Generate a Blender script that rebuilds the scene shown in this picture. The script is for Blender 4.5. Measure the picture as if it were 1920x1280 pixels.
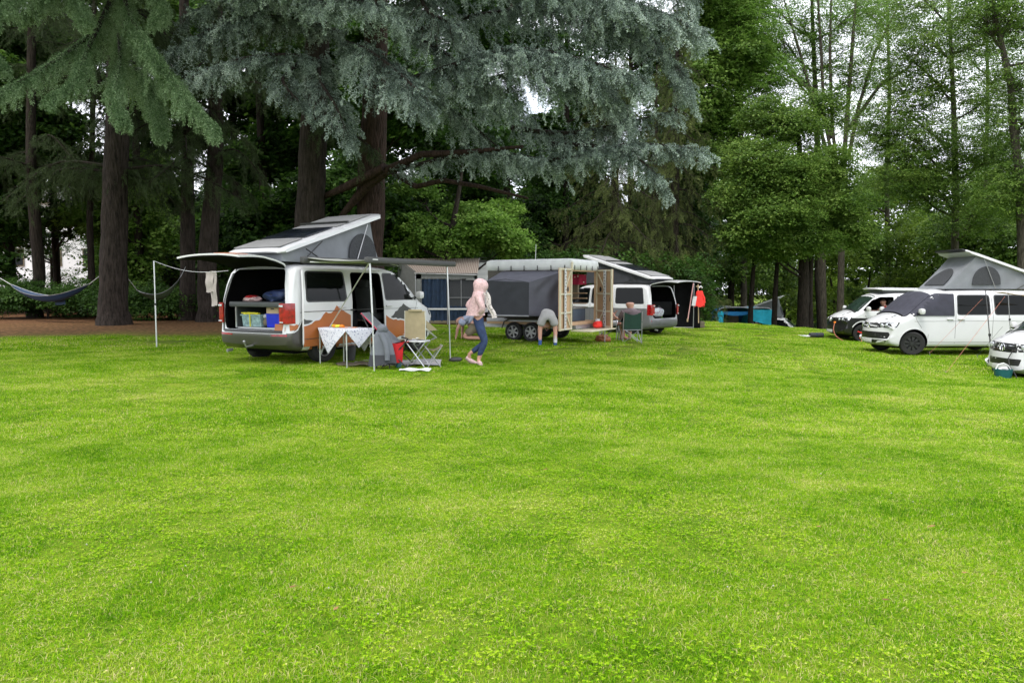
import bpy, bmesh, math, random
import numpy as np
from mathutils import Vector, Matrix, Euler, noise as mnoise
from mathutils.bvhtree import BVHTree
for o in list(bpy.data.objects): bpy.data.objects.remove(o)
R = math.radians; PI = math.pi
SC = bpy.context.scene; COL = SC.collection
random.seed(7); rng = np.random.default_rng(11)

# ------------------------------------------------------------ camera, sky, sun, exposure
F = 1387.0; EYE = 1.5; TH = math.atan(100/F)
cd = bpy.data.cameras.new('camera'); cam = bpy.data.objects.new('camera', cd); COL.objects.link(cam)
cam.location = (0, 0, EYE); cam.rotation_euler = (PI/2-TH, 0, 0)
cd.sensor_width = 36; cd.lens = 36*F/1920; cd.clip_end = 2000; cd.clip_start = .05
SC.camera = cam
SUN_EL, SUN_AZ = R(64), R(215)          # azimuth clockwise from +Y
w = bpy.data.worlds.new('World'); SC.world = w; w.use_nodes = True
nt = w.node_tree; nt.nodes.clear()
out = nt.nodes.new('ShaderNodeOutputWorld'); bg = nt.nodes.new('ShaderNodeBackground')
sky = nt.nodes.new('ShaderNodeTexSky'); sky.sky_type = 'NISHITA'; sky.sun_disc = False
sky.sun_elevation = SUN_EL; sky.sun_rotation = SUN_AZ; sky.dust_density = 3
tc = nt.nodes.new('ShaderNodeTexCoord'); nz = nt.nodes.new('ShaderNodeTexNoise')
nz.inputs['Scale'].default_value = 2.2; nz.inputs['Detail'].default_value = 6
cr = nt.nodes.new('ShaderNodeValToRGB'); cr.color_ramp.elements[0].position = .33; cr.color_ramp.elements[1].position = .5
cr.color_ramp.elements[0].color = (.45, .45, .45, 1)
mx = nt.nodes.new('ShaderNodeMixRGB'); mx.inputs[2].default_value = (8.4, 8.7, 9.3, 1)
nt.links.new(tc.outputs['Generated'], nz.inputs['Vector']); nt.links.new(nz.outputs['Fac'], cr.inputs['Fac'])
nt.links.new(cr.outputs['Color'], mx.inputs['Fac']); nt.links.new(sky.outputs['Color'], mx.inputs[1])
nt.links.new(mx.outputs[0], bg.inputs['Color']); bg.inputs['Strength'].default_value = .10
nt.links.new(bg.outputs[0], out.inputs['Surface'])
sd = bpy.data.lights.new('sun', 'SUN'); sd.energy = 1.15; sd.angle = R(20); sd.color = (1, .95, .86)
sun = bpy.data.objects.new('sun', sd); COL.objects.link(sun)
dv = Vector((math.sin(SUN_AZ)*math.cos(SUN_EL), math.cos(SUN_AZ)*math.cos(SUN_EL), math.sin(SUN_EL)))
sun.rotation_euler = dv.to_track_quat('Z', 'Y').to_euler(); sun.location = (0, -10, 30)
SC.view_settings.view_transform = 'Standard'; SC.view_settings.look = 'None'
SC.view_settings.exposure = 1.4; SC.view_settings.gamma = 1; SC.view_settings.use_curve_mapping = False

# ------------------------------------------------------------ helpers
def P(px, py, Y):
    """the point at depth Y that the photograph shows at pixel px, py"""
    c, s = math.cos(TH), math.sin(TH); u = (640-py)/F; r = (px-960)/F
    d = Y/(c+u*s)
    return Vector((r*d, Y, EYE+d*(u*c-s)))
GP = np.array([(0,0,0),(-6,3,0),(6,3,0),(-4.9,13.9,.08),(-2.5,18,.05),(-16,26,.2),(-8,27,.22),(-20,18,.15),(-12,12,.05),(-.7,15,-.05),
 (1.3,20.5,0),(5,25,-.22),(5.6,27,-.25),(9,34,-.05),(7.5,37,-.15),(14.5,37,-.55),(13,29.3,-.57),(17.5,29.3,-.6),(11.5,22.5,-.45),
 (15.7,22.6,-.45),(13,17,-.6),(6,12,-.2),(12,8,-.4),(20,45,-1.5),(12,45,-1.5),(17,51,-2.3),(14,50,-2.2),(21,52,-2.3),(0,40,0),(-20,45,.3),(0,31,0),(30,30,-.9),(30,10,-.8),
 (40,60,-2.5),(0,60,-1),(-40,60,.3),(-40,10,.2),(40,0,-.8),(-40,-20,0),(40,-20,-.5)], float)
def _tps(d): return np.where(d > 1e-9, d*d*np.log(np.maximum(d, 1e-9)), 0)
_n = len(GP); _K = _tps(np.linalg.norm(GP[:,None,:2]-GP[None,:,:2], axis=2))+np.eye(_n)*4
_A = np.zeros((_n+3,_n+3)); _A[:_n,:_n]=_K; _A[:_n,_n]=1; _A[:_n,_n+1:]=GP[:,:2]; _A[_n,:_n]=1; _A[_n+1:,:_n]=GP[:,:2].T
_S = np.linalg.solve(_A, np.concatenate([GP[:,2],[0,0,0]]))
def gz(x, y):
    x = np.clip(np.asarray(x,float),-45,45); y = np.clip(np.asarray(y,float),-20,62)
    d = np.sqrt((x[...,None]-GP[:,0])**2+(y[...,None]-GP[:,1])**2)
    return _tps(d)@_S[:_n]+_S[_n]+_S[_n+1]*x+_S[_n+2]*y
def G(px, Y, dz=0):
    x = (px-960)/F*Y
    # depth along the view axis ~ Y for the small pitch
    return Vector((x, Y, float(gz(x, Y))+dz))

def nn(nt, t, **k):
    n = nt.nodes.new(t)
    for a, b in k.items(): setattr(n, a, b)
    return n
def mat(name, col, rough=.6, metal=0, var=.12, scale=6, bump=0, bscale=60, spec=None, coat=0, trans=0, emit=None, sub=None):
    m = bpy.data.materials.new(name); m.use_nodes = True; t = m.node_tree; b = t.nodes['Principled BSDF']
    tcn = nn(t,'ShaderNodeTexCoord'); n = nn(t,'ShaderNodeTexNoise'); n.inputs['Scale'].default_value = scale; n.inputs['Detail'].default_value = 5
    t.links.new(tcn.outputs['Object'], n.inputs['Vector'])
    r = nn(t,'ShaderNodeValToRGB'); c = r.color_ramp
    c.elements[0].position = .3; c.elements[1].position = .7
    c.elements[0].color = (*[v*(1-var) for v in col],1); c.elements[1].color = (*[min(1,v*(1+var)) for v in col],1)
    t.links.new(n.outputs['Fac'], r.inputs['Fac']); t.links.new(r.outputs['Color'], b.inputs['Base Color'])
    b.inputs['Roughness'].default_value = rough; b.inputs['Metallic'].default_value = metal
    if coat: b.inputs['Coat Weight'].default_value = coat; b.inputs['Coat Roughness'].default_value = .05
    if spec is not None: b.inputs['Specular IOR Level'].default_value = spec
    if trans: b.inputs['Transmission Weight'].default_value = trans
    if bump:
        n2 = nn(t,'ShaderNodeTexNoise'); n2.inputs['Scale'].default_value = bscale; n2.inputs['Detail'].default_value = 4
        t.links.new(tcn.outputs['Object'], n2.inputs['Vector'])
        bm_ = nn(t,'ShaderNodeBump'); bm_.inputs['Strength'].default_value = bump; bm_.inputs['Distance'].default_value = .02
        t.links.new(n2.outputs['Fac'], bm_.inputs['Height']); t.links.new(bm_.outputs['Normal'], b.inputs['Normal'])
    return m
def split_paint(name, up, low, z0, rough=.28):
    """two-tone paint: the border lies at a fixed height of the body"""
    m = mat(name, up, rough, var=.03, scale=2, coat=.6); t = m.node_tree; b = t.nodes['Principled BSDF']
    tcn = nn(t,'ShaderNodeTexCoord'); sp = nn(t,'ShaderNodeSeparateXYZ'); t.links.new(tcn.outputs['Object'], sp.inputs[0])
    g = nn(t,'ShaderNodeMath',operation='GREATER_THAN'); g.inputs[1].default_value = z0; t.links.new(sp.outputs['Z'], g.inputs[0])
    mxn = nn(t,'ShaderNodeMixRGB'); mxn.inputs[1].default_value = (*low,1)
    src = b.inputs['Base Color'].links[0].from_socket; t.links.new(src, mxn.inputs[2]); t.links.new(g.outputs[0], mxn.inputs[0])
    t.links.new(mxn.outputs[0], b.inputs['Base Color']); return m
def leaf_mat(name, stops, trans=.25, rough=.55, nscale=.5, namp=.35):
    m = bpy.data.materials.new(name); m.use_nodes = True; t = m.node_tree; b = t.nodes['Principled BSDF']
    a = nn(t,'ShaderNodeAttribute'); a.attribute_name = 'var'
    g = nn(t,'ShaderNodeNewGeometry'); n = nn(t,'ShaderNodeTexNoise'); n.inputs['Scale'].default_value = nscale; n.inputs['Detail'].default_value = 3
    t.links.new(g.outputs['Position'], n.inputs['Vector'])
    ad = nn(t,'ShaderNodeMath',operation='MULTIPLY_ADD'); ad.inputs[1].default_value = namp*2; ad.inputs[2].default_value = -namp
    t.links.new(n.outputs['Fac'], ad.inputs[0])
    s0 = nn(t,'ShaderNodeMath',operation='ADD'); t.links.new(a.outputs['Fac'], s0.inputs[0]); t.links.new(ad.outputs[0], s0.inputs[1])
    ai = nn(t,'ShaderNodeAttribute'); ai.attribute_name = 'tint'; ai.attribute_type = 'INSTANCER'
    s = nn(t,'ShaderNodeMath',operation='ADD'); t.links.new(s0.outputs[0], s.inputs[0]); t.links.new(ai.outputs['Fac'], s.inputs[1])
    r = nn(t,'ShaderNodeValToRGB'); cr = r.color_ramp
    while len(cr.elements) < len(stops): cr.elements.new(.5)
    for e, (p, c) in zip(cr.elements, stops): e.position = p; e.color = (*c,1)
    t.links.new(s.outputs[0], r.inputs['Fac']); t.links.new(r.outputs['Color'], b.inputs['Base Color'])
    b.inputs['Roughness'].default_value = rough; b.inputs['Specular IOR Level'].default_value = .25
    tr = nn(t,'ShaderNodeBsdfTranslucent'); t.links.new(r.outputs['Color'], tr.inputs['Color'])
    mix = nn(t,'ShaderNodeMixShader'); mix.inputs[0].default_value = trans
    o = t.nodes['Material Output']; t.links.new(b.outputs[0], mix.inputs[1]); t.links.new(tr.outputs[0], mix.inputs[2]); t.links.new(mix.outputs[0], o.inputs['Surface'])
    return m
def bark_mat(name, c0, c1, sc=1.0):
    m = bpy.data.materials.new(name); m.use_nodes = True; t = m.node_tree; b = t.nodes['Principled BSDF']
    g = nn(t,'ShaderNodeNewGeometry'); mp = nn(t,'ShaderNodeMapping'); mp.inputs['Scale'].default_value = (9*sc,9*sc,1.6*sc)
    t.links.new(g.outputs['Position'], mp.inputs['Vector'])
    n = nn(t,'ShaderNodeTexNoise'); n.inputs['Scale'].default_value = 1.6; n.inputs['Detail'].default_value = 9; n.inputs['Roughness'].default_value=.7
    v = nn(t,'ShaderNodeTexVoronoi'); v.inputs['Scale'].default_value = 1.8; v.feature='DISTANCE_TO_EDGE'
    t.links.new(mp.outputs[0], n.inputs['Vector']); t.links.new(mp.outputs[0], v.inputs['Vector'])
    r = nn(t,'ShaderNodeValToRGB'); r.color_ramp.elements[0].color=(*c0,1); r.color_ramp.elements[1].color=(*c1,1)
    r.color_ramp.elements[0].position=.35; r.color_ramp.elements[1].position=.65
    t.links.new(n.outputs['Fac'], r.inputs['Fac']); t.links.new(r.outputs['Color'], b.inputs['Base Color'])
    mu = nn(t,'ShaderNodeMath',operation='MULTIPLY'); t.links.new(n.outputs['Fac'], mu.inputs[0]); t.links.new(v.outputs['Distance'], mu.inputs[1])
    bp = nn(t,'ShaderNodeBump'); bp.inputs['Strength'].default_value=1; bp.inputs['Distance'].default_value=.08
    t.links.new(mu.outputs[0], bp.inputs['Height']); t.links.new(bp.outputs['Normal'], b.inputs['Normal'])
    b.inputs['Roughness'].default_value=.9; b.inputs['Specular IOR Level'].default_value=.15
    return m
def tag(o, label=None, cat=None, group=None, kind=None):
    if label: o['label'] = label
    if cat: o['category'] = cat
    if group: o['group'] = group
    if kind: o['kind'] = kind
    return o
def thing(name, label, cat, loc=(0,0,0), rz=0, group=None, tilt=None):
    o = bpy.data.objects.new(name, None); COL.objects.link(o); o.empty_display_size=.2
    o.location = loc; o.rotation_euler = (tilt[0] if tilt else 0, tilt[1] if tilt else 0, rz)
    return tag(o, label, cat, group)
def link(name, me, m, parent=None, loc=None):
    o = bpy.data.objects.new(name, me); COL.objects.link(o)
    if m is not None and not me.materials: me.materials.append(m)
    if parent: o.parent = parent
    if loc is not None: o.location = loc
    return o
def smooth(me, ang=40):
    me.polygons.foreach_set('use_smooth', np.ones(len(me.polygons), bool))
    try: me.set_sharp_from_angle(angle=R(ang))
    except Exception: pass
class MB:
    def __init__(s): s.v=[]; s.f=[]
    def add(s, vs, fs):
        n=len(s.v); s.v += [tuple(v) for v in vs]; s.f += [tuple(i+n for i in f) for f in fs]; return s
    def box(s, c, d, rot=None, bev=0):
        x,y,z = [q/2 for q in d]
        if bev:
            b=min(bev, x*.9, y*.9, z*.9); bm=bmesh.new(); bmesh.ops.create_cube(bm,size=1)
            for v in bm.verts: v.co = Vector((v.co.x*2*x, v.co.y*2*y, v.co.z*2*z))
            bmesh.ops.bevel(bm, geom=bm.edges[:], offset=b, segments=2, affect='EDGES', profile=.6)
            bm.verts.index_update(); vs=[v.co.copy() for v in bm.verts]; fs=[[v.index for v in f.verts] for f in bm.faces]; bm.free()
        else:
            vs=[Vector((i,j,k)) for i in(-x,x) for j in(-y,y) for k in(-z,z)]
            fs=[(0,1,3,2),(4,6,7,5),(0,4,5,1),(2,3,7,6),(0,2,6,4),(1,5,7,3)]
        M = rot if isinstance(rot, Matrix) else (Euler(rot).to_matrix() if rot else Matrix.Identity(3))
        return s.add([M@v+Vector(c) for v in vs], fs)
    def tube(s, pts, rad, n=8, cap=True, jit=0):
        pts=[Vector(p) for p in pts]; m=len(pts)
        if not hasattr(rad,'__len__'): rad=[rad]*m
        prev=None; vs=[]
        for i,p in enumerate(pts):
            t=(pts[min(i+1,m-1)]-pts[max(i-1,0)])
            if t.length<1e-7: t=Vector((0,0,1))
            t.normalize()
            if prev is None: a=t.orthogonal().normalized()
            else:
                a=prev-t*prev.dot(t)
                a = a.normalized() if a.length>1e-6 else t.orthogonal().normalized()
            prev=a; b=t.cross(a)
            for k in range(n):
                an=2*PI*k/n; r=rad[i]*(1+(random.uniform(-jit,jit) if jit else 0))
                vs.append(p+a*math.cos(an)*r+b*math.sin(an)*r)
        fs=[(i*n+k,i*n+(k+1)%n,(i+1)*n+(k+1)%n,(i+1)*n+k) for i in range(m-1) for k in range(n)]
        if cap: fs += [tuple(range(n-1,-1,-1)), tuple(range((m-1)*n,m*n))]
        return s.add(vs,fs)
    def lathe(s, prof, c=(0,0,0), axis='z', n=16, ring=False):
        vs=[]; 
        for r,h in prof:
            for k in range(n):
                a=2*PI*k/n; x,y=r*math.cos(a),r*math.sin(a)
                v={'z':(x,y,h),'y':(x,h,y),'x':(h,x,y)}[axis]; vs.append(Vector(v)+Vector(c))
        m=len(prof)
        fs=[(i*n+k,i*n+(k+1)%n,(i+1)*n+(k+1)%n,(i+1)*n+k) for i in range(m-1) for k in range(n)]
        if ring: fs += [((m-1)*n+k,(m-1)*n+(k+1)%n,(k+1)%n,k) for k in range(n)]
        else: fs += [tuple(range(n-1,-1,-1)), tuple(range((m-1)*n,m*n))]
        return s.add(vs,fs)
    def prism(s, poly, d0, d1, axis='y'):
        f={'y':lambda p,d:(p[0],d,p[1]),'x':lambda p,d:(d,p[0],p[1]),'z':lambda p,d:(p[0],p[1],d)}[axis]
        n=len(poly); vs=[f(p,d0) for p in poly]+[f(p,d1) for p in poly]
        fs=[tuple(range(n)),tuple(range(2*n-1,n-1,-1))]+[(i,i+n,(i+1)%n+n,(i+1)%n) for i in range(n)]
        return s.add(vs,fs)
    def mesh(s, name):
        me=bpy.data.meshes.new(name); me.from_pydata(s.v,[],s.f)
        bm=bmesh.new(); bm.from_mesh(me); bmesh.ops.recalc_face_normals(bm,faces=bm.faces); bm.to_mesh(me); bm.free(); return me
    def build(s, name, m, parent=None, ang=40, loc=None, label=None):
        me=s.mesh(name); smooth(me,ang); o=link(name,me,m,parent,loc)
        if label: o['label']=label
        return o
def sheet(name, m, parent, nu, nv, fn, thick=0, label=None):
    """a grid surface fn(u,v)->point, given a real thickness"""
    vs=[fn(i/nu,j/nv) for j in range(nv+1) for i in range(nu+1)]
    fs=[(j*(nu+1)+i,j*(nu+1)+i+1,(j+1)*(nu+1)+i+1,(j+1)*(nu+1)+i) for j in range(nv) for i in range(nu)]
    me=bpy.data.meshes.new(name); me.from_pydata([tuple(v) for v in vs],[],fs)
    if thick:
        bm=bmesh.new(); bm.from_mesh(me); bmesh.ops.solidify(bm,geom=bm.faces[:],thickness=thick); bm.to_mesh(me); bm.free()
    smooth(me,50); o=link(name,me,m,parent)
    if label: o['label']=label
    return o
def rp(poly, r=.05, n=4):
    out=[]; N=len(poly)
    for i in range(N):
        a,b,c=Vector(poly[i-1]),Vector(poly[i]),Vector(poly[(i+1)%N])
        u=(a-b);v=(c-b); d=min(r,u.length*.45,v.length*.45); p=b+u.normalized()*d; q=b+v.normalized()*d
        for k in range(n+1):
            t=k/n; out.append(tuple(p*(1-t)**2+b*2*t*(1-t)+q*t*t))
    return out
def copy_tree(o, parent=None):
    c=o.copy(); COL.objects.link(c); c.parent=parent
    for ch in list(o.children): copy_tree(ch,c)
    return c

# ---------------- leaves as real quads, built with numpy
def norm(a): return a/np.maximum(np.linalg.norm(a,axis=-1,keepdims=True),1e-9)
def leaf_quads(C, U, N, L, W, fold=.0):
    U=norm(U); V=norm(np.cross(N,U)); L=np.asarray(L)[:,None]; W=np.asarray(W)[:,None]
    return np.stack([C, C+U*L*.5+V*W*.5, C+U*L, C+U*L*.5-V*W*.5],1)
def quad_obj(name, Q, var, m, parent=None, kind=None):
    n=len(Q); me=bpy.data.meshes.new(name)
    me.vertices.add(4*n); me.vertices.foreach_set('co', Q.reshape(-1).astype(np.float32))
    me.loops.add(4*n); me.loops.foreach_set('vertex_index', np.arange(4*n,dtype=np.int32))
    me.polygons.add(n); me.polygons.foreach_set('loop_start', np.arange(0,4*n,4,dtype=np.int32))
    me.update(calc_edges=True)
    a=me.attributes.new('var','FLOAT','FACE'); a.data.foreach_set('value', var.astype(np.float32))
    me.materials.append(m); o=link(name,me,m,parent)
    if kind: o['kind']=kind
    return o
def rdir(n, up=0):
    v=rng.normal(size=(n,3)); v[:,2]+=up; return norm(v)

# ------------------------------------------------------------ materials
M={}
M['grey_bark']=bark_mat('grey_bark',(.010,.008,.006),(.055,.043,.036))
M['red_bark']=bark_mat('red_bark',(.012,.008,.006),(.065,.040,.032))
M['dark_bark']=bark_mat('dark_bark',(.010,.008,.006),(.04,.031,.024))
M['pale_bark']=bark_mat('pale_bark',(.03,.026,.02),(.11,.095,.075))
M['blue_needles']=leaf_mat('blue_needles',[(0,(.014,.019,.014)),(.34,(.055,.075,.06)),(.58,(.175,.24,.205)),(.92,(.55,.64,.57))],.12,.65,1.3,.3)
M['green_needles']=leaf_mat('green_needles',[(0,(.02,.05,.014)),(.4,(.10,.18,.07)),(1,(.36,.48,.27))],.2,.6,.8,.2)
M['dark_needles']=leaf_mat('dark_needles',[(0,(.02,.035,.012)),(1,(.07,.11,.035))],.2,.6,.8,.2)
M['olive_needles']=leaf_mat('olive_needles',[(0,(.025,.032,.010)),(.55,(.085,.11,.03)),(1,(.20,.24,.07))],.2,.6,.5,.25)
M['dark_leaves']=leaf_mat('dark_leaves',[(0,(.010,.028,.005)),(.55,(.045,.11,.016)),(1,(.13,.24,.04))],.4)
M['mid_leaves']=leaf_mat('mid_leaves',[(0,(.022,.055,.009)),(.4,(.095,.18,.026)),(1,(.29,.40,.085))],.45,.5,.8,.5)
M['bright_leaves']=leaf_mat('bright_leaves',[(0,(.04,.10,.012)),(.5,(.14,.27,.035)),(1,(.32,.47,.11))],.45,.5,.7,.45)
M['yellow_leaves']=leaf_mat('yellow_leaves',[(0,(.04,.08,.01)),(.5,(.14,.23,.025)),(1,(.30,.40,.06))],.45,.5,.6,.4)
M['white_paint']=mat('white_paint',(.62,.62,.635),.28,var=.03,scale=2,coat=.5)
M['white_plastic']=mat('white_plastic',(.58,.58,.58),.4,var=.04)
M['copper']=mat('copper_wrap',(.38,.115,.03),.35,var=.06,scale=3)
M['charcoal']=mat('charcoal_wrap',(.055,.055,.055),.5,var=.1)
M['bumper_grey']=mat('bumper_grey',(.045,.045,.045),.5,var=.1)
M['glass']=mat('dark_glass',(.003,.004,.004),.05,var=.2,spec=.16)
M['green_reflection_glass']=mat('green_reflection_glass',(.018,.032,.026),.05,var=.4,scale=2,spec=.4)  # green reflection is painted into the glass colour
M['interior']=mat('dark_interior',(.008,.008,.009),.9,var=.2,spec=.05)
M['trim']=mat('grey_trim',(.06,.065,.065),.6)
M['black_plastic']=mat('black_plastic',(.012,.012,.013),.4)
M['rubber']=mat('tyre_rubber',(.014,.014,.014),.85,bump=.3)
M['alloy']=mat('alloy',(.5,.5,.52),.3,1)
M['black_alloy']=mat('black_alloy',(.05,.05,.052),.3,.5)
M['chrome']=mat('chrome',(.75,.75,.76),.15,1,var=.03)
M['red_lamp']=mat('red_lamp',(.28,.004,.006),.15,var=.5,scale=14,coat=.5)
M['clear_lamp']=mat('clear_lamp',(.55,.57,.6),.12,.2,var=.5,scale=25)
M['aluminium']=mat('aluminium',(.62,.63,.64),.35,.8,var=.05)
M['tube_steel']=mat('tube_steel',(.35,.35,.36),.4,.7)
M['fabric_grey']=mat('grey_canvas',(.17,.18,.195),.9,bump=.3,bscale=9,scale=3)
M['fabric_dark']=mat('dark_canvas',(.040,.042,.050),.9,bump=.4,bscale=6,scale=3)
M['mesh_window']=mat('mesh_window',(.035,.037,.042),.8,var=.4,scale=40)
M['awning_grey']=mat('awning_grey',(.30,.31,.28),.8,var=.06)
M['solar']=mat('solar',(.01,.012,.02),.15,var=.4,scale=8)
M['beige']=mat('beige_cloth',(.30,.25,.15),.9,bump=.3,bscale=12)
M['red_cloth']=mat('red_cloth',(.5,.012,.015),.8,bump=.4,bscale=10)
M['pink_edge']=mat('pink_edge',(.5,.05,.09),.7)
M['hood_grey']=mat('grey_jersey',(.12,.13,.15),.95,bump=.4,bscale=14)
M['mat_white']=mat('pale_mat',(.45,.43,.44),.9,var=.35,scale=9)
M['tablewood']=mat('table_board',(.5,.25,.13),.5)
M['orange']=mat('orange',(.75,.2,.01),.5,var=.3,scale=20)
M['skin']=mat('skin',(.5,.27,.2),.55,var=.1)
M['tan_skin']=mat('tanned_skin',(.28,.11,.07),.55,var=.15)
M['jeans']=mat('jeans',(.022,.04,.10),.9,var=.25,scale=15)
M['pink_fleece']=mat('pink_fleece',(.58,.40,.40),1,var=.22,scale=22,bump=.6,bscale=45)
M['hair']=mat('hair',(.08,.05,.03),.8)
M['pale_blue']=mat('pale_blue_cloth',(.35,.38,.5),.9,bump=.3,bscale=10)
M['shorts']=mat('grey_shorts',(.33,.32,.32),.95,bump=.3,bscale=12)
M['white_cloth']=mat('white_cloth',(.58,.58,.60),.9,bump=.2)
M['blue_cloth']=mat('blue_cloth',(.03,.08,.25),.8)
M['navy_bag']=mat('navy_bag',(.02,.035,.10),.6,var=.6,scale=9,bump=.8,bscale=8)
M['khaki']=mat('khaki',(.18,.15,.10),.9)
M['shirt_grey']=mat('dull_shirt',(.16,.12,.13),.9,var=.3)
M['tarp']=mat('silver_tarp',(.6,.61,.6),.55,var=.12,scale=3,bump=.5,bscale=5)
M['trailer_brown']=mat('trailer_side',(.06,.052,.04),.6,var=.15)
M['ply']=mat('plywood',(.45,.29,.17),.7,var=.12,scale=4)
M['cream']=mat('cream_frame',(.58,.52,.38),.5,var=.05)
M['navy_plastic']=mat('slate_box',(.05,.07,.10),.5)
M['teal_plastic']=mat('teal_plastic',(.01,.09,.10),.4)
M['blue_box']=mat('blue_box',(.004,.02,.55),.4)
M['clear_box']=mat('clear_box',(.28,.4,.42),.2,var=.5,scale=12)
M['yellow']=mat('yellow_strap',(.65,.6,.03),.6,var=.3)
M['cardboard']=mat('cardboard',(.45,.33,.21),.8)
M['cyan']=mat('cyan_tent',(.03,.62,.85),.7,bump=.3,bscale=4)
M['blue_tent']=mat('blue_tent',(.015,.24,.58),.7,bump=.3,bscale=4)
M['navy_curtain']=mat('navy_curtain',(.012,.03,.065),.85,var=.3)
M['tent_grey']=mat('tent_grey',(.16,.165,.16),.85)
M['red_jacket']=mat('red_jacket',(.8,.03,.02),.7,bump=.4,bscale=10)
M['red_cord']=mat('red_cord',(.42,.15,.10),.8)
M['dark_cord']=mat('dark_cord',(.03,.03,.03),.6)
M['wood_pole']=mat('wood_pole',(.45,.34,.2),.7)
M['pink_pole']=mat('pink_pole',(.6,.33,.33),.5)
M['tan_awning']=mat('tan_awning',(.5,.34,.2),.85)
M['blue_hammock']=mat('blue_hammock',(.01,.035,.085),.7,bump=.4,bscale=10)
M['green_hammock']=mat('green_hammock',(.04,.06,.025),.7,bump=.4,bscale=10)
M['towel']=mat('towel',(.36,.32,.30),.95,bump=.4,bscale=15)
M['house_white']=mat('pale_render',(.8,.8,.8),.9,var=.04)
M['roof_tile']=mat('roof_tile',(.25,.1,.07),.8,var=.3)
M['green_chair']=mat('green_chair',(.012,.045,.03),.85)
M['sunscreen']=mat('blue_black_cloth',(.03,.03,.045),.8,var=.2,bump=.6,bscale=5)
M['print']=None
def print_cloth(name, base, dots, scale, th):
    m=mat(name,base,.9,var=.04); t=m.node_tree; b=t.nodes['Principled BSDF']
    tcn=nn(t,'ShaderNodeTexCoord'); v=nn(t,'ShaderNodeTexVoronoi'); v.inputs['Scale'].default_value=scale
    t.links.new(tcn.outputs['Object'],v.inputs['Vector'])
    g=nn(t,'ShaderNodeMath',operation='LESS_THAN'); g.inputs[1].default_value=th; t.links.new(v.outputs['Distance'],g.inputs[0])
    mx_=nn(t,'ShaderNodeMixRGB'); src=b.inputs['Base Color'].links[0].from_socket
    t.links.new(src,mx_.inputs[1]); mx_.inputs[2].default_value=(*dots,1); t.links.new(g.outputs[0],mx_.inputs[0]); t.links.new(mx_.outputs[0],b.inputs['Base Color'])
    return m
M['print']=print_cloth('leaf_print_cloth',(.52,.53,.58),(.16,.18,.27),26,.30)
M['dotted_scarf']=print_cloth('dotted_scarf',(.55,.5,.48),(.05,.04,.05),22,.25)
def stripe_mat(name,c0,c1,scale,axis=0):
    m=mat(name,c0,.85); t=m.node_tree; b=t.nodes['Principled BSDF']
    tcn=nn(t,'ShaderNodeTexCoord'); wv=nn(t,'ShaderNodeTexWave'); wv.bands_direction='XYZ'[axis]; wv.inputs['Scale'].default_value=scale; wv.inputs['Distortion'].default_value=2.5
    t.links.new(tcn.outputs['Object'],wv.inputs['Vector']); r=nn(t,'ShaderNodeValToRGB'); r.color_ramp.elements[0].color=(*c0,1); r.color_ramp.elements[1].color=(*c1,1)
    r.color_ramp.elements[0].position=.45; r.color_ramp.elements[1].position=.55
    t.links.new(wv.outputs['Fac'],r.inputs['Fac']); t.links.new(r.outputs['Color'],b.inputs['Base Color']); return m
M['stripes']=stripe_mat('striped_awning',(.27,.24,.21),(.15,.10,.075),4.5,0)
M['siding']=stripe_mat('white_siding',(.78,.78,.78),(.7,.7,.7),1.2,2)

# ------------------------------------------------------------ ground and grass
def ground_mat():
    m=bpy.data.materials.new('lawn_soil'); m.use_nodes=True; t=m.node_tree; b=t.nodes['Principled BSDF']
    g=nn(t,'ShaderNodeNewGeometry'); n=nn(t,'ShaderNodeTexNoise'); n.inputs['Scale'].default_value=1.3; n.inputs['Detail'].default_value=10; n.inputs['Roughness'].default_value=.7
    t.links.new(g.outputs['Position'],n.inputs['Vector'])
    r=nn(t,'ShaderNodeValToRGB'); e=r.color_ramp.elements; e[0].position=.35; e[1].position=.66; e[0].color=(.045,.10,.004,1); e[1].color=(.17,.22,.02,1)
    t.links.new(n.outputs['Fac'],r.inputs['Fac'])
    a=nn(t,'ShaderNodeAttribute'); a.attribute_name='litter'
    n2=nn(t,'ShaderNodeTexNoise'); n2.inputs['Scale'].default_value=9; n2.inputs['Detail'].default_value=8; t.links.new(g.outputs['Position'],n2.inputs['Vector'])
    r2=nn(t,'ShaderNodeValToRGB'); e=r2.color_ramp.elements; e[0].position=.35; e[1].position=.7; e[0].color=(.05,.025,.012,1); e[1].color=(.24,.12,.06,1)
    t.links.new(n2.outputs['Fac'],r2.inputs['Fac'])
    mx_=nn(t,'ShaderNodeMixRGB'); t.links.new(a.outputs['Fac'],mx_.inputs[0]); t.links.new(r.outputs[0],mx_.inputs[1]); t.links.new(r2.outputs[0],mx_.inputs[2])
    t.links.new(mx_.outputs[0],b.inputs['Base Color']); b.inputs['Roughness'].default_value=1; b.inputs['Specular IOR Level'].default_value=.1
    bp=nn(t,'ShaderNodeBump'); bp.inputs['Distance'].default_value=.03; t.links.new(n2.outputs['Fac'],bp.inputs['Height']); t.links.new(bp.outputs['Normal'],b.inputs['Normal'])
    return m
def litter(x,y):
    """brown needle litter under the conifers, 0..1"""
    x=np.asarray(x,float); y=np.asarray(y,float)
    e=.9*np.sin(x*.9)+.6*np.sin(x*2.3+y)
    a=1/(1+np.exp(-((y-(20.6+e*.6+.22*(x+12)))*1.5)))
    b=1/(1+np.exp((x+6.8+e*.5)*1.6))
    deep=1/(1+np.exp(-(y-(29.5+.3*x))*1.3))*(x<3)
    return np.clip(np.maximum(a*b*.95,deep),0,1)
ax=np.unique(np.concatenate([np.linspace(-45,45,121),[-400,-200,-100,-60,60,100,200,400]]))
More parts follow.
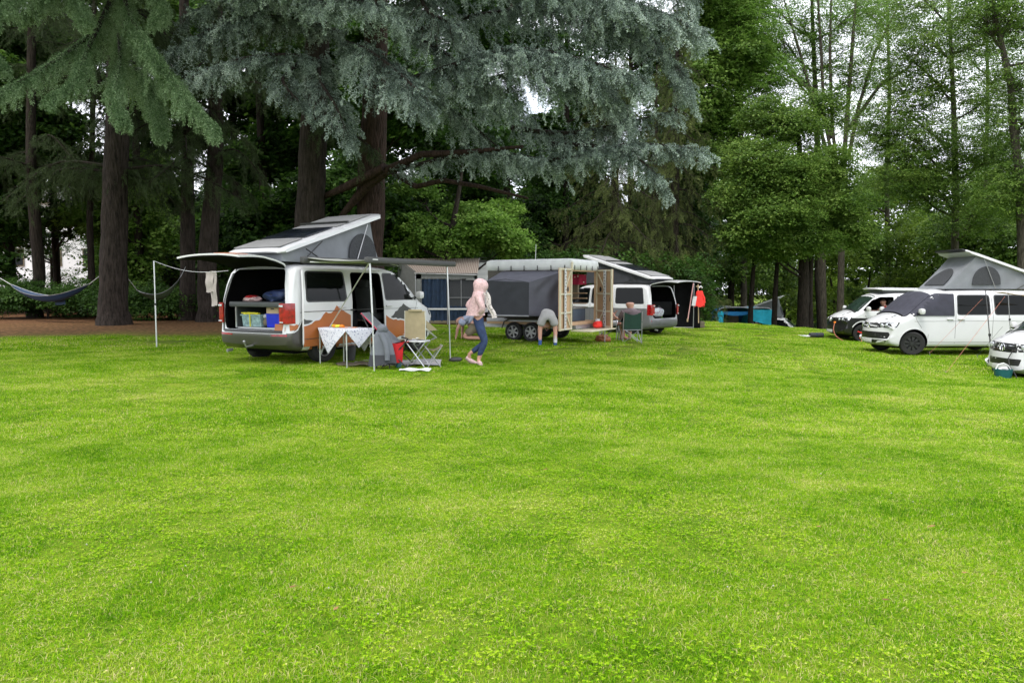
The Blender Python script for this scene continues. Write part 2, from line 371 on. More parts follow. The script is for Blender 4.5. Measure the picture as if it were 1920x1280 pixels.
ay=np.unique(np.concatenate([np.linspace(-20,62,110),[-300,-100,-50,80,120,200,450]]))
XX,YY=np.meshgrid(ax,ay); ZZ=gz(XX,YY)
me=bpy.data.meshes.new('ground'); nx_=len(ax)
me.from_pydata(np.stack([XX,YY,ZZ],-1).reshape(-1,3).tolist(),[],[(j*nx_+i,j*nx_+i+1,(j+1)*nx_+i+1,(j+1)*nx_+i) for j in range(len(ay)-1) for i in range(nx_-1)])
a=me.attributes.new('litter','FLOAT','POINT'); a.data.foreach_set('value',litter(XX,YY).reshape(-1).astype(np.float32))
smooth(me,180); o=link('ground',me,ground_mat()); o['kind']='structure'

def grass_mat():
    m=leaf_mat('grass_blades',[(0,(.03,.12,.003)),(.27,(.10,.27,.004)),(.50,(.225,.43,.006)),(.72,(.39,.51,.03)),(1,(.64,.55,.28))],.40,.45,1.0,.0)
    t=m.node_tree
    g=[n for n in t.nodes if n.type=='NEW_GEOMETRY'][0]; n=[n for n in t.nodes if n.type=='TEX_NOISE'][0]; n.inputs['Scale'].default_value=.8; n.inputs['Detail'].default_value=7
    n.inputs['Roughness'].default_value=.8
    mp=nn(t,'ShaderNodeMapping'); mp.inputs['Scale'].default_value=(.7,1.0,1); mp.inputs['Rotation'].default_value=(0,0,.35); t.links.new(g.outputs['Position'],mp.inputs['Vector']); t.links.new(mp.outputs[0],n.inputs['Vector'])
    ad=[x for x in t.nodes if x.type=='MATH' and x.operation=='MULTIPLY_ADD'][0]; ad.inputs[1].default_value=1.45; ad.inputs[2].default_value=-.73
    t.nodes['Principled BSDF'].inputs['Specular IOR Level'].default_value=.06; t.nodes['Principled BSDF'].inputs['Roughness'].default_value=.7
    return m
M['grass']=grass_mat()
def grass_tile(name, size, n, h, wd, clover=0):
    x=rng.uniform(-size/2,size/2,n); y=rng.uniform(-size/2,size/2,n)
    az=rng.uniform(0,2*PI,n); lean=rng.uniform(.2,1.5,n); H=h*rng.uniform(.45,1.2,n); W=wd*rng.uniform(.6,1.3,n)
    d=np.stack([np.cos(az),np.sin(az),np.zeros(n)],1); s=np.stack([-np.sin(az),np.cos(az),np.zeros(n)],1)
    b=np.stack([x,y,-.01*np.ones(n)],1); up=np.array([0,0,1.])
    m1=b+up*(H*.55)[:,None]+d*(H*.35*lean)[:,None]; tip=b+up*(H*(1-.38*lean))[:,None]+d*(H*1.0*lean)[:,None]
    w=(W/2)[:,None]
    V=np.stack([b-s*w,b+s*w,m1+s*w*.8,m1-s*w*.8,tip],1)
    nv=5*n; verts=V.reshape(-1,3); base=np.arange(n)*5
    quads=np.stack([base,base+1,base+2,base+3],1); tris=np.stack([base+3,base+2,base+4],1)
    var=np.clip(rng.normal(.47,.19,n),0,.95); dry=rng.random(n)<.09; var[dry]=rng.uniform(.85,1.1,dry.sum())
    loops=[];starts=[];tot=0
    lv=np.concatenate([quads,tris],1).reshape(-1)   # per blade: 4+3
    st=np.stack([np.arange(n)*7,np.arange(n)*7+4],1).reshape(-1)
    fv=np.repeat(var,2)
    if clover:
        # clover leaves: trefoils of three small near-horizontal quads
        c=clover; cx=rng.uniform(-size/2,size/2,c); cy=rng.uniform(-size/2,size/2,c); cz=h*rng.uniform(.5,.9,c); a0=rng.uniform(0,2*PI,c)
        C=np.repeat(np.stack([cx,cy,cz],1),3,0); an=np.repeat(a0,3)+np.tile([0,2.09,4.19],c)
        U=np.stack([np.cos(an),np.sin(an),rng.uniform(-.2,.3,3*c)],1); N=np.stack([rng.normal(0,.2,3*c),rng.normal(0,.2,3*c),np.ones(3*c)],1)
        Lc=rng.uniform(.007,.013,3*c)*(wd/.003)**.6; Q=leaf_quads(C,U,N,Lc,Lc*.95)
        off=len(verts); verts=np.concatenate([verts,Q.reshape(-1,3)]); k=3*c
        lv2=off+np.arange(4*k); st2=len(lv)+np.arange(0,4*k,4); lv=np.concatenate([lv,lv2]); st=np.concatenate([st,st2]); fv=np.concatenate([fv,np.clip(rng.normal(.6,.1,k),0,1)])
    me=bpy.data.meshes.new(name); me.vertices.add(len(verts)); me.vertices.foreach_set('co',verts.reshape(-1).astype(np.float32))
    me.loops.add(len(lv)); me.loops.foreach_set('vertex_index',lv.astype(np.int32)); me.polygons.add(len(st)); me.polygons.foreach_set('loop_start',st.astype(np.int32)); me.update(calc_edges=True)
    a=me.attributes.new('var','FLOAT','FACE'); a.data.foreach_set('value',fv.astype(np.float32)); me.materials.append(M['grass'])
    return bpy.data.objects.new(name,me)
def scatter_object(name, pts, rot, scl, tile, kind=None, tint=None, parent=None):
    """instances of one small mesh (a tuft, a twig, a leaf spray) as ONE object"""
    n=len(pts); me=bpy.data.meshes.new(name); me.vertices.add(n); me.vertices.foreach_set('co',pts.reshape(-1).astype(np.float32))
    if rot.ndim==1: rot=np.stack([0*rot,0*rot,rot],1)
    if scl.ndim==1: scl=np.stack([scl]*3,1)
    for k,v in(('rotv',rot),('scv',scl)):
        a=me.attributes.new(k,'FLOAT_VECTOR','POINT'); a.data.foreach_set('vector',v.reshape(-1).astype(np.float32))
    a=me.attributes.new('tint','FLOAT','POINT'); a.data.foreach_set('value',(np.zeros(n) if tint is None else tint).astype(np.float32))
    o=link(name,me,None,parent)
    ng=bpy.data.node_groups.new(name+'_nodes','GeometryNodeTree'); ng.interface.new_socket('Geometry',in_out='INPUT',socket_type='NodeSocketGeometry'); ng.interface.new_socket('Geometry',in_out='OUTPUT',socket_type='NodeSocketGeometry')
    gi=ng.nodes.new('NodeGroupInput'); go=ng.nodes.new('NodeGroupOutput'); ip=ng.nodes.new('GeometryNodeInstanceOnPoints'); oi=ng.nodes.new('GeometryNodeObjectInfo')
    oi.inputs['Object'].default_value=tile; oi.inputs['As Instance'].default_value=False
    ar=ng.nodes.new('GeometryNodeInputNamedAttribute'); ar.data_type='FLOAT_VECTOR'; ar.inputs['Name'].default_value='rotv'
    as_=ng.nodes.new('GeometryNodeInputNamedAttribute'); as_.data_type='FLOAT_VECTOR'; as_.inputs['Name'].default_value='scv'
    er=ng.nodes.new('FunctionNodeEulerToRotation'); ng.links.new(ar.outputs['Attribute'],er.inputs[0])
    ng.links.new(gi.outputs[0],ip.inputs['Points']); ng.links.new(oi.outputs['Geometry'],ip.inputs['Instance']); ng.links.new(er.outputs[0],ip.inputs['Rotation']); ng.links.new(as_.outputs['Attribute'],ip.inputs['Scale'])
    ng.links.new(ip.outputs[0],go.inputs[0])
    md=o.modifiers.new('scatter','NODES'); md.node_group=ng
    if kind: o['kind']=kind
    return o
def scatter_band(y0, y1, step, plain, clover):
    xs=[]; ys=np.arange(y0,y1,step)
    for y in ys:
        hw=y*.74+2.5; xx=np.arange(-hw,hw,step); xs.append(np.stack([xx,np.full_like(xx,y)],1))
    p=np.concatenate(xs); p+=rng.uniform(-.1*step,.1*step,p.shape)
    l=litter(p[:,0],p[:,1]); keep=rng.random(len(p))>l; p=p[keep]; l=l[keep]; z=gz(p[:,0],p[:,1]); pts=np.stack([p[:,0],p[:,1],z],1); k=len(p)
    hv=np.array([mnoise.noise(Vector((a*.5,b*.5,0)))+.6*mnoise.noise(Vector((a*1.7,b*1.7,4))) for a,b in p]); cv=np.array([mnoise.noise(Vector((a*.6+9,b*.6,3))) for a,b in p])
    h=(1+.5*hv)*rng.uniform(.75,1.2,k)*(1-.45*l); rot=rng.uniform(0,2*PI,k); sc=np.stack([h*0+1,h*0+1,h],1); tint=rng.normal(0,.05,k)
    c=(cv>.10) if clover is not None else np.zeros(k,bool)
    scatter_object('lawn_grass',pts[~c],rot[~c],sc[~c],plain,'stuff',tint[~c])
    if c.any(): scatter_object('lawn_clover',pts[c],rot[c],sc[c],clover,'stuff',tint[c])
GT=[grass_tile('near_grass_tile',.5*1.25,9000,.034,.0028,14),grass_tile('near_clover_tile',.5*1.25,6500,.030,.0028,210),grass_tile('mid_grass_tile',.8*1.25,7500,.038,.0050,8),grass_tile('mid_clover_tile',.8*1.25,6000,.034,.0050,120),grass_tile('far_grass_tile',1.5*1.25,5000,.042,.012,0)]
scatter_band(1.6,7.5,.5,GT[0],GT[1]); scatter_band(7.7,17,.8,GT[2],GT[3]); scatter_band(17.2,44,1.5,GT[4],None)

# ------------------------------------------------------------ trees
def trunk_part(parent, pts, rad, m, name='trunk', n=14, jit=.07, extra=()):
    b=MB(); 
    # resample
    q=[];rr=[]
    for i in range(len(pts)-1):
        k=4
        for j in range(k):
            t=j/k; q.append(Vector(pts[i]).lerp(Vector(pts[i+1]),t)); rr.append(rad[i]*(1-t)+rad[i+1]*t)
    q.append(Vector(pts[-1])); rr.append(rad[-1]); b.tube(q,rr,n,jit=jit)
    for e in extra: b.tube(e[0],e[1],e[2] if len(e)>2 else 6,jit=.05)
    return b.build(name,m,parent,ang=60)
def catmull(pts,n):
    pts=np.array([tuple(p) for p in pts],float); m=len(pts); t=np.linspace(0,m-1-1e-6,n); i=t.astype(int); f=(t-i)[:,None]
    g=lambda k: pts[np.clip(i+k,0,m-1)]
    return .5*((2*g(0))+(-g(-1)+g(1))*f+(2*g(-1)-5*g(0)+4*g(1)-g(2))*f**2+(-g(-1)+3*g(0)-3*g(1)+g(2))*f**3)
def fan_bough(spine, lat=1.0, hang=.8, dens=1.0, leaf=(.055,.02), sub=.36, spacing=.12, fwd=1.0):
    """cedar bough: laterals from both sides of the spine, sub-twigs on the laterals, needle tufts on those"""
    S0=catmull(spine,40); seg=np.linalg.norm(np.diff(S0,axis=0),axis=1).sum(); n=max(6,int(seg/spacing))
    S=catmull(spine,n); T=norm(np.gradient(S,axis=0)); t=np.linspace(0,1,n)
    up=np.array([0,0,1.]); H=norm(np.cross(T,up))
    S=np.repeat(S,2,0);T=np.repeat(T,2,0);H=np.repeat(H,2,0)*np.tile([1,-1],n)[:,None]; t=np.repeat(t,2)
    m=2*n; L=lat*rng.uniform(.5,1.15,m)*np.clip(.35+1.6*t,0,1)*np.clip(1.25-t*.95,.25,1)
    D=norm(H*rng.uniform(.7,1.2,m)[:,None]+T*(fwd*rng.uniform(.4,1.4,m))[:,None]+up*rng.uniform(-.1,.35,m)[:,None])
    hg=hang*rng.uniform(.4,1.3,m)
    # points on laterals
    k=max(5,int(lat/.065)); u=(np.arange(k)+.5)/k
    B=S[:,None]+D[:,None]*(L[:,None]*u)[...,None]; B[...,2]-=hg[:,None]*L[:,None]*u**1.8
    tan=D[:,None]*L[:,None,None]*np.ones(k)[None,:,None]; tan=tan.copy(); tan[...,2]-=hg[:,None]*L[:,None]*1.8*u**.8; tan=norm(tan)
    B+=rng.normal(0,.015,B.shape)
    keep=rng.random(B.shape[:2])<dens*np.clip(L[:,None]/lat*1.3,.3,1)
    Bp=B[keep]; Bt=tan[keep]; uu=np.broadcast_to(u,keep.shape)[keep]; n2=len(Bp)
    sd=norm(Bt*.9+rng.normal(0,.36,(n2,3))+np.array([0,0,-.45])*rng.uniform(0,1.2,n2)[:,None]); sl=sub*rng.uniform(.5,1.2,n2)
    rot=np.stack([rng.uniform(-.6,.6,n2),-np.arcsin(np.clip(sd[:,2],-1,1)),np.arctan2(sd[:,1],sd[:,0])],1)
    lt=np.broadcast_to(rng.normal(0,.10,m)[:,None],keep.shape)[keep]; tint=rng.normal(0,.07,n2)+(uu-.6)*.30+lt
    Q=(Bp,rot,sl/.3,tint); var=None
    tubes=[]
    for i in range(0,m,2):
        j=i+random.choice((0,1))
        if L[j]>.3: tubes.append((B[j][::max(1,k//4)],L[j]))
    return Q,var,tubes
def tassel_bough(spine, lat=.5, hang=.8, spacing=.27, leaf=(.045,.013), r=.062, per=150):
    """deodar bough: strands that hang like tassels"""
    S0=catmull(spine,40); seg=np.linalg.norm(np.diff(S0,axis=0),axis=1).sum(); n=max(6,int(seg/spacing))
    S=catmull(spine,n); T=norm(np.gradient(S,axis=0)); t=np.linspace(0,1,n); up=np.array([0,0,1.]); H=norm(np.cross(T,up))
    S=np.repeat(S,3,0);T=np.repeat(T,3,0);H=np.repeat(H,3,0)*np.tile([1,-1,.15],n)[:,None]; t=np.repeat(t,3); m=3*n
    D=H*rng.uniform(.5,1.1,m)[:,None]+T*rng.uniform(.2,.7,m)[:,None]; A=lat*rng.uniform(.4,1.1,m)*(1.1-.7*t); Lh=hang*rng.uniform(.35,1.15,m)*(1.1-.75*t)
    k=int(per*hang)
    u=rng.random((m,k)); 
    C=S[:,None]+D[:,None]*(A[:,None]*(1-(1-u)**2))[...,None]; C[...,2]-=(Lh[:,None])*u**1.7
    rad=r*(1.15-u*.75)[...,None]*rng.random((m,k,1))**.5
    off=rdir(m*k).reshape(m,k,3); C=C+off*rad
    C=C.reshape(-1,3); off=off.reshape(-1,3); n3=len(C)
    U=norm(off*.6+rng.normal(0,.4,(n3,3))+np.array([0,0,-.45])); Q=leaf_quads(C,U,rdir(n3,.6),leaf[0]*rng.uniform(.6,1.4,n3),leaf[1]*rng.uniform(.7,1.3,n3))
    # needles along the spine itself
    k2=int(seg*per*1.4); tt=rng.random(k2); Sp=catmull(spine,400)[(tt*399).astype(int)]; Cs=Sp+rdir(k2,.3)*r*.9*rng.random((k2,1)); Q2=leaf_quads(Cs,rdir(k2,.3),rdir(k2,.6),leaf[0]*rng.uniform(.6,1.4,k2),leaf[1]*rng.uniform(.7,1.3,k2))
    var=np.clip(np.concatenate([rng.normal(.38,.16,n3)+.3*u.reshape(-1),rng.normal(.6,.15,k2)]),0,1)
    return np.concatenate([Q,Q2]),var,[]
QC=[0,0]
def needle_twig(name, m, L=.3, n=60, leaf=(.030,.010), side=5):
    """one twig along +X with needle tufts and a few side shoots"""
    Cs=[];Us=[]
    for k in range(side+1):
        if k==0: o=np.zeros(3); d=np.array([1,0,0.]); l=L
        else:
            o=np.array([L*(.15+.7*k/(side+1)),0,0]); sg=1 if k%2 else -1; d=norm(np.array([.75,sg*.75,rng.uniform(-.25,.2)])); l=L*.26*(1.1-.5*k/side)
        q=max(4,int(n*l/L/1.6)); u=rng.random(q); c=o+d*(l*u)[:,None]; c[:,2]-=.12*L*(u**2); Cs.append(c+rng.normal(0,.005,c.shape)); Us.append(norm(d*.5+rng.normal(0,.6,(q,3))+np.array([0,0,.3])))
    C=np.concatenate(Cs);U=np.concatenate(Us);q=len(C)
    Q=leaf_quads(C,U,rdir(q,.7),leaf[0]*rng.uniform(.6,1.4,q),leaf[1]*rng.uniform(.7,1.4,q))
    v=np.clip(rng.normal(.42,.15,q)+.25*np.clip(C[:,0]/L,0,1),0,1)
    o=quad_obj(name,Q,v,m); COL.objects.unlink(o); return o
TW={}
def twig_for(m):
    if m.name not in TW: TW[m.name]=needle_twig(m.name+'_twig',m)
    return TW[m.name]
def assemble(parent, boughs, needles, bark, spines, name='foliage', big=1.0):
    real=[b for b in boughs if b[1] is not None]; inst=[b[0] for b in boughs if b[1] is None]
    if real: quad_obj(name,np.concatenate([b[0] for b in real]),np.concatenate([b[1] for b in real]),needles,parent)
    if inst:
        p,r,s_,ti=[np.concatenate([q[k] for q in inst]) for k in range(4)]
        QC[1]+=len(p)
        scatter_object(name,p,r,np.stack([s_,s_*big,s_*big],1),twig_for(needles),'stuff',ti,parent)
    b=MB()
    for s,rr in spines:
        c=catmull(s,12); b.tube([Vector(p) for p in c],list(np.linspace(rr,rr*.15,12)),6)
    for bb in boughs:
        for p,L in bb[2]:
            b.tube([Vector(q) for q in p],list(np.linspace(.012,.004,len(p))),3,cap=False)
    b.build('branches',bark,parent,ang=80)
def PX(l): return [P(*q) for q in l]
# --- blue atlas cedar with two trunks
tb=G(690,23.5); tr=thing('blue_cedar','blue-grey cedar with long drooping boughs spreading over the camper and the trailer','tree',tb)
def L_(pts): return [Vector(p)-Vector(tb) for p in pts]
trunk_part(tr,L_([G(697,23.5,-.1),G(694,23.5,.8),P(692,480,23.5),P(697,330,23.5),P(703,180,23.5),P(706,0,23.5),P(710,-200,23.5),P(712,-420,23.6)]),[.66,.52,.45,.42,.38,.34,.26,.1],M['red_bark'],
  extra=[([*L_([P(640,405,23.3),P(690,345,22.6),P(730,318,22),P(790,290,21.3),P(880,285,20),P(980,275,19)])],[.09,.16,.13,.10,.07,.04],8),
         ([*L_([P(600,372,23.6),P(650,350,22.6),P(720,315,22)])],[.08,.13,.14],8),
         ([*L_([P(705,300,23.4),P(745,330,22.5),P(780,350,22),P(830,338,21.5),P(900,350,21),P(990,372,20.5)])],[.09,.08,.08,.07,.06,.03],7)])
blue=[]; sp=[]
def bb(pts,r=.07,**k):
    k['dens']=k.get('dens',1)*.85; s=L_(PX(pts)); blue.append(fan_bough(s,**k)); sp.append((s,r))
K=dict(sub=.40,spacing=.105)
bb([(640,60,22.5),(520,32,20),(420,45,19),(322,95,18.5)],lat=1.15,hang=0.79,**K)
bb([(640,130,22),(560,105,19.5),(450,110,18.5),(350,150,18)],lat=1.0,hang=0.86,**K)
bb([(620,20,22),(540,0,20),(430,-5,19.5),(350,30,19)],lat=1.0,hang=0.65,dens=.8,**K)
bb([(650,80,22),(690,95,18.5),(745,135,17.3),(800,185,17)],lat=1.1,hang=1.08,**K)
bb([(600,110,21),(600,150,19),(630,200,18),(655,260,17.8)],lat=.8,hang=0.86,dens=.8,**K)
bb([(560,120,20),(530,150,18.5),(560,190,18)],lat=.8,hang=0.79,dens=.8,**K)
bb([(590,15,21),(610,5,18),(690,0,17),(740,30,16.8)],lat=.9,hang=0.72,**K)
bb([(720,165,22),(850,122,18.5),(960,92,17.6),(1080,108,17),(1205,150,16.8)],lat=1.3,hang=1.08,**K)
bb([(740,190,22),(880,160,19),(1000,130,18.6),(1120,150,18.2),(1180,210,18)],lat=1.3,hang=1.15,dens=.8,**K)
bb([(740,20,22),(900,-40,19),(1060,-20,17.8),(1200,10,17),(1310,55,17)],lat=1.3,hang=0.86,**K)
bb([(760,60,22.5),(950,20,20),(1100,30,18.7),(1220,70,18.2),(1290,150,18)],lat=1.4,hang=0.94,dens=.85,**K)
bb([(720,-60,22),(860,-90,19.5),(1020,-80,18),(1180,-60,17.6),(1290,-10,17.6)],lat=1.3,hang=0.94,dens=.7,**K)
bb([(740,320,22),(900,285,20),(1040,300,18.8),(1180,270,18),(1312,280,17.5)],lat=.9,hang=0.61,**K)
bb([(960,240,20),(1060,250,19),(1150,235,18.6),(1262,208,18.4)],lat=.9,hang=0.79,dens=.8,**K)
bb([(1030,270,19.5),(1120,275,18.3),(1200,300,17.9),(1245,345,17.8)],lat=.8,hang=0.72,dens=.8,**K)
bb([(780,-40,22),(800,20,19),(860,50,18.5),(900,110,18.5)],lat=1.2,hang=1.08,dens=.7,**K)
bb([(700,-50,22),(640,-60,19),(540,-50,18.5),(450,-20,18.5)],lat=1.2,hang=0.86,dens=.7,**K)
bb([(740,120,22),(800,170,21),(880,230,20.5),(960,300,20)],lat=1.3,hang=1.01,dens=.6,**K)
bb([(740,60,23),(820,90,21.5),(900,150,21),(1000,220,20.5)],lat=1.4,hang=0.94,dens=.6,**K)
for q in ([(700,-250,22),(760,-420,18),(860,-700,15)],[(700,-350,22),(640,-600,17),(560,-900,14.5)],[(700,-250,22),(900,-400,19),(1100,-560,17)],[(700,-300,22),(560,-400,18),(420,-500,16)],[(700,-400,22),(900,-800,16),(960,-1100,14)],[(700,-200,22),(1000,-300,19),(1240,-380,18)]):  # upper boughs above the view, added to shade the lawn
    blue.append(fan_bough(L_(PX(q)),lat=1.9,hang=0.58,dens=.5,spacing=.2,sub=.6)); sp.append((L_(PX(q)),.08))
for x_,y_,z_ in((-5.5,12,10),(-3,11,10),(-1,12.5,10.5),(-7,14,10.5),(1,14,11),(-4,15,11.5),(4,17,12),(-6,10.5,11),(-8,13,12),(-1,10,12),(-4.5,13,13),(-2.5,16.5,13)):  # more unseen overhead boughs, put in to darken the grass below
    q0=Vector((0,0,z_+1.5)); q2=Vector((x_,y_,z_))-Vector(tb); blue.append(fan_bough([q0,q0.lerp(q2,.5)+Vector((0,0,.7)),q2],lat=2.4,hang=0.50,dens=.6,spacing=.2,sub=.6)); sp.append(([q0,q0.lerp(q2,.5)+Vector((0,0,.7)),q2],.09))
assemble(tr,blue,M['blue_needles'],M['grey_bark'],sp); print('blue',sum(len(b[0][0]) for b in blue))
# second cedar trunk
def strunk(name,label,cat,px,Y,r,tops,m,group=None):
    b0=G(px,Y); t=thing(name,label,cat,b0,group=group)
    pts=[Vector(b0)+Vector((0,0,-.15)),Vector(b0)+Vector((0,0,.5))]+[P(*q) for q in tops]
    rad=[r*1.45,r*1.12]+list(np.linspace(r,r*.55,len(tops)))
    trunk_part(t,[p-Vector(b0) for p in pts],rad,m); return t,Vector(b0)
t2,b2=strunk('cedar_tree','thick straight trunked conifer rising directly behind the raised roof of the copper and white camper','tree',580,23.2,.46,[(580,470,23.2),(584,330,23.2),(590,200,23.2),(596,60,23.2),(600,-200,23.2),(602,-450,23.2)],M['grey_bark'])
dk=[];sp=[]
for q in ([(590,60,23.2),(500,60,23.5),(430,110,24)],[(590,-20,23.2),(480,-60,22),(380,-40,21.5)],[(590,250,23.2),(640,240,22.5),(700,280,22)],[(600,-150,23.2),(700,-190,22),(820,-160,21)],[(600,-250,23.2),(480,-280,22),(380,-220,21)],[(600,-320,23),(640,-360,20),(700,-300,18)]):
    s=[p-b2 for p in PX(q)]; dk.append(fan_bough(s,lat=1.4,hang=1.1,dens=.45,leaf=(.10,.035))); sp.append((s,.08))
assemble(t2,dk,M['dark_needles'],M['dark_bark'],sp)
# --- green deodar on the left
t3,b3=strunk('deodar_cedar','big light green cedar at far left with tasselled boughs and a stout grey trunk','tree',213,26,.44,[(213,480,26),(217,330,26),(220,200,26),(222,60,26),(224,-200,26),(225,-500,26)],M['grey_bark'])
gr=[];sp=[]
for q,l,h in (([(222,-60,25.5),(190,40,20),(110,110,17),(0,172,15.5),(-60,190,15.2)],.55,.75),([(222,40,25),(262,80,19),(310,130,17),(355,190,16),(405,240,15.6)],.55,.85),
   ([(222,60,25),(225,110,19),(215,170,16.5),(232,225,15.8)],.5,.65),([(222,-80,25),(130,-30,19),(80,0,17),(45,30,16.5)],.5,.6),([(222,-60,25),(240,20,19),(275,80,17),(300,125,16.5)],.5,.6),
   ([(222,-120,25),(140,-40,19),(150,10,17),(160,40,16.5)],.45,.55),([(222,-20,25),(170,80,18),(140,150,16.2),(90,185,15.6)],.5,.6),([(222,120,25),(270,140,19),(290,190,17.5),(300,240,17)],.5,.9),
   ([(222,-200,25),(120,-80,18),(20,0,16),(-40,60,15.5)],.5,.7),([(222,-150,25),(260,-60,19),(300,0,18),(290,40,17.5)],.5,.6),([(-200,-100,18),(-100,20,16.5),(-20,90,16),(8,125,15.8)],.4,.6),([(222,-180,25),(330,-100,20),(370,-30,18.5)],.4,.6)):
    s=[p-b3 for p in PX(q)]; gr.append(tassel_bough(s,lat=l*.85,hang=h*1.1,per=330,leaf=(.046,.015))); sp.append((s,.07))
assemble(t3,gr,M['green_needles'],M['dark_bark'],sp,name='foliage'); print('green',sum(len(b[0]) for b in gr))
dk=[];sp=[]
for k in range(26):
    a=random.uniform(R(-10),R(190)); h=random.uniform(5,15); L=random.uniform(3,5.5)*(1-(h-5)/18); s=[Vector((0,0,h)),Vector((math.cos(a)*L*.5,math.sin(a)*L*.5,h+.2)),Vector((math.cos(a)*L,math.sin(a)*L,h-.9))]
    dk.append(fan_bough(s,lat=1.3,hang=1.2,dens=.5,leaf=(.12,.045),spacing=.16)); sp.append((s,.07))
for q in ([(222,-300,25),(200,-600,19),(180,-900,16)],[(222,-350,25),(60,-560,19),(-80,-760,16)],[(222,-300,25),(380,-560,19),(470,-800,16)],[(222,-500,25),(250,-1000,17),(300,-1400,14)],[(222,-300,25),(0,-400,20),(-150,-450,18)]):  # boughs over the top of the view, added for shade below
    s=[p-b3 for p in PX(q)]; dk.append(fan_bough(s,lat=2.2,hang=.8,dens=.6,spacing=.2,sub=.6)); sp.append((s,.09))
for x_,y_,z_ in((-13,14,10),(-10,15,9.8),(-16,13,10.5),(-12,11,11.5),(-8,17.5,11),(-17,18,12),(-9.5,12,12),(-14,16.5,13),(-19,15,11),(-11,18,13)):  # unseen canopy reaching forward, added to block sky light on the lawn
    s=[Vector((0,0,z_+1.5)),(Vector((x_,y_,z_+1.2))-b3+Vector((b3.x*0,0,0)))*.55+Vector((0,0,(z_+1.2)*.45+.8)),Vector((x_,y_,z_))-b3]; dk.append(fan_bough(s,lat=2.6,hang=.5,dens=.95,spacing=.2,sub=.7)); sp.append((s,.09))
assemble(t3,dk,M['dark_needles'],M['dark_bark'],sp,name='inner_foliage')
for px,Y,r,tops,lb in ((65,31,.24,[(74,520,31),(66,420,31),(58,330,31),(58,200,31),(60,0,31),(60,-300,31)],'slim dark trunked tree at the far left edge, bending to the right at its foot'),
   (170,35,.16,[(172,520,35),(168,420,35),(172,300,35),(176,100,35),(180,-200,35)],'thin straight dark tree just left of the stout cedar trunk'),
   (352,29,.27,[(352,480,29),(352,330,29),(350,200,29),(346,60,29),(342,-300,29)],'narrower left one of two trees close together, left of the open tailgate'),
   (392,28,.36,[(388,500,28),(396,400,28),(403,300,28),(405,150,28),(406,-300,28)],'thicker right one of two trees close together, next to the hanging towels')):
    t,b=strunk('woodland_tree',lb,'tree',px,Y,r,tops,M['grey_bark'] if r>.25 else M['dark_bark'])
    dk=[];sp=[]
    for k in range(12):
        a=random.uniform(0,2*PI); h=random.uniform(5.5,13); L=random.uniform(2,4); top=P(*tops[-1])-b; base=Vector((top.x*h/ max(top.z,1),top.y*h/max(top.z,1),h))
        s=[base,base+Vector((math.cos(a)*L*.5,math.sin(a)*L*.5,.2)),base+Vector((math.cos(a)*L,math.sin(a)*L,-.7))]; dk.append(fan_bough(s,lat=1.2,hang=1.0,dens=.5,leaf=(.1,.03),spacing=.13)); sp.append((s,.05))
    assemble(t,dk,M['dark_needles'],M['dark_bark'],sp)

# --- broadleaved trees
def leaf_spray(name, m, n=46, r=.5, size=.12):
    """a flat drooping spray of leaves round the origin"""
    th=rng.uniform(0,2*PI,n); ra=rng.random(n)**.55; o=np.stack([np.cos(th)*ra,np.sin(th)*ra,rng.normal(0,.09,n)-.28*ra**2],1)*r
    U=norm(o*np.array([1,1,.2])+rng.normal(0,.12,(n,3))+np.array([0,0,-.08])); N=norm(rng.normal(0,.42,(n,3))+np.array([0,0,1.]))
    s_=size*rng.uniform(.6,1.3,n); Q=leaf_quads(o,U,N,s_,s_*.62)
    ob=quad_obj(name,Q,np.clip(rng.normal(.45,.14,n),0,1),m); COL.objects.unlink(ob); return ob
SPR={}
def clump_leaves(C, rad, ncl, size=1.0):
    c=np.array(C,float); r=np.array(rad,float); d=rdir(ncl); rr=rng.random(ncl)**.42; cc=c+d*r*rr[:,None]
    # tiers: pull the heights towards a few levels so the crown reads as layered
    lv=.55; cc[:,2]=cc[:,2]*.78+(np.round(cc[:,2]/lv)*lv)*.22
    out=d*np.array([1,1,.3]); az=np.arctan2(out[:,1],out[:,0]); tilt=rng.uniform(.0,.55,ncl)*np.linalg.norm(out[:,:2],axis=1)
    # tilt the disc so its outer edge hangs: rotate about the axis perpendicular to az
    rot=np.stack([rng.normal(0,.28,ncl),tilt+rng.normal(0,.15,ncl),az],1)
    return cc,rot,size*rng.uniform(.6,1.25,ncl),rng.normal(0,.10,ncl)
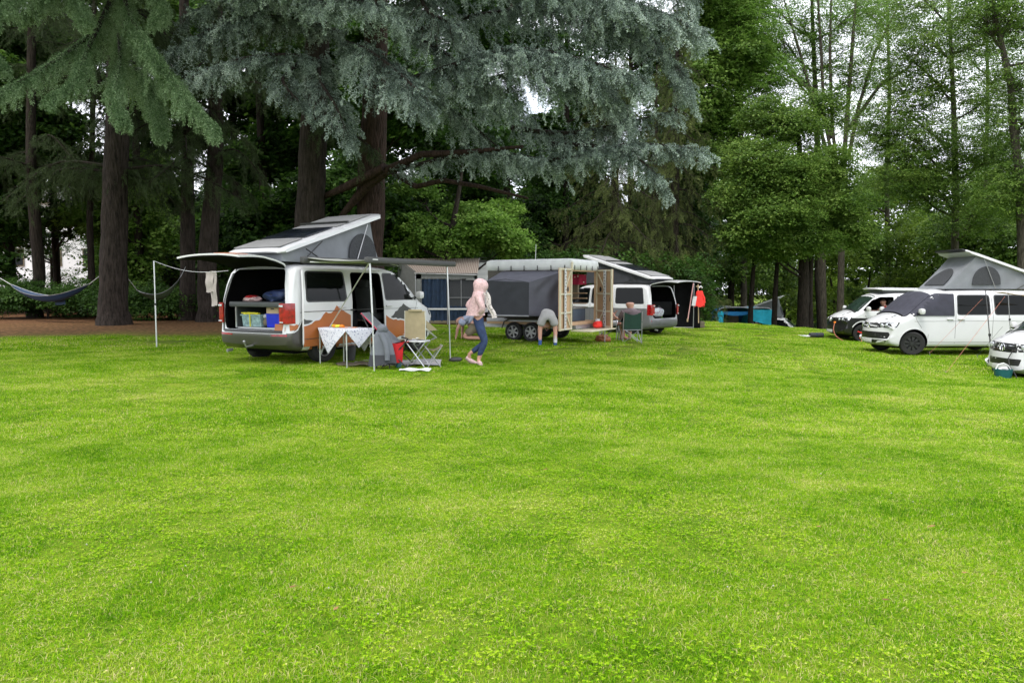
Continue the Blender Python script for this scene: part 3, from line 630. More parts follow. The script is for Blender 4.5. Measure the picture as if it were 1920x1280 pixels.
def broadleaf(name,label,px,Y,trunk_r,clumps,leaves,bark,size=.12,per=1.0,tops=None,group=None,limb=.05,cat='tree',dens=5,twig=1):
    b0=Vector(G(px,Y)); t=thing(name,label,cat,b0,group=group)
    key=(leaves.name,round(size,2))
    if key not in SPR: SPR[key]=leaf_spray('%s_spray_%d'%(leaves.name,int(size*100)),leaves,int(46*(.13/size)**.8),.5,size)
    out=[];tips=[]
    for c,r,n in clumps:
        c=(Vector(c)-b0); q=clump_leaves(c,r,max(4,int(n*dens)),per); out.append(q); tips.append((c,q[0]))
    p,r_,s_,ti=[np.concatenate([q[k] for q in out]) for k in range(4)]; QC[0]+=len(p)
    scatter_object('crown',p,r_,s_,SPR[key],'stuff',ti,t)
    top=max(c.z for c,_ in tips)
    tp=[Vector((0,0,-.15)),Vector((0,0,.4))]+([p_-b0 for p_ in PX(tops)] if tops else [Vector((random.uniform(-.2,.2)*k,random.uniform(-.2,.2)*k,top*(k+1)/4)) for k in range(4)])
    ex=[]; line=tp[1:]
    for c,cc in tips:
        horiz=math.hypot(c.x,c.y); h=max(min(c.z-.55*horiz-.3,line[-1].z*.92),min(1.4,top*.3))
        st=line[-1]
        for i in range(len(line)-1):
            if line[i].z<=h<=line[i+1].z:
                f=max(0,min(1,(h-line[i].z)/max(line[i+1].z-line[i].z,.01))); st=line[i].lerp(line[i+1],f); break
        d=c-st; sd_=Vector((-d.y,d.x,0))*random.uniform(-.12,.12); m1=st+d*.33+Vector((0,0,-.06*d.length))+sd_; m2=st+d*.7+Vector((0,0,-.03*d.length))+sd_*.6
        path=[Vector(p_) for p_ in catmull([st,m1,m2,c],8)]; rr=list(np.linspace(limb*1.4,limb*.3,8)); ex.append((path,rr,6))
        for q in cc[:int(14*twig)]:
            q=Vector(q); k=random.randint(3,6); a_=path[k]; mq=a_.lerp(q,.5)+Vector((random.uniform(-.1,.1),random.uniform(-.1,.1),.10)); ex.append(([a_,mq,q],[rr[k]*.5,limb*.2,.005],4))
    trunk_part(t,tp,[trunk_r*1.4,trunk_r]+list(np.linspace(trunk_r*.95,trunk_r*.3,len(tp)-2)),bark,extra=ex)
    return t
def cl_px(l): return [(P(a,b,Y),(rx,ry,rz),n) for a,b,Y,rx,ry,rz,n in l]
# linden group right of the middle
broadleaf('linden_tree','dense mid-green linden with tiered rounded crown behind the blue tents','' and 0 or 1505,39,.30,cl_px([
  (1480,240,39,1.9,1.8,1.2,60),(1420,300,38.5,2.0,2,1.2,70),(1540,310,38.5,2.0,2,1.2,70),(1470,330,37.6,2.0,1.7,1.1,80),(1390,370,38.5,1.9,2,1.1,70),(1460,400,37.2,2.2,1.8,1.0,90),(1560,380,38.3,2.0,2,1.1,70),
  (1400,440,38,1.7,1.8,.9,60),(1500,450,37.8,2,1.8,.9,70),(1590,430,38.8,1.6,2,1.0,50),(1440,465,39,1.6,1.8,.7,40),(1540,200,40,1.6,1.6,1.2,40),(1430,215,39.5,1.4,1.6,1,36)]),M['mid_leaves'],M['dark_bark'],.13,1.0,
  tops=[(1507,540,39),(1507,470,39),(1506,400,39),(1500,300,39),(1495,220,39)])
for px,Y,r,tops,lb in ((1407,40,.14,[(1409,560,40),(1413,500,40),(1425,440,40),(1432,400,40)],'slender leaning tree between the two blue tents'),
  (1452,40,.15,[(1453,560,40),(1457,500,40),(1460,440,40),(1462,400,40)],'slender upright tree directly right of the bright cyan tent'),
  (1519,39.5,.17,[(1518,560,39.5),(1520,500,39.5),(1523,440,39.5),(1524,380,39.5)],'trunk hugging the right side of the stout linden trunk'),
  (1537,41,.13,[(1534,560,41),(1530,520,41),(1531,470,41),(1533,420,41)],'forked small tree just left of the black and white van')):
    broadleaf('linden_tree',lb,px,Y,r,cl_px([(tops[-1][0],tops[-1][1]-20,Y,1.8,1.5,.9,45),(tops[-1][0]-15,tops[-1][1]-60,Y,1.5,1.5,.9,40)]),M['mid_leaves'],M['dark_bark'],.13,1.0,tops=tops)
# tall airy trees against the sky
def airy(label,px,Y,r,tops,cl,leaves,size=.13,dens=4.6,limb=.06):
    cl=[(a_+random.uniform(-20,20),b_+random.uniform(-25,25),Y_,rx*1.25,ry*1.2,rz*1.75,n_) for a_,b_,Y_,rx,ry,rz,n_ in cl]; return broadleaf('tall_tree',label,px,Y,r,cl_px(cl),leaves,M['pale_bark'],.13,.78,tops=tops,limb=limb,dens=dens,twig=2.2)
airy('tall many-stemmed open tree rising above the dense linden, sky between its stems',1545,52,.28,[(1540,480,52),(1535,330,52),(1530,200,52),(1525,80,52),(1520,-60,52)],
  [(1450,60,52,3,2,1.2,60),(1520,40,52,2.6,2,1.5,50),(1600,60,51,2.6,2,1.3,60),(1480,130,52,2.4,2,1,50),(1570,130,52,2.2,2,1.0,30),(1620,110,50,2,2,1,44),(1390,120,50,2.2,2,1.4,60),(1440,-20,52,3,2,1.4,50),(1560,-30,52,3,2,1.4,50),(1400,20,49,2.2,2,1.6,60),(1360,170,48,1.6,2,1.2,40)],M['bright_leaves'])
airy('light green open tree between the bare stems and the tiered tree',1665,58,.2,[(1665,480,58),(1662,330,58),(1668,180,58),(1664,40,58),(1660,-80,58)],[(1640,60,58,2.6,2,1.2,50),(1690,20,58,2.6,2,1.2,50),(1650,170,58,2.2,2,1,36),(1610,240,58,2.2,2,1,50),(1670,300,58,2.6,2,1,60),(1620,340,58,2.6,2,1,60),(1700,-40,58,3,2,1.2,50),(1600,0,58,2.6,2,1.2,40)],M['bright_leaves'])
airy('pale green tall tree deep behind, right of the tiered tree',1850,60,.2,[(1850,480,60),(1848,330,60),(1852,180,60),(1850,40,60),(1850,-80,60)],[(1820,100,60,3,2,1.2,50),(1880,140,60,3,2,1.2,50),(1840,230,60,3,2,1.2,60),(1900,260,60,3,2,1.2,60),(1830,0,60,3,2,1.4,50),(1900,30,60,3,2,1.4,50),(1860,340,60,3,2,1.2,60)],M['bright_leaves'])
airy('bright leafy tree rising between the olive spruce and the linden',1395,47,.2,[(1395,480,47),(1392,330,47),(1388,180,47),(1384,40,47),(1380,-80,47)],[(1360,60,47,2,2,1.2,60),(1410,30,47,2.2,2,1.2,60),(1380,150,47,2,2,1,50),(1430,120,47,2,2,1,50),(1350,240,47,1.8,2,1,50),(1400,220,47,1.8,2,1,50),(1370,-20,47,2.6,2,1.2,50),(1450,170,47,1.6,1.6,.8,30)],M['bright_leaves'])
b=thing('bare_stem_tree','bundle of long pale bare stems fanning upward against the sky above the linden','tree',G(1575,50))
trunk_part(b,[Vector((0,0,-.1)),Vector((0,0,3)),P(1580,330,50)-b.location,P(1590,200,50)-b.location,P(1600,60,50)-b.location,P(1612,-80,50)-b.location],[.3,.22,.17,.14,.1,.05],M['pale_bark'],
  extra=[([p-b.location for p in PX(q)],[.13,.11,.09,.04],6) for q in ([(1578,400,50),(1560,230,50),(1556,100,50),(1560,-60,50)],[(1575,380,50),(1530,210,50),(1500,100,50),(1470,0,50)],[(1578,380,50),(1545,220,50),(1540,100,50),(1530,-60,50)],
   [(1590,300,50),(1610,200,50),(1640,100,50),(1690,0,50)],[(1560,260,50),(1520,170,50),(1460,120,50),(1430,80,50)],[(1585,250,50),(1650,160,50),(1700,130,50),(1750,60,50)])])
q_=clump_leaves(P(1590,120,50)-b.location,(4.5,2.5,5),420,.6); scatter_object('crown',*q_[:3],SPR[('mid_leaves',.13)],'stuff',q_[3],b)
airy('leafy tree with tiered side branches standing behind the white camper roof',1788,44,.22,[(1790,480,44),(1792,380,44),(1790,260,44),(1786,150,44),(1780,30,44),(1776,-120,44)],
  [(1700,190,44,2.2,2,.9,70),(1760,150,44,2.2,2,.9,70),(1840,180,44,2.2,2,.9,60),(1710,270,43,2.0,2,.9,70),(1790,270,43,2.4,2,.9,80),(1860,290,43,1.8,2,.8,50),(1700,340,43,1.8,2,.9,60),(1770,360,43,2.2,2,.8,70),(1750,60,44,2.2,2,1,50),(1830,60,44,2.2,2,1,50),(1690,110,44,2,2,1,40),(1850,400,42,1.8,2,.9,60),(1650,250,45,1.6,1.6,.8,36),(1740,-30,44,3,2,1.4,50)],M['mid_leaves'])
airy('dark leaning trunked tree at the right edge with thin crown against the sky',1915,38,.24,[(1918,480,38),(1912,330,38),(1900,240,38),(1895,160,38),(1880,90,38),(1862,20,38),(1850,-80,38)],
  [(1890,60,38,2.4,2,1,44),(1850,20,38,2,2,.9,40),(1910,150,38,1.6,2,.8,36),(1930,250,38,1.6,2,1,50),(1905,360,38,1.8,2,1,80),(1940,330,38,1.8,2,1,60),(1880,-40,38,2.6,2,1.2,50),(1960,80,38,2.4,2,1.4,60)],M['mid_leaves'])
# yellowish understorey behind the right-hand vans
for i,(px,Y,c) in enumerate(((1560,54,[(1560,480,54,2.6,2,1.6,60),(1530,560,54,2.2,2,1.3,44)]),(1620,56,[(1620,470,56,3,2,2,70),(1600,560,56,2.4,2,1.2,40)]),(1680,58,[(1680,440,58,3.2,2,2,80),(1690,530,58,3,2,1.5,60)]),(1740,54,[(1745,460,54,3,2,2,80),(1740,540,54,2.6,2,1.4,60)]),
   (1810,50,[(1810,440,50,3,2,2,80),(1850,500,50,3,2,1.6,60)]),(1900,48,[(1900,440,48,2.8,2,1.8,80),(1930,500,48,2.6,2,1.5,60)]),(1400,60,[(1400,520,60,3,2,2,50),(1350,560,60,3,2,1.5,40)]),(1470,60,[(1470,540,60,3,2,2,50),(1440,480,60,3,2,1.6,40)]))):
    broadleaf('understorey_tree',['low yellow-green tree seen between the linden trunks and the black van','light green bushy tree behind the black van roof','yellow-green tree with bare twigs above the gap between black and white vans','broad yellow-green tree just left of the white camper raised roof','deep green bushy tree behind the white camper raised roof','bushy tree behind the right end of the white camper','hazy green tree behind the left blue tent','pale green tree behind the grey wedge roof of the distant van'][i],px,Y,.12,cl_px(c),M['yellow_leaves'] if i in(0,2,3) else M['mid_leaves'],M['dark_bark'],.15,1.3,dens=3)
# bright maple behind the caravan
broadleaf('maple_tree','bright fresh green maple with a leaning trunk behind the caravan','' and 0 or 838,31,.17,cl_px([(790,430,32,1.3,1.5,.7,50),(850,450,31.5,1.4,1.5,.7,60),(910,430,31.5,1.5,1.5,.8,70),(960,455,32,1.0,1.3,.6,44),(780,360,33,1.3,1.5,.6,30),(760,470,32,1.1,1.2,.5,30),(880,400,33,1.3,1.2,.6,40),(940,400,34,1.2,1.2,.6,36),(735,400,33,1,1.2,.8,24)]),M['bright_leaves'],M['grey_bark'],.17,.8,dens=4,
  tops=[(835,500,31),(845,440,31),(855,390,31),(862,350,31),(868,300,31)])
# --- olive drooping spruces
def spruce(label,px,Y,h,rad,needles,n=60,lo=.6,dens=.5,leaf=(.16,.05)):
    b0=Vector(G(px,Y)); t=thing('spruce_tree',label,'tree',b0); bo=[];sp_=[]
    for k in range(n):
        f=(k+.5)/n; z=lo+(h-lo)*f; a=k*2.4+random.uniform(-.4,.4); L=rad*(1-f)**.75*random.uniform(.75,1.1)+.3
        d=Vector((math.cos(a),math.sin(a),0)); s=[Vector((0,0,z)),d*L*.35+Vector((0,0,z-.05*L)),d*L*.75+Vector((0,0,z-.3*L)),d*L+Vector((0,0,z-.33*L))]
        if a%(2*PI)<.0: continue
        bo.append(fan_bough(s,lat=.75,hang=1.7,dens=dens,leaf=leaf,sub=.42,spacing=.15)); sp_.append((s,.04))
    assemble(t,bo,needles,M['dark_bark'],sp_); trunk_part(t,[(0,0,-.1),(0,0,h*.5),(0,0,h)],[.34,.2,.04],M['dark_bark'])
    
spruce('tall olive-brown spruce with curtain-like drooping branches right of the blue cedar',1262,39,16.5,2.9,M['olive_needles'],70,1.2,.42)
spruce('olive spruce low behind the trailer, partly under the blue cedar boughs',1150,37,13,4.4,M['olive_needles'],56,1.0,.42)
spruce('dark spruce behind the grey camper roof, between the two olive ones',1225,43,15,3.6,M['dark_needles'],40,1.0,.35)
s=[]; b0=Vector(G(1100,27))
# --- dark backdrop wood on the left and behind the middle
names=['dark leafy tree filling the far left edge, above the blue hammock','dark leafy tree just outside the left edge','dark leafy tree behind the blue hammock','dark leafy tree left of the stout cedar trunk, deep in the wood','bright green tree between the stout cedar trunk and the green hammock','dense tree behind the green hammock','dark tree deep behind the two close trunks','dark bushy tree deep behind the open tailgate','dark broad tree behind the raised roof of the copper camper','dark leafy tree behind the awning of the copper camper','dark tree filling the wood behind the maple','dark tree above the trailer tarpaulin','dark tree behind the trailer and the grey camper','dark tree behind the grey camper roof','dark leafy tree behind the hanging red jacket','dark leafy tree above the left blue tent']
spots=[(25,36),(-70,34),(-30,40),(110,44),(265,38),(320,46),(450,40),(500,34),(600,38),(700,32),(820,38),(950,42),(1060,46),(1180,50),(1290,46),(1370,48)]
for (px,Y),lb in zip(spots,names):
    s=Y/1387; b0=G(px,Y); c=[]
    low = px>1200
    for k in range(11):
        py=random.uniform(-60,470 if not low else 540); 
        c.append((px+random.uniform(-90,90),py,Y+random.uniform(-2,2),random.uniform(1.6,2.6),2.0,random.uniform(.8,1.5),26))
    if px in(25,-70): c=[(a_,min(b_,400),*r_) for a_,b_,*r_ in c]
    if px>160 or px<-40: c.append((px+random.uniform(-40,40),500,Y,2.2,1.8,1.0,24))
    c.append((px,-200,Y,3,3,2,30)); c.append((px+60,-330,Y,3,3,2,30))
    mt=M['bright_leaves'] if px in(265,) else (M['mid_leaves'] if px>1240 else M['dark_leaves'])
    broadleaf('wood_tree',lb,px,Y,.2,cl_px(c),mt,M['dark_bark'],.17,1.3,dens=6)
for i,(px,Y) in enumerate([(1330,72),(1400,78),(1480,74),(1560,80),(1640,76),(1720,80),(1800,74),(1880,78),(1960,72)]):
    c=[(px+random.uniform(-60,60),random.uniform(330,560),Y,3.4,2.6,2.2,40) for k in range(7)]+[(px,585,Y,3,2.4,1.2,30)]
    broadleaf('far_tree','' or ['far tree behind the black annexe','far tree above the left blue tent','far tree right of the distant wedge roof van','far tree between the linden trunks','far tree above the black and white van','far tree left of the raised grey roof','far tree behind the raised grey roof of the white camper','far tree above the right part of the white camper','far tree at the right edge of the picture'][i],px,Y,.2,cl_px(c),M['yellow_leaves'] if i%3 else M['mid_leaves'],M['dark_bark'],.17,2.0,dens=2)
# shrubs at the wood's edge
sh=[(-10,30,'dark shrub at the far left edge below the blue hammock'),(90,30,'dark shrub under the middle of the blue hammock'),(150,32,'leafy shrub beside the left foot of the stout cedar trunk'),(275,29,'shrub under the left end of the green hammock'),(322,29.5,'olive shrub under the green hammock, beside the two close trunks'),(430,30,'dark shrub behind the open tailgate'),(500,29,'dark shrub hidden behind the copper camper'),(20,36,'bright shrub behind the blue hammock, left'),(130,38,'bright shrub behind the blue hammock, right'),(230,36,'bushy shrub behind the stout cedar trunk'),(680,30,'dark shrub behind the camper awning'),(1330,54,'dark hedge bush left of the blue tents'),(1560,60,'hedge bush behind the linden trunks'),(1260,36,'dark hedge bush behind the black tent annexe'),(1300,44,'dark hedge bush behind the hanging red jacket'),(760,35,'dark shrub behind the caravan awning'),(860,36,'dark shrub behind the caravan, right'),(980,36,'dark shrub behind the trailer'),(1080,36,'dark shrub behind the trailer doors')]
for px,Y,lb in sh:
    b0=Vector(G(px,Y)); c=[]
    hgt=1.1 if px<600 else 1.8
    for k in range(4): c.append((b0+Vector((random.uniform(-1.3,1.3),random.uniform(-.5,.5),random.uniform(.5,hgt))),(1.1,.9,.6),18))
    broadleaf('shrub',lb,px,Y,.04,c,M['bright_leaves'] if Y in(36,38) and px<240 else M['dark_leaves'],M['dark_bark'],.13,.7,tops=None,limb=.02,cat='shrub',dens=4)
print('sprays',QC)
n_=9000; px_=rng.uniform(190,1330,n_); Yw=rng.uniform(54,66,n_); xw=(px_-960)/F*Yw; hw_=rng.random(n_)**.85*np.where(px_>640,18,12)*(.75+.25*np.sin(px_*.031))
scatter_object('far_wood',np.stack([xw,Yw,gz(xw,Yw)+hw_],1),np.stack([rng.normal(0,.4,n_),rng.normal(0,.4,n_),rng.uniform(0,6.3,n_)],1),rng.uniform(1.6,2.8,n_),SPR[('dark_leaves',.17)],'stuff',rng.normal(0,.1,n_))
n_=1500; px_=rng.uniform(600,1330,n_); Yw=rng.uniform(35,40,n_); xw=(px_-960)/F*Yw
scatter_object('undergrowth',np.stack([xw,Yw,gz(xw,Yw)+rng.random(n_)**.8*3.2],1),np.stack([rng.normal(0,.4,n_),rng.normal(0,.4,n_),rng.uniform(0,6.3,n_)],1),rng.uniform(.8,1.5,n_),SPR[('dark_leaves',.13)],'stuff',rng.normal(0,.1,n_))
broadleaf('wood_tree','loose dark tree in front of the pale house wall, leaves scattered over it',100,50,.10,cl_px([(30,450,50,2,1.2,1.4,26),(90,470,50,2,1.2,1.2,22),(140,440,50,2,1.2,1.6,30),(60,400,50,2.4,1.2,1.2,34),(110,520,50,2.4,1.2,.8,18)]),M['dark_leaves'],M['dark_bark'],.13,.7,dens=2.4,twig=2)
# pale house seen through the wood
hs=thing('house','white walled house glimpsed through the trees behind the blue hammock','house',P(70,525,62)-Vector((0,0,3)),R(4))
MB().box((0,3,4.7),(13,6,9.4)).build('wall',M['house_white'],hs,ang=20)
for x in(-1.4,1.6,4.2): 
    wv=MB().box((x,-.03,4.9),(.9,.1,1.5)).build('window',M['khaki'],hs); MB().box((x,-.09,4.9),(.7,.06,1.3)).build('pane',M['glass'],wv); wv['label']='brown framed window'
MB().prism([(-7,9.4),(7,9.4),(5,11),(-5,11)],-.6,6.6,'y').build('roof',M['tent_grey'],hs)
fw=MB()
for k in range(50):
    y=random.uniform(3.2,13)**1.0; x=random.uniform(-.72,.72)*y; z=float(gz(x,y)); r_=random.uniform(.004,.006); fw.lathe([(.001,-r_),(r_,0),(.001,r_)],(x,y,z+.035+.01*random.random()),'z',6)
tag(fw.build('clover_flowers',mat('clover_flower',(.33,.32,.27),.9)),kind='stuff')
# fallen leaves and twigs on the lawn
lv=MB()
for k in range(45):
    y=random.uniform(3,16); x=random.uniform(-.7,.7)*y; z=float(gz(x,y))+.045; a=random.uniform(0,6.3); s_=random.uniform(.012,.028)
    d=Vector((math.cos(a),math.sin(a),.2))*s_; e=Vector((-math.sin(a),math.cos(a),.1))*s_*.5; c=Vector((x,y,z)); lv.add([c-d,c+e,c+d,c-e],[(0,1,2,3)])
o=lv.build('fallen_leaves',mat('dry_leaf',(.20,.12,.05),.9,var=.5,spec=.1)); tag(o,kind='stuff')

# ------------------------------------------------------------ vans
# centre-line outline of the body, (x from the tail forward, z, how far the surface falls back towards the sides)
SIL=[(.14,.27,0),(.03,.36,.05),(0,.48,.07),(0,.62,.07),(.045,.68,.06),(.05,.95,.05),(.07,1.2,.05),(.15,1.55,.05),(.23,1.80,.05),(.33,1.90,.05),(.55,1.94,.07),
 (1.4,1.955,.08),(2.3,1.955,.08),(3.0,1.94,.08),(3.3,1.90,.09),(3.5,1.82,.10),(3.75,1.63,.12),(4.0,1.40,.13),(4.17,1.24,.13),(4.28,1.185,.12),(4.5,1.12,.11),(4.7,1.03,.14),(4.81,.95,.2),
 (4.86,.86,.25),(4.88,.72,.26),(4.90,.58,.26),(4.905,.42,.24),(4.86,.29,.18),(4.72,.23,.06),(4.4,.24,0),(3,.25,0),(1.5,.25,0),(.6,.25,0)]
def HW(x,z):
    w_=.95
    if z>1.1: w_-=.13*((z-1.1)/.85)**1.35
    if z<.5: w_-=.03*((.5-z)/.25)**2
    if x>4.0: w_-=.14*((x-4.0)/.9)**2
    if x<.35: w_-=.03*((.35-x)/.35)**2
    return w_
def body_bm(inset=0, zmin=None, xmax=None):
    pts=[]
    n=len(SIL)
    for i in range(n):
        a,b=SIL[i],SIL[(i+1)%n]; k=max(1,int(math.hypot(b[0]-a[0],b[1]-a[1])/.22))
        for j in range(k):
            t=j/k; pts.append([a[q]*(1-t)+b[q]*t for q in range(3)])
    A=np.array(pts); 
    for _ in range(1): A=.25*np.roll(A,1,0)+.5*A+.25*np.roll(A,-1,0)
    # inward normals
    T=norm(np.roll(A,-1,0)[:,:2]-np.roll(A,1,0)[:,:2]); Nn=np.stack([T[:,1],-T[:,0]],1)
    cen=A[:,:2].mean(0)
    if ((cen-A[:,:2])*Nn).sum()<0: Nn=-Nn
    C=A[:,:2]+Nn*inset
    if zmin: C[:,1]=np.maximum(C[:,1],zmin)
    if xmax: C[:,0]=np.minimum(C[:,0],xmax)
    B=A[:,2]; r=.085
    bm=bmesh.new(); rings=[]
    ys=np.linspace(-1,1,9)
    for t in ys:
        ring=[]
        for c,nv,b_ in zip(C,Nn,B):
            p=c+nv*b_*abs(t)**2.4; hw=HW(p[0],p[1])-r-inset; ring.append(bm.verts.new((p[0],t*hw,p[1])))
        rings.append(ring)
    m=len(C)
    for a,b in zip(rings,rings[1:]):
        for i in range(m): bm.faces.new((a[i],a[(i+1)%m],b[(i+1)%m],b[i]))
    for sg,edge in((-1,rings[0]),(1,rings[-1])):
        prev=edge; E_=[C[i]+Nn[i]*B[i] for i in range(m)]; last=None
        for k in(1,2,3,4):
            th=k*PI/8; d=r*(1-math.cos(th)); ring=[]
            for i in range(m):
                p=E_[i]+Nn[i]*d; ring.append(bm.verts.new((p[0],sg*(HW(p[0],p[1])-r-inset+r*math.sin(th)),p[1])))
            for i in range(m): bm.faces.new((prev[i],prev[(i+1)%m],ring[(i+1)%m],ring[i]))
            prev=ring; last=[E_[i]+Nn[i]*d for i in range(m)]
        for s_ in(.14,.3,.46,.62,.78):
            ring=[]
            for i in range(m):
                p=last[i]; q=np.array([min(max(p[0],.9),3.9),.78+.0*p[0]]); v=p*(1-s_)+q*s_; ring.append(bm.verts.new((v[0],sg*(HW(v[0],v[1])-inset),v[1])))
            for i in range(m): bm.faces.new((prev[i],prev[(i+1)%m],ring[(i+1)%m],ring[i]))
            prev=ring
        bm.faces.new(prev)
    bmesh.ops.recalc_face_normals(bm,faces=bm.faces); return bm
_b=body_bm(); BODY_BVH=BVHTree.FromBMesh(_b); BODY_ME=bpy.data.meshes.new('van_outer'); _b.to_mesh(BODY_ME); _b.free()
_b=body_bm(.05,.5,4.12); INNER_ME=bpy.data.meshes.new('van_inner'); _b.to_mesh(INNER_ME); _b.free()
def boolean(me, cutters, m_in):
    """me minus the cutter meshes"""
    o=bpy.data.objects.new('t',me); COL.objects.link(o); tmp=[o]
    for c in cutters:
        if not c.materials: c.materials.append(m_in)
        k=bpy.data.objects.new('c',c); COL.objects.link(k); tmp.append(k)
        md=o.modifiers.new('b','BOOLEAN'); md.operation='DIFFERENCE'; md.solver='EXACT'; md.object=k; md.material_mode='TRANSFER'; md.use_self=True; md.use_hole_tolerant=True
    dg=bpy.context.evaluated_depsgraph_get(); dg.update(); r=bpy.data.meshes.new_from_object(o.evaluated_get(dg))
    for k in tmp: bpy.data.objects.remove(k)
    return r
def patch(name, poly, side, m, parent, off=.004, deep=.004, step=.16, label=None):
    """a panel, pane or lamp laid on the body. side: 'r' 'l' (x,z) 'f' 'b' (y,z) 't' (x,y)"""
    bm=bmesh.new(); vs=[bm.verts.new((p[0],p[1],0)) for p in poly]; bm.faces.new(vs); bmesh.ops.triangulate(bm,faces=bm.faces[:])
    for ax_ in(0,1):
        lo=min(p[ax_] for p in poly); hi=max(p[ax_] for p in poly); k=lo+step
        while k<hi-.01:
            nrm=(1,0,0) if ax_==0 else (0,1,0); co=(k,0,0) if ax_==0 else (0,k,0)
            bmesh.ops.bisect_plane(bm,geom=bm.verts[:]+bm.edges[:]+bm.faces[:],plane_co=co,plane_no=nrm); k+=step
    orig={'r':lambda a,b:((a,-3,b),(0,1,0)),'l':lambda a,b:((a,3,b),(0,-1,0)),'f':lambda a,b:((7,a,b),(-1,0,0)),'b':lambda a,b:((-3,a,b),(1,0,0)),'t':lambda a,b:((a,b,4),(0,0,-1))}[side]
    for v in bm.verts:
        o,d=orig(v.co.x,v.co.y); h=BODY_BVH.ray_cast(Vector(o),Vector(d))
        if h[0] is None:
            p={'r':(o[0],-.9,o[2]),'l':(o[0],.9,o[2]),'f':(4.8,o[1],o[2]),'b':(0,o[1],o[2]),'t':(o[0],o[1],1.9)}[side]; h=BODY_BVH.find_nearest(Vector(p))
        n=h[1]; 
        if n.dot(Vector(d))>0: n=-n
        v.co=h[0]+(n*off if off<.05 else -Vector(d)*off)
    c=sum((f.normal for f in bm.faces),Vector()); 
    for f in bm.faces: f.normal_update()
    c=sum((f.normal*f.calc_area() for f in bm.faces),Vector())
    if c.dot(Vector(orig(0,1)[1]))>0: bmesh.ops.reverse_faces(bm,faces=bm.faces[:])
    bmesh.ops.solidify(bm,geom=bm.faces[:],thickness=deep+off)
    me=bpy.data.meshes.new(name); bm.to_mesh(me); bm.free(); smooth(me,30); o=link(name,me,m,parent)
    if label: o['label']=label
    return o
def strip(pts,w=.009):
    """a thin closed polygon along an open polyline"""
    L=[];Rr=[]
    for i,p in enumerate(pts):
        a=Vector(pts[max(i-1,0)]);b=Vector(pts[min(i+1,len(pts)-1)]); d=(b-a).normalized(); n=Vector((-d.y,d.x)); L.append(tuple(Vector(p)+n*w/2)); Rr.append(tuple(Vector(p)-n*w/2))
    return L+Rr[::-1]
def wheel(parent, x, y, rad, rim_m, steer=0, spokes=5, twin=False, w_=.22):
    sg=1 if y>0 else -1
    prof=[(rad*.62,-.10),(rad*.9,-.11),(rad*.985,-.085),(rad,-.05),(rad,.05),(rad*.985,.085),(rad*.9,.11),(rad*.62,.10)]
    prof=[(r,h*w_/.22) for r,h in prof]
    wh=MB().lathe(prof,axis='y',n=28,ring=True).build('wheel',M['rubber'],parent,ang=35,loc=(x,y,rad)); wh.rotation_euler.z=steer
    b=MB(); ro=rad*.64; f=sg*.075
    b.lathe([(ro,f-.06*sg),(ro,f+.02*sg),(ro*.93,f+.02*sg),(ro*.93,f-.06*sg)],axis='y',n=28,ring=True)
    b.lathe([(.001,f-.01),(.06,f-.01),(.06,f+.012),(.001,f+.012)],axis='y',n=12)
    for k in range(spokes):
        for dd in((-.10,.10) if twin else (0,)):
            a=2*PI*k/spokes+.3; a2=a+dd
            p0=Vector((math.cos(a)*.04,f,math.sin(a)*.04)); p1=Vector((math.cos(a2)*ro*.95,f,math.sin(a2)*ro*.95)); d=(p1-p0); 
            rot=Matrix.Rotation(-math.atan2(d.z,d.x),3,'Y'); b.box((p0+p1)/2,(d.length,.025,.028 if twin else .05),rot)
    b.build('rim',rim_m,wh,ang=30)
    MB().lathe([(.001,f-.06*sg-.004),(ro*.92,f-.06*sg-.004),(ro*.92,f-.06*sg+.004),(.001,f-.06*sg+.004)],axis='y',n=24).build('hub_plate',M['black_plastic'],wh)
    return wh
def side_poly(x0,x1,z0,z1,lean0=0,lean1=0,r=.06):
    return rp([(x0,z0),(x1,z0),(x1+lean1,z1),(x0+lean0,z1)],r)
def emblem(parent, y=0, z=.83, s=.075):
    h=BODY_BVH.ray_cast(Vector((7,y,z)),Vector((-1,0,0)))[0]; x=h.x+.012; b=MB()
    b.tube([(x,y+math.cos(a)*s,z+math.sin(a)*s) for a in np.linspace(0,2*PI,25)],.009,6,cap=False)
    for pl in ([(-.42,.85),(0,.12),(.42,.85)],[(-.88,.4),(-.42,-.8),(0,-.05),(.42,-.8),(.88,.4)]): b.tube([(x,y+p*s,z+q*s) for p,q in pl],.008,5)
    return b.build('emblem',M['chrome'],parent)
def V_on(body,local):   # world point of a van-local point
    return body.matrix_basis@Vector(local)
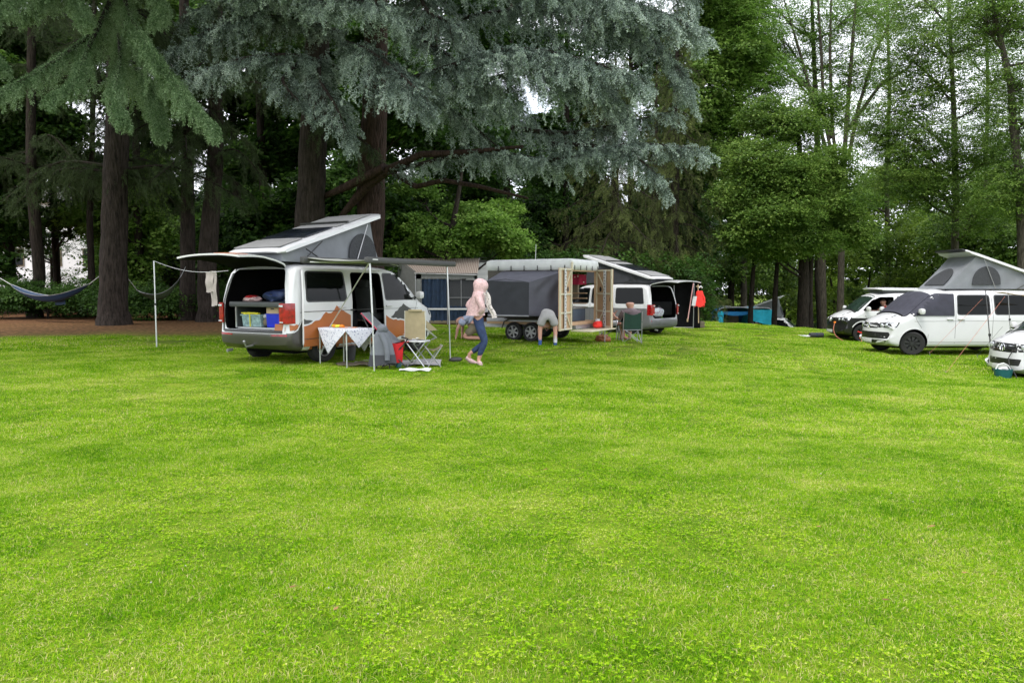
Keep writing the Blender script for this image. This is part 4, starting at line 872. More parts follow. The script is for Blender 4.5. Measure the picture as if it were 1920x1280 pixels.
def make_van(label, loc, rz, paint, cut_slide=False, cut_tail=False, cut_driver=False, rim='black_alloy', spokes=5, twin=True, steer=0, rad=.335, bumper_m=None, front='new', sil_trim=True, group='camper vans parked on the campsite lawn', pitch=0, roll=0):
    t=thing('camper_van',label,'camper van',loc,rz,group); t.rotation_euler=(roll,pitch,rz)
    cut=[]
    for x in(1.0,4.0):
        for y0,y1 in((.58,1.3),(-1.3,-.58)): cut.append(MB().lathe([(.001,y0),(.41,y0),(.41,y1),(.001,y1)],(x,0,.36),'y',28).mesh('arch'))
    if cut_slide: cut.append(MB().prism(side_poly(1.78,2.82,.42,1.76,.04,-.06,.08),-1.4,-.6,'y').mesh('c'))
    if cut_driver: cut.append(MB().prism(rp([(2.86,1.2),(4.02,1.2),(3.62,1.6),(3.35,1.74),(2.84,1.74)],.06),.6,1.4,'y').mesh('c'))
    if cut_tail: cut.append(MB().prism(rp([(-.76,.66),(.76,.66),(.82,1.15),(.68,1.80),(-.68,1.80),(-.82,1.15)],.12),-.5,.5,'x').mesh('c'))
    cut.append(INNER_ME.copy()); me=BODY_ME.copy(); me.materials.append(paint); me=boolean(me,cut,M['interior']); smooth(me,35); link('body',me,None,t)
    G_=M['glass']; g=.003
    for sd in('r','l'):
        sl=cut_slide and sd=='r'
        if not(cut_driver and sd=='l'):
            patch('window_seal',rp([(2.84,1.175),(4.08,1.175),(3.64,1.62),(3.36,1.765),(2.82,1.765)],.07),sd,M['black_plastic'],t,.002)
            patch('front_window',rp([(2.88,1.2),(4.02,1.2),(3.62,1.60),(3.34,1.735),(2.86,1.735)],.06),sd,G_,t,.005)
        if not sl:
            patch('window_seal',side_poly(1.74,2.74,1.175,1.765,.03,-.01,.08),sd,M['black_plastic'],t,.002); patch('middle_window',side_poly(1.77,2.71,1.205,1.735,.03,-.01,.07),sd,G_,t,.005)
            if cut_slide is not None: patch('panel_gap',strip([(1.69,.36),(1.67,1.1),(1.72,1.82)]),sd,M['black_plastic'],t,.0015)
        if not sl: patch('window_seal',side_poly(.36,1.62,1.175,1.765,.11,.03,.08),sd,M['black_plastic'],t,.002); patch('rear_window',side_poly(.40,1.58,1.205,1.735,.11,.03,.07),sd,G_,t,.005)
        for gp in ([(2.79,.36),(2.78,1.1),(2.76,1.82)],[(3.78,.80),(3.92,1.0),(3.98,1.17)],[(3.60,.30),(3.58,.62)],[(1.66,.385),(3.56,.385)],[(4.28,1.16),(4.76,.96)]): patch('panel_gap',strip(gp),sd,M['black_plastic'],t,.0015)
        if sil_trim: patch('crease',strip([(.35,.985),(1.6,1.0),(2.7,1.0),(4.0,.99)],.008),sd,M['bumper_grey'],t,.0012)
        sg=-1 if sd=='r' else 1
        for hx in((2.95,) if sl else (2.95,2.62)):
            b=MB(); b.box((hx,sg*.966,1.06),(.2,.04,.03),bev=.01); b.box((hx,sg*.955,1.06),(.14,.015,.07),bev=.006); b.build('door_handle',M['white_plastic'] if paint is not None else M['black_plastic'],t)
        if sl:
            pass
        b=MB(); b.box((3.90,sg*1.02,1.235),(.10,.16,.03),bev=.01); mb=b.build('mirror',M['black_plastic'],t)
        MB().box((3.88,sg*1.10,1.285),(.14,.17,.17),(0,0,sg*.15),bev=.06).build('mirror_shell',M['white_plastic'],mb)
        # lower side skirt and arch lips
        for x in(1.0,4.0):
            arc=[(x+math.cos(a)*.42,.36+math.sin(a)*.42) for a in np.linspace(.12 if x>2 else -.1,PI+.1,18)]
            arc=[p for p in arc if p[1]>.27]; patch('arch_lip',strip(arc,.022),sd,M['black_plastic'] if paint is None else paint,t,.010,.006,.4)
        # tail lamps wrap round the rear corner
        tl=[]
        b=MB()
        for z in np.linspace(.78,1.16,6):
            w1=.95-.03-.13*max(0,(z-1.1)/.85)**1.35
            tl.append([(.036,sg*.755,z),(.026,sg*(w1-.10),z),(.05,sg*(w1-.03),z),(.105,sg*(w1+.012),z),(.25,sg*(w1+.03),z)])
        vs=[p for r_ in tl for p in r_]; fs=[(i*5+j,i*5+j+1,(i+1)*5+j+1,(i+1)*5+j) for i in range(5) for j in range(4)]
        me=bpy.data.meshes.new('tail_light'); me.from_pydata(vs,[],fs); bm=bmesh.new(); bm.from_mesh(me); bmesh.ops.recalc_face_normals(bm,faces=bm.faces)
        nn_=sum((f.normal for f in bm.faces),Vector()); 
        if nn_.x>0: bmesh.ops.reverse_faces(bm,faces=bm.faces[:])
        for v in bm.verts: v.co.x-=.016; 
        bmesh.ops.solidify(bm,geom=bm.faces[:],thickness=.03); bm.to_mesh(me); bm.free(); smooth(me,50); lo_=link('tail_light',me,M['red_lamp'],t)
        MB().box((.004,sg*.82,1.11),(.012,.09,.035),(0,0,0),bev=.004).build('reversing_lens',M['clear_lamp'],lo_); MB().box((.004,sg*.82,.81),(.012,.09,.02),bev=.004).build('reversing_lens',M['clear_lamp'],lo_)
        patch('rear_reflector',rp([(sg*.52,.545),(sg*.88,.545),(sg*.88,.585),(sg*.52,.575)],.01),'b',M['red_lamp'],t,.006)
        # headlamps
        if front=='new': hp=[(sg*.40,.80),(sg*.80,.83),(sg*.80,.94),(sg*.66,.965),(sg*.38,.90)]
        else: hp=[(sg*.44,.76),(sg*.79,.77),(sg*.80,.93),(sg*.44,.925)]
        h_=patch('headlight',rp(hp,.03),'f',M['black_plastic'],t,.004,.004,.1)
        for yy,rr in((.52,.055),(.67,.05)):
            q=MB()
            hh=BODY_BVH.ray_cast(Vector((7,sg*yy,.865)),Vector((-1,0,0)))[0]; q.lathe([(.001,-.02),(rr,-.02),(rr,.012),(rr*.7,.020),(.001,.024)],hh,'x',14); q.build('lamp_lens',M['clear_lamp'],h_)
        lp=[(sg*.80,.80),(sg*.80,.93)]
        hs_=patch('headlight_side',rp([(4.50,.81),(4.80,.79),(4.80,.93),(4.40,.965)],.03),sd,M['black_plastic'],t,.004,.004,.1); patch('indicator_lens',rp([(4.52,.84),(4.66,.83),(4.66,.93),(4.45,.945)],.02),sd,M['clear_lamp'],hs_,.009,.004,.1)
    # front
    gz0,gz1=(.79,.90) if front=='new' else (.76,.92)
    patch('grille',rp([(-.42,gz0-.02),(.42,gz0-.02),(.40,gz1+.02),(-.40,gz1+.02)],.02),'f',M['black_plastic'],t,.003,.004,.1)
    for z in((.815,.875) if front=='new' else (.79,.885)): patch('grille_bar',[(-.39,z-.008),(.39,z-.008),(.39,z+.008),(-.39,z+.008)],'f',M['chrome'],t,.010,.004,.1)
    emblem(t,0,(gz0+gz1)/2,.085)
    if front=='new':
        patch('lower_grille',rp([(-.76,.47),(.76,.47),(.80,.60),(.76,.665),(-.76,.665),(-.80,.60)],.03),'f',M['black_plastic'],t,.004,.004,.1)
        patch('air_intake',rp([(-.66,.33),(.66,.33),(.78,.43),(-.78,.43)],.03),'f',M['black_plastic'],t,.004,.004,.1)
    else:
        patch('lower_grille',rp([(-.50,.45),(.50,.45),(.54,.60),(-.54,.60)],.03),'f',M['black_plastic'],t,.004,.004,.1)
        for sg in(-1,1): patch('fog_light',rp([(sg*.62,.40),(sg*.76,.40),(sg*.76,.50),(sg*.62,.50)],.05),'f',M['black_plastic'],t,.004,.004,.1)
    for z in((.545,.60) if front=='new' else (.50,.55)): patch('grille_slat',[(-.5,z-.005),(.5,z-.005),(.5,z+.005),(-.5,z+.005)],'f',M['bumper_grey'],t,.009,.004,.1)
    hp_=BODY_BVH.ray_cast(Vector((7,0,.42)),Vector((-1,0,0)))[0]; MB().box((hp_.x+.012,-.0,.40),(.02,.52,.11),(0,0,0),bev=.006).build('number_plate',M['white_plastic'],t)
    patch('windscreen',rp([(3.44,-.66),(4.17,-.74),(4.17,.74),(3.44,.66)],.06),'t',M['green_reflection_glass'],t,.006)
    patch('wiper_cowl',rp([(4.17,-.72),(4.25,-.72),(4.25,.72),(4.17,.72)],.02),'t',M['black_plastic'],t,.006)
    patch('bonnet_gap',strip([(4.29,-.70),(4.31,0),(4.29,.70)],.012),'t',M['black_plastic'],t,.002)
    if not cut_tail:
        patch('tailgate_window',rp([(-.68,1.22),(.68,1.22),(.62,1.75),(-.62,1.75)],.1),'b',G_,t,.005)
    MB().tube([(.1,.62,.25),(-.02,.62,.24)],.03,8).build('exhaust',M['tube_steel'],t)
    MB().box((2.45,0,.235),(3.9,1.3,.09)).build('underbody',M['interior'],t)
    for x in(1.0,4.0):
        for y in(.84,-.84): wheel(t,x,y,rad,M[rim],steer if x>2 else 0,spokes,twin)
    if cut_slide or cut_tail or cut_driver:
        for y in(.42,-.42):
            MB().box((3.05,y,.82),(.5,.5,.16),bev=.05).box((2.82,y,1.16),(.14,.48,.62),(0,-.15,0),bev=.05).box((2.76,y,1.53),(.1,.26,.18),bev=.04).build('front_seat',M['trim'],t,label='dark cloth front seat')
        MB().box((4.0,0,1.05),(.4,1.5,.22),bev=.06).build('dashboard',M['interior'],t)
        MB().tube([(3.62+.05*math.sin(a),.42+math.cos(a)*.18,1.12+math.sin(a)*.18) for a in np.linspace(0,2*PI,19)],.013,6).build('steering_wheel',M['black_plastic'],t)
    return t
M['grip']=mat('grip_mat',(.20,.20,.20),.7,var=.1)
def pop_top(van, x0, x1, z0, z1, hinge='rear', panel_m=None, wid=.76, bellows=None, base_front=None, win=True, solar=True, front_win=False, struts=True):
    """the raised roof: a tilted shell over canvas bellows"""
    pm=panel_m or M['white_paint']; L=x1-x0; ang=math.atan2(z1-z0,L); ln=math.hypot(L,z1-z0)
    pts=[(0,-.015),(.06,-.035),(ln-.10,-.035),(ln,-.01),(ln+.03,.02),(ln-.03,.050),(ln-.35,.07),(.3,.07),(.03,.05),(-.02,.02)]
    bm=bmesh.new(); n=7
    secs=[]
    for t in np.linspace(-1,1,n*2+1):
        f=abs(t)**5; sh=.06*f; row=[]
        for u,v in pts:
            uu=min(max(u,sh*2),ln-sh*2.0) if abs(t)>.9 else u
            row.append(bm.verts.new((uu,t*wid,(v-.03)*(1-.35*f)+.03-.03*f)))
        secs.append(row)
    k=len(pts)
    for a,b in zip(secs,secs[1:]):
        for i in range(k): bm.faces.new((a[i],a[(i+1)%k],b[(i+1)%k],b[i]))
    bm.faces.new(secs[0]); bm.faces.new(secs[-1][::-1]); bmesh.ops.recalc_face_normals(bm,faces=bm.faces)
    me=bpy.data.meshes.new('roof_panel'); bm.to_mesh(me); bm.free(); smooth(me,30); p=link('raised_roof',me,pm,van,(x0,0,z0)); p.rotation_euler.y=-ang
    if solar:
        MB().box((ln*.40,0,.082),(ln*.27,wid*1.55,.02),bev=.006).build('solar_panel',M['solar'],p)
        MB().box((ln*.66,0,.10),(.05,wid*1.75,.04),bev=.008).build('roof_bar',M['black_plastic'],p)
        for cx_,w3 in((.14,.20),(.60,.09),(.80,.24)): MB().box((ln*cx_,0,.074),(ln*w3,wid*1.62,.014),bev=.005).build('grip_mat',M['grip'],p)
    bmq=bellows or M['fabric_grey']; zb=1.935
    # canvas: left wall, front/high end, right wall as one sheet
    hz=lambda x: z0-.05+(x-x0)/L*(z1-z0)
    top=[]; base=[]
    lowx,highx=(x0+.1,x1-.35); hi=highx
    def wall(u,v):
        # u runs round: right side low->high, across, left side high->low
        if u<.42: x=lowx+(hi-lowx)*(u/.42); y=-1
        elif u<.58: x=hi; y=-1+2*(u-.42)/.16
        else: x=hi-(hi-lowx)*((u-.58)/.42); y=1
        bulge=.012*math.sin(u*60)+.02*math.sin(v*PI)
        zt=hz(x+(.30 if x>hi-.3 else 0)*v*0); xb=x; xt=x
        hxb=base_front or hi+.32
        f=(x-lowx)/(hi-lowx); xb=lowx+(hxb-lowx)*f; zt=hz(x)
        yy=y*(wid-.07-(.03 if abs(y)==1 else 0)*v)
        px=xb*(1-v)+xt*v; sag=-.03*math.sin(v*PI)*f
        return Vector((px+sag*(1 if .42<=u<=.58 else 0),yy*(1-.02*math.sin(v*PI)),zb+(zt-zb)*v)) + Vector((0,y*bulge*(.5+f) if abs(y)==1 else 0,0))
    if z1<z0: pass
    s_=sheet('bellows',bmq,van,64,8,wall,.006); s_['label']='grey canvas side walls of the raised roof'
    # rear end
    sheet('bellows_end',bmq,van,6,3,lambda u,v:Vector((lowx+.01*math.sin(u*20),(-1+2*u)*(wid-.08),zb+(hz(lowx)-zb)*v)),.006)
    if win:
        for sg in(-1,1):
            hh=hz(hi-.25)-zb; cx=hi-.30; w2=.42; base_=zb+.14*hh; tp=hh*.62
            poly=[(cx-w2,base_)]+[(cx-w2*math.cos(a)*1.0,base_+.08+(tp-.08)*math.sin(a)) for a in np.linspace(0,PI,14)]+[(cx+w2,base_)]
            b=MB(); b.prism(poly,sg*(wid-.055),sg*(wid-.03),'y'); b.build('mesh_window',M['mesh_window'],s_,label='arched mesh window in the canvas')
    if front_win:
        hh=hz(hi)-zb; poly=[(-.5,.12)]+[(-.5*math.cos(a),.14+.5*hh*math.sin(a)) for a in np.linspace(0,PI,12)]+[(.5,.12)]
        fs=[];vs=[]
        for yq,zq in poly:
            f=zq/hh; xx=(base_front or hi+.32)*(1-f)+hi*f+.02; vs.append((xx,yq,zb+zq))
        n_=len(vs); vs+= [(x+.012,y,z) for x,y,z in vs]; b=MB(); b.add(vs,[tuple(range(n_)),tuple(range(2*n_-1,n_-1,-1))]+[(i,(i+1)%n_,(i+1)%n_+n_,i+n_) for i in range(n_)]); b.build('end_window',M['mesh_window'],s_)
    if struts:
        for sg in(-1,1):
            y=sg*(wid+.0); b=MB(); xa=lowx+.45
            b.tube([(xa,y,zb+.02),(xa+.52,y,hz(xa+.52)-.03)],.013,5).tube([(xa+.62,y,zb+.0),(xa+.08,y,hz(xa+.08)-.06)],.013,5); b.build('scissor_strut',M['black_plastic'],van)
            MB().tube([(hi-.55,y,zb+.02),(hi-.18,y,hz(hi-.18)-.03)],.011,5).build('gas_strut',M['tube_steel'] ,van)
    return p
def tailgate(van, ang=R(-92), m=None):
    """the raised tailgate, hinged at the rear roof edge; ang swings it up and back"""
    hx,hz_=.30,1.88; prof=[(.23,1.80),(.15,1.55),(.07,1.2),(.05,.95),(.045,.68)]
    prof=[(.28,1.86)]+prof; O=[(x-hx,z-hz_) for x,z in prof]; c,s=math.cos(ang),math.sin(ang)
    rot=lambda x,z:(x*c-z*s, x*s+z*c)
    def f(off,shr=0):
        def g_(u,v):
            q=v*(len(O)-1); i=min(int(q),len(O)-2); t_=q-i; x=O[i][0]*(1-t_)+O[i+1][0]*t_; z=O[i][1]*(1-t_)+O[i+1][1]*t_
            a=(-1+2*u); wd=(.68+.14*min(1,v*1.6))-shr; x+=.05*abs(a)**2.4+off
            X,Z=rot(x,z); return Vector((hx+X,a*wd,hz_+Z))
        return g_
    p=sheet('tailgate',m or M['white_paint'],van,14,12,f(0),.03)
    sheet('rear_glass',M['glass'],p,8,5,lambda u,v:f(-.012,.08)(u,.10+v*.42),.01)
    sheet('inner_lining',M['interior'],p,8,8,lambda u,v:f(.040,.02)(u,.01+v*.98),.012)
    return p,f

# the copper and white camper
HL=Vector((-4.95,13.95,.06)); M['hero_paint']=mat('white_and_charcoal_wrap',(.62,.62,.635),.28,var=.03,scale=2,coat=.5)
def _wrap(m):
    # charcoal film on the rear and front lower corners; its border is fixed on the body
    t=m.node_tree; b=t.nodes['Principled BSDF']; tcn=nn(t,'ShaderNodeTexCoord'); sp=nn(t,'ShaderNodeSeparateXYZ'); t.links.new(tcn.outputs['Object'],sp.inputs[0])
    mth=lambda op,a,b_: (lambda n_:([t.links.new(a,n_.inputs[0]) if not isinstance(a,float) else setattr(n_.inputs[0],'default_value',a), t.links.new(b_,n_.inputs[1]) if not isinstance(b_,float) else setattr(n_.inputs[1],'default_value',b_)],n_.outputs[0])[1])(nn(t,'ShaderNodeMath',operation=op))
    edge=mth('ADD',mth('MULTIPLY',mth('MAXIMUM',mth('SUBTRACT',sp.outputs['X'],.16),0.0),1.05),.605)
    rear=mth('MULTIPLY',mth('LESS_THAN',sp.outputs['Z'],edge),mth('LESS_THAN',sp.outputs['X'],.42))
    front=mth('MULTIPLY',mth('GREATER_THAN',sp.outputs['X'],4.5),mth('LESS_THAN',sp.outputs['Z'],.68)); k=mth('MAXIMUM',rear,front)
    mxn=nn(t,'ShaderNodeMixRGB'); src=b.inputs['Base Color'].links[0].from_socket; t.links.new(src,mxn.inputs[1]); mxn.inputs[2].default_value=(.055,.05,.045,1); t.links.new(k,mxn.inputs[0]); t.links.new(mxn.outputs[0],b.inputs['Base Color'])
_wrap(M['hero_paint'])
hero=make_van('white camper with copper mountain pattern, open tailgate and raised canvas roof, on the left',HL,R(60.6),M['hero_paint'],cut_slide=True,cut_tail=True,rim='alloy',rad=.33)
pop_top(hero,.10,3.05,2.10,3.02)
tg,tf=tailgate(hero,R(-86))
sheet('copper_patch',M['copper'],tg,6,4,lambda u,v:tf(-.010)(.12+u*.35,.72+v*.2),.008)
T4=lambda *p: [tuple(q) for q in p]
cop=T4((.10,.55),(.12,.70),(.20,.73),(.30,.60))
DX=.34
sdo=patch('sliding_door',rp([(DX+.02,.345),(DX+1.30,.345),(DX+1.30,1.1),(DX+1.24,1.80),(DX+.10,1.80),(DX+.02,1.1)],.06),'r',M['white_paint'],hero,.085,-.045,.12)
patch('window_seal',side_poly(DX+.09,DX+1.22,1.175,1.765,.05,-.03,.08),'r',M['black_plastic'],sdo,.088,-.080); patch('door_window',side_poly(DX+.13,DX+1.18,1.205,1.735,.05,-.03,.07),'r',M['glass'],sdo,.091,-.080)
patch('mountain_wrap',[(DX+.02,.345),(DX+1.30,.345),(DX+1.30,.90),(DX+1.16,.96),(DX+1.02,1.03),(DX+.90,1.10),(DX+.82,1.00),(DX+.74,.955),(DX+.66,.955),(DX+.60,.985),(DX+.52,.93),(DX+.44,.84),(DX+.40,.825),(DX+.30,.82),(DX+.20,.765),(DX+.12,.745),(DX+.02,.73)],'r',M['copper'],sdo,.089,-.080)
patch('mountain_outline',strip([(DX+.02,.742),(DX+.12,.757),(DX+.20,.777),(DX+.30,.832),(DX+.40,.838),(DX+.44,.855),(DX+.52,.945),(DX+.60,1.0)],.022),'r',M['white_cloth'],sdo,.092,-.085)
patch('grey_mountain',[(DX+.02,.765),(DX+.02,.87),(DX+.07,.845),(DX+.18,.84),(DX+.25,.825),(DX+.20,.80),(DX+.12,.772)],'r',M['charcoal'],sdo,.0895,-.080)
for gp in ([(DX+.03,.49),(DX+1.29,.49)],[(DX+.03,1.0),(DX+1.29,1.0)]): patch('crease',strip(gp,.012),'r',M['bumper_grey'],sdo,.0925,-.088)
MB().box((DX+1.05,-1.05,1.06),(.2,.04,.03),bev=.01).build('door_handle',M['white_plastic'],sdo); MB().box((DX+1.312,-.985,.86),(.012,.03,.35)).build('edge_trim',M['pink_edge'],sdo)
patch('copper_sill',[(.44,.28),(3.56,.28),(3.56,.40),(.44,.40)],'r',M['copper'],hero,.0032)
MB().box((1.1,-.985,1.0),(1.4,.03,.03)).build('door_rail',M['black_plastic'],hero)
patch('mountain_wrap',[(2.86,.27),(3.57,.27),(3.57,.45),(3.62,.70),(3.50,.71),(3.35,.74),(3.26,.73),(3.2,.76),(3.1,.75),(2.96,.80),(2.86,.86)],'r',M['copper'],hero,.0035)
patch('mountain_outline',strip([(2.96,.81),(3.1,.765),(3.2,.775),(3.26,.745),(3.35,.755),(3.50,.725),(3.62,.715)],.022),'r',M['white_paint'],hero,.005)
patch('grey_mountain',[(3.02,.81),(3.12,.86),(3.18,.93),(3.26,.95),(3.33,1.02),(3.40,1.04),(3.46,1.10),(3.55,1.05),(3.63,1.02),(3.72,.98),(3.80,.94),(3.66,.74),(3.5,.745),(3.35,.775),(3.26,.765),(3.2,.795),(3.1,.785)],'r',M['charcoal'],hero,.0035)
patch('grey_mountain',[(.42,.74),(.45,.80),(.52,.81),(.60,.79),(.66,.775),(.58,.735),(.5,.715)],'r',M['charcoal'],hero,.0035)
patch('bumper_line',strip([(-.86,.60),(.86,.60)],.018),'b',M['white_paint'],hero,.006,.004,.08)
patch('copper_patch',[(-.60,.645),(-.60,.775),(-.84,.775),(-.84,.645)],'b',M['copper'],hero,.006,.004,.08)
patch('copper_patch',[(.12,.65),(.12,.765),(.20,.745),(.27,.77),(.31,.73),(.25,.67)],'r',M['copper'],hero,.006,.004,.05)
patch('white_outline',strip([(.10,.615),(.20,.625),(.28,.665),(.37,.80),(.40,.875)],.022),'r',M['white_paint'],hero,.006,.004,.05)
for sg in(-1,1): patch('door_frame',strip([(sg*.80,.62),(sg*.84,.9),(sg*.85,1.15),(sg*.78,1.5),(sg*.70,1.80)],.05),'b',M['white_paint'] if sg<0 else M['trim'],hero,.006,.01,.1)
patch('loading_sill',rp([(-.78,.60),(.78,.60),(.78,.655),(-.78,.655)],.01),'b',M['black_plastic'],hero,.01,.01,.1)
MB().tube([(.1,0,.36),(-.10,0,.34),(-.14,0,.42)],.02,6).lathe([(.001,-.03),(.02,-.02),(.028,0),(.02,.02),(.001,.03)],(-.14,0,.44),'z',10).build('tow_hook',M['tube_steel'],hero)
# fittings inside
MB().box((.62,0,1.13),(1.0,1.42,.10),bev=.03).build('bed_board',M['trim'],hero)

for y_ in(.60,-.60): MB().box((.66,y_,.85),(.9,.04,.46)).build('load_bay_side',M['trim'],hero)
MB().box((.24,0,.675),(.06,1.24,.03)).box((.20,.60,.88),(.02,.03,.40)).build('load_frame',M['aluminium'],hero)
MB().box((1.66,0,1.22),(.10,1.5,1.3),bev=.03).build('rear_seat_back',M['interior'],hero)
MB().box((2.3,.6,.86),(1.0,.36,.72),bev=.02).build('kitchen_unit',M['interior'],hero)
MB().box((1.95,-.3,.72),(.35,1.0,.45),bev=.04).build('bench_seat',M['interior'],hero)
MB().box((2.3,-.86,.43),(1.02,.12,.05),bev=.01).build('door_step',M['aluminium'],hero)
b=MB(); b.prism(side_poly(.72,1.76,.40,1.80,.03,0,.08),-1.055,-1.02,'y')
# open sliding door lies back along the right flank
sd_=None
def hw_(l): return hero.matrix_basis@Vector(l)
MX=hero.matrix_basis
def place(name,label,cat,van,local,dz=0,group=None):
    Mx=van.matrix_basis if van.matrix_basis!=Matrix() else Matrix.LocRotScale(van.location,van.rotation_euler,None)
    Mx=Matrix.LocRotScale(van.location,van.rotation_euler,None)
    return thing(name,label,cat,Mx@Vector(local),van.rotation_euler.z+dz,group)
def wl(van,l): return Matrix.LocRotScale(van.location,van.rotation_euler,None)@Vector(l)
# awning: housing on the van, canvas, lead rail and legs
aw=place('awning','grey canvas side awning on two slim white legs, rolled out from the copper camper','awning',hero,(.45,-.93,1.90))
MB().box((1.33,-.04,.07),(2.75,.12,.12),bev=.03).build('housing',M['charcoal'],aw); 
sheet('canvas',M['awning_grey'],aw,16,10,lambda u,v:Vector((.04+u*2.6,-.08-v*1.46,.10-.07*v-.035*math.sin(v*PI)+.006*math.sin(u*25))),.006)
lr=MB().box((1.34,-1.58,.035),(2.78,.10,.11),bev=.03).build('lead_rail',M['bumper_grey'],aw,label='dark grey front rail'); MB().box((.14,-1.635,.045),(.14,.006,.02)).build('maker_label',M['white_plastic'],lr)
for x in(.10,2.52):
    MB().tube([(x,-1.54,.0),(x,-1.58,-.9)],.017,8).tube([(x,-1.58,-.88),(x,-1.61,-1.98)],.013,8).lathe([(.001,-.02),(.035,-.02),(.03,0),(.001,.0)],(x,-1.61,-1.97),'z',10).build('leg',M['aluminium'],aw)
MB().tube([(.10,-1.52,-.02),(.38,-.30,-1.20)],.012,6).build('tension_arm',M['aluminium'],aw)
MB().tube([(.0,-.2,.02),(1.3,-.9,.03),(.1,-1.5,.03)],.014,6).tube([(2.6,-.2,.02),(1.4,-.9,.03),(2.5,-1.5,.03)],.014,6).build('folding_arm',M['white_plastic'],aw)
# load in the back
bx=place('storage_box','clear plastic box with yellow-green straps in the copper camper boot','box',hero,(.42,.22,.70))
MB().prism([(-.17,0),(.17,0),(.2,.21),(-.2,.21)],-.25,.25,'y').build('tub',M['clear_box'],bx); MB().box((0,0,.22),(.44,.56,.03),bev=.01).build('lid',M['clear_box'],bx)
b=MB()
for k in range(7): b.tube([(-.22+random.uniform(-.02,.05),random.uniform(-.24,.24),.245+.02*random.random()) for _ in range(4)],.014,5)
b.tube([(-.225,0,.25),(-.215,.0,.0)],.013,5); b.build('strap',M['yellow'],bx)
bx=place('blue_crate','bright blue crate on the right of the copper camper boot','crate',hero,(.40,-.38,.70)); MB().prism([(-.16,0),(.16,0),(.18,.24),(-.18,.24)],-.18,.18,'y').build('crate_body',M['blue_box'],bx); MB().box((0,0,.245),(.38,.38,.02),bev=.006).build('rim',M['blue_box'],bx)
bx=place('cardboard_box','open cardboard box with a hand hole, standing on the blue crate','box',hero,(.40,-.36,.96)); MB().box((0,0,.07),(.34,.32,.14)).build('carton',M['cardboard'],bx); MB().box((-.172,0,.09),(.006,.09,.025),bev=.002).build('hand_hole',M['black_plastic'],bx)
bg_=place('sleeping_bag','shiny navy sleeping bag heaped on the bed board of the copper camper','sleeping bag',hero,(.48,-.32,1.18))
def blob(name,m,parent,sz,c=(0,0,0),seed=0,amp=.2,sub=3,freq=3.,flat=True):
    bm=bmesh.new(); bmesh.ops.create_icosphere(bm,subdivisions=sub,radius=1)
    for v in bm.verts:
        n=mnoise.noise(v.co*freq+Vector((seed,seed*2,0))); q=v.co*(1+amp*n); v.co=Vector((q.x*sz[0],q.y*sz[1],max(q.z,-.75 if flat else -9)*sz[2]))+Vector(c)
    me=bpy.data.meshes.new(name); bm.to_mesh(me); bm.free(); smooth(me,60); return link(name,me,m,parent)
blob('bag_body',M['navy_bag'],bg_,(.28,.34,.13),(0,0,.10),3,.5); MB().tube([(-.2,-.2,.05),(-.26,0,.14),(-.2,.2,.05)],.008,5).build('drawcord',M['dark_cord'],bg_)
bg_=place('folded_blanket','small red and white folded blanket left of the navy sleeping bag','blanket',hero,(.32,.26,1.18)); blob('blanket_fold',M['pink_fleece'],bg_,(.14,.20,.06),(0,0,.04),5,.4); blob('red_fold',M['red_cloth'],bg_,(.12,.12,.03),(0,.02,.09),8,.4)
bg_=place('soft_toy','small brown and white soft toy beside the clear box in the boot','toy',hero,(.32,-.10,.70)); blob('toy_body',M['khaki'],bg_,(.06,.07,.09),(0,0,.09),2,.2); blob('toy_head',M['white_cloth'],bg_,(.045,.05,.045),(-.02,0,.20),4,.2)
bg_=place('kettle','small dark kettle on the counter seen through the open side door','kettle',hero,(2.15,-.05,1.0)); bg_.location=wl(hero,(2.1,.52,1.22)); MB().lathe([(.001,0),(.09,0),(.10,.05),(.07,.13),(.03,.16),(.001,.165)],n=14).build('kettle_body',M['tube_steel'],bg_); MB().tube([(-.07,0,.13),(0,0,.22),(.07,0,.13)],.009,5).build('kettle_handle',M['black_plastic'],bg_)
# pole and washing line by the tailgate
pp=G(292,17.2); wp=thing('tarp_pole','slim grey upright pole standing alone left of the copper camper','pole',pp)
MB().tube([(0,0,-.05),(0,0,1.0)],.018,8).tube([(0,0,.98),(0,0,2.0)],.014,8).build('tube',M['aluminium'],wp); MB().lathe([(.001,-.03),(.024,-.02),(.024,.02),(.001,.03)],(0,0,1.0),'z',8).build('clamp',M['black_plastic'],wp)
ln=thing('washing_line','thin cord from the pole top to the rear of the copper camper','cord',pp+Vector((0,0,2.0)))
pe=wl(hero,(.25,.85,1.78))-ln.location; MB().tube([(pe*t)+Vector((0,0,-.12*math.sin(t*PI))) for t in np.linspace(0,1,12)],.005,4).build('cord',M['white_plastic'],ln)
for k,(t_,w1,h1,lb) in enumerate(((.77,.33,.42,'beige towel hanging from the washing line, upper one'),(.80,.26,.70,'creased grey-beige cloth hanging lower behind the beige towel'))):
    p=ln.location+pe*t_+Vector((0,.02*k,-.12*math.sin(t_*PI))); o=thing('towel',lb,'towel',p,math.atan2(pe.y,pe.x),'laundry on the washing line')
    sheet('cloth',M['towel'],o,12,14,lambda u,v:Vector(((u-.5)*w1,.015*math.sin(u*14+k)+.01*math.sin(v*9)+.02*k,.01-v*h1-.01*math.sin(u*5))),.006)

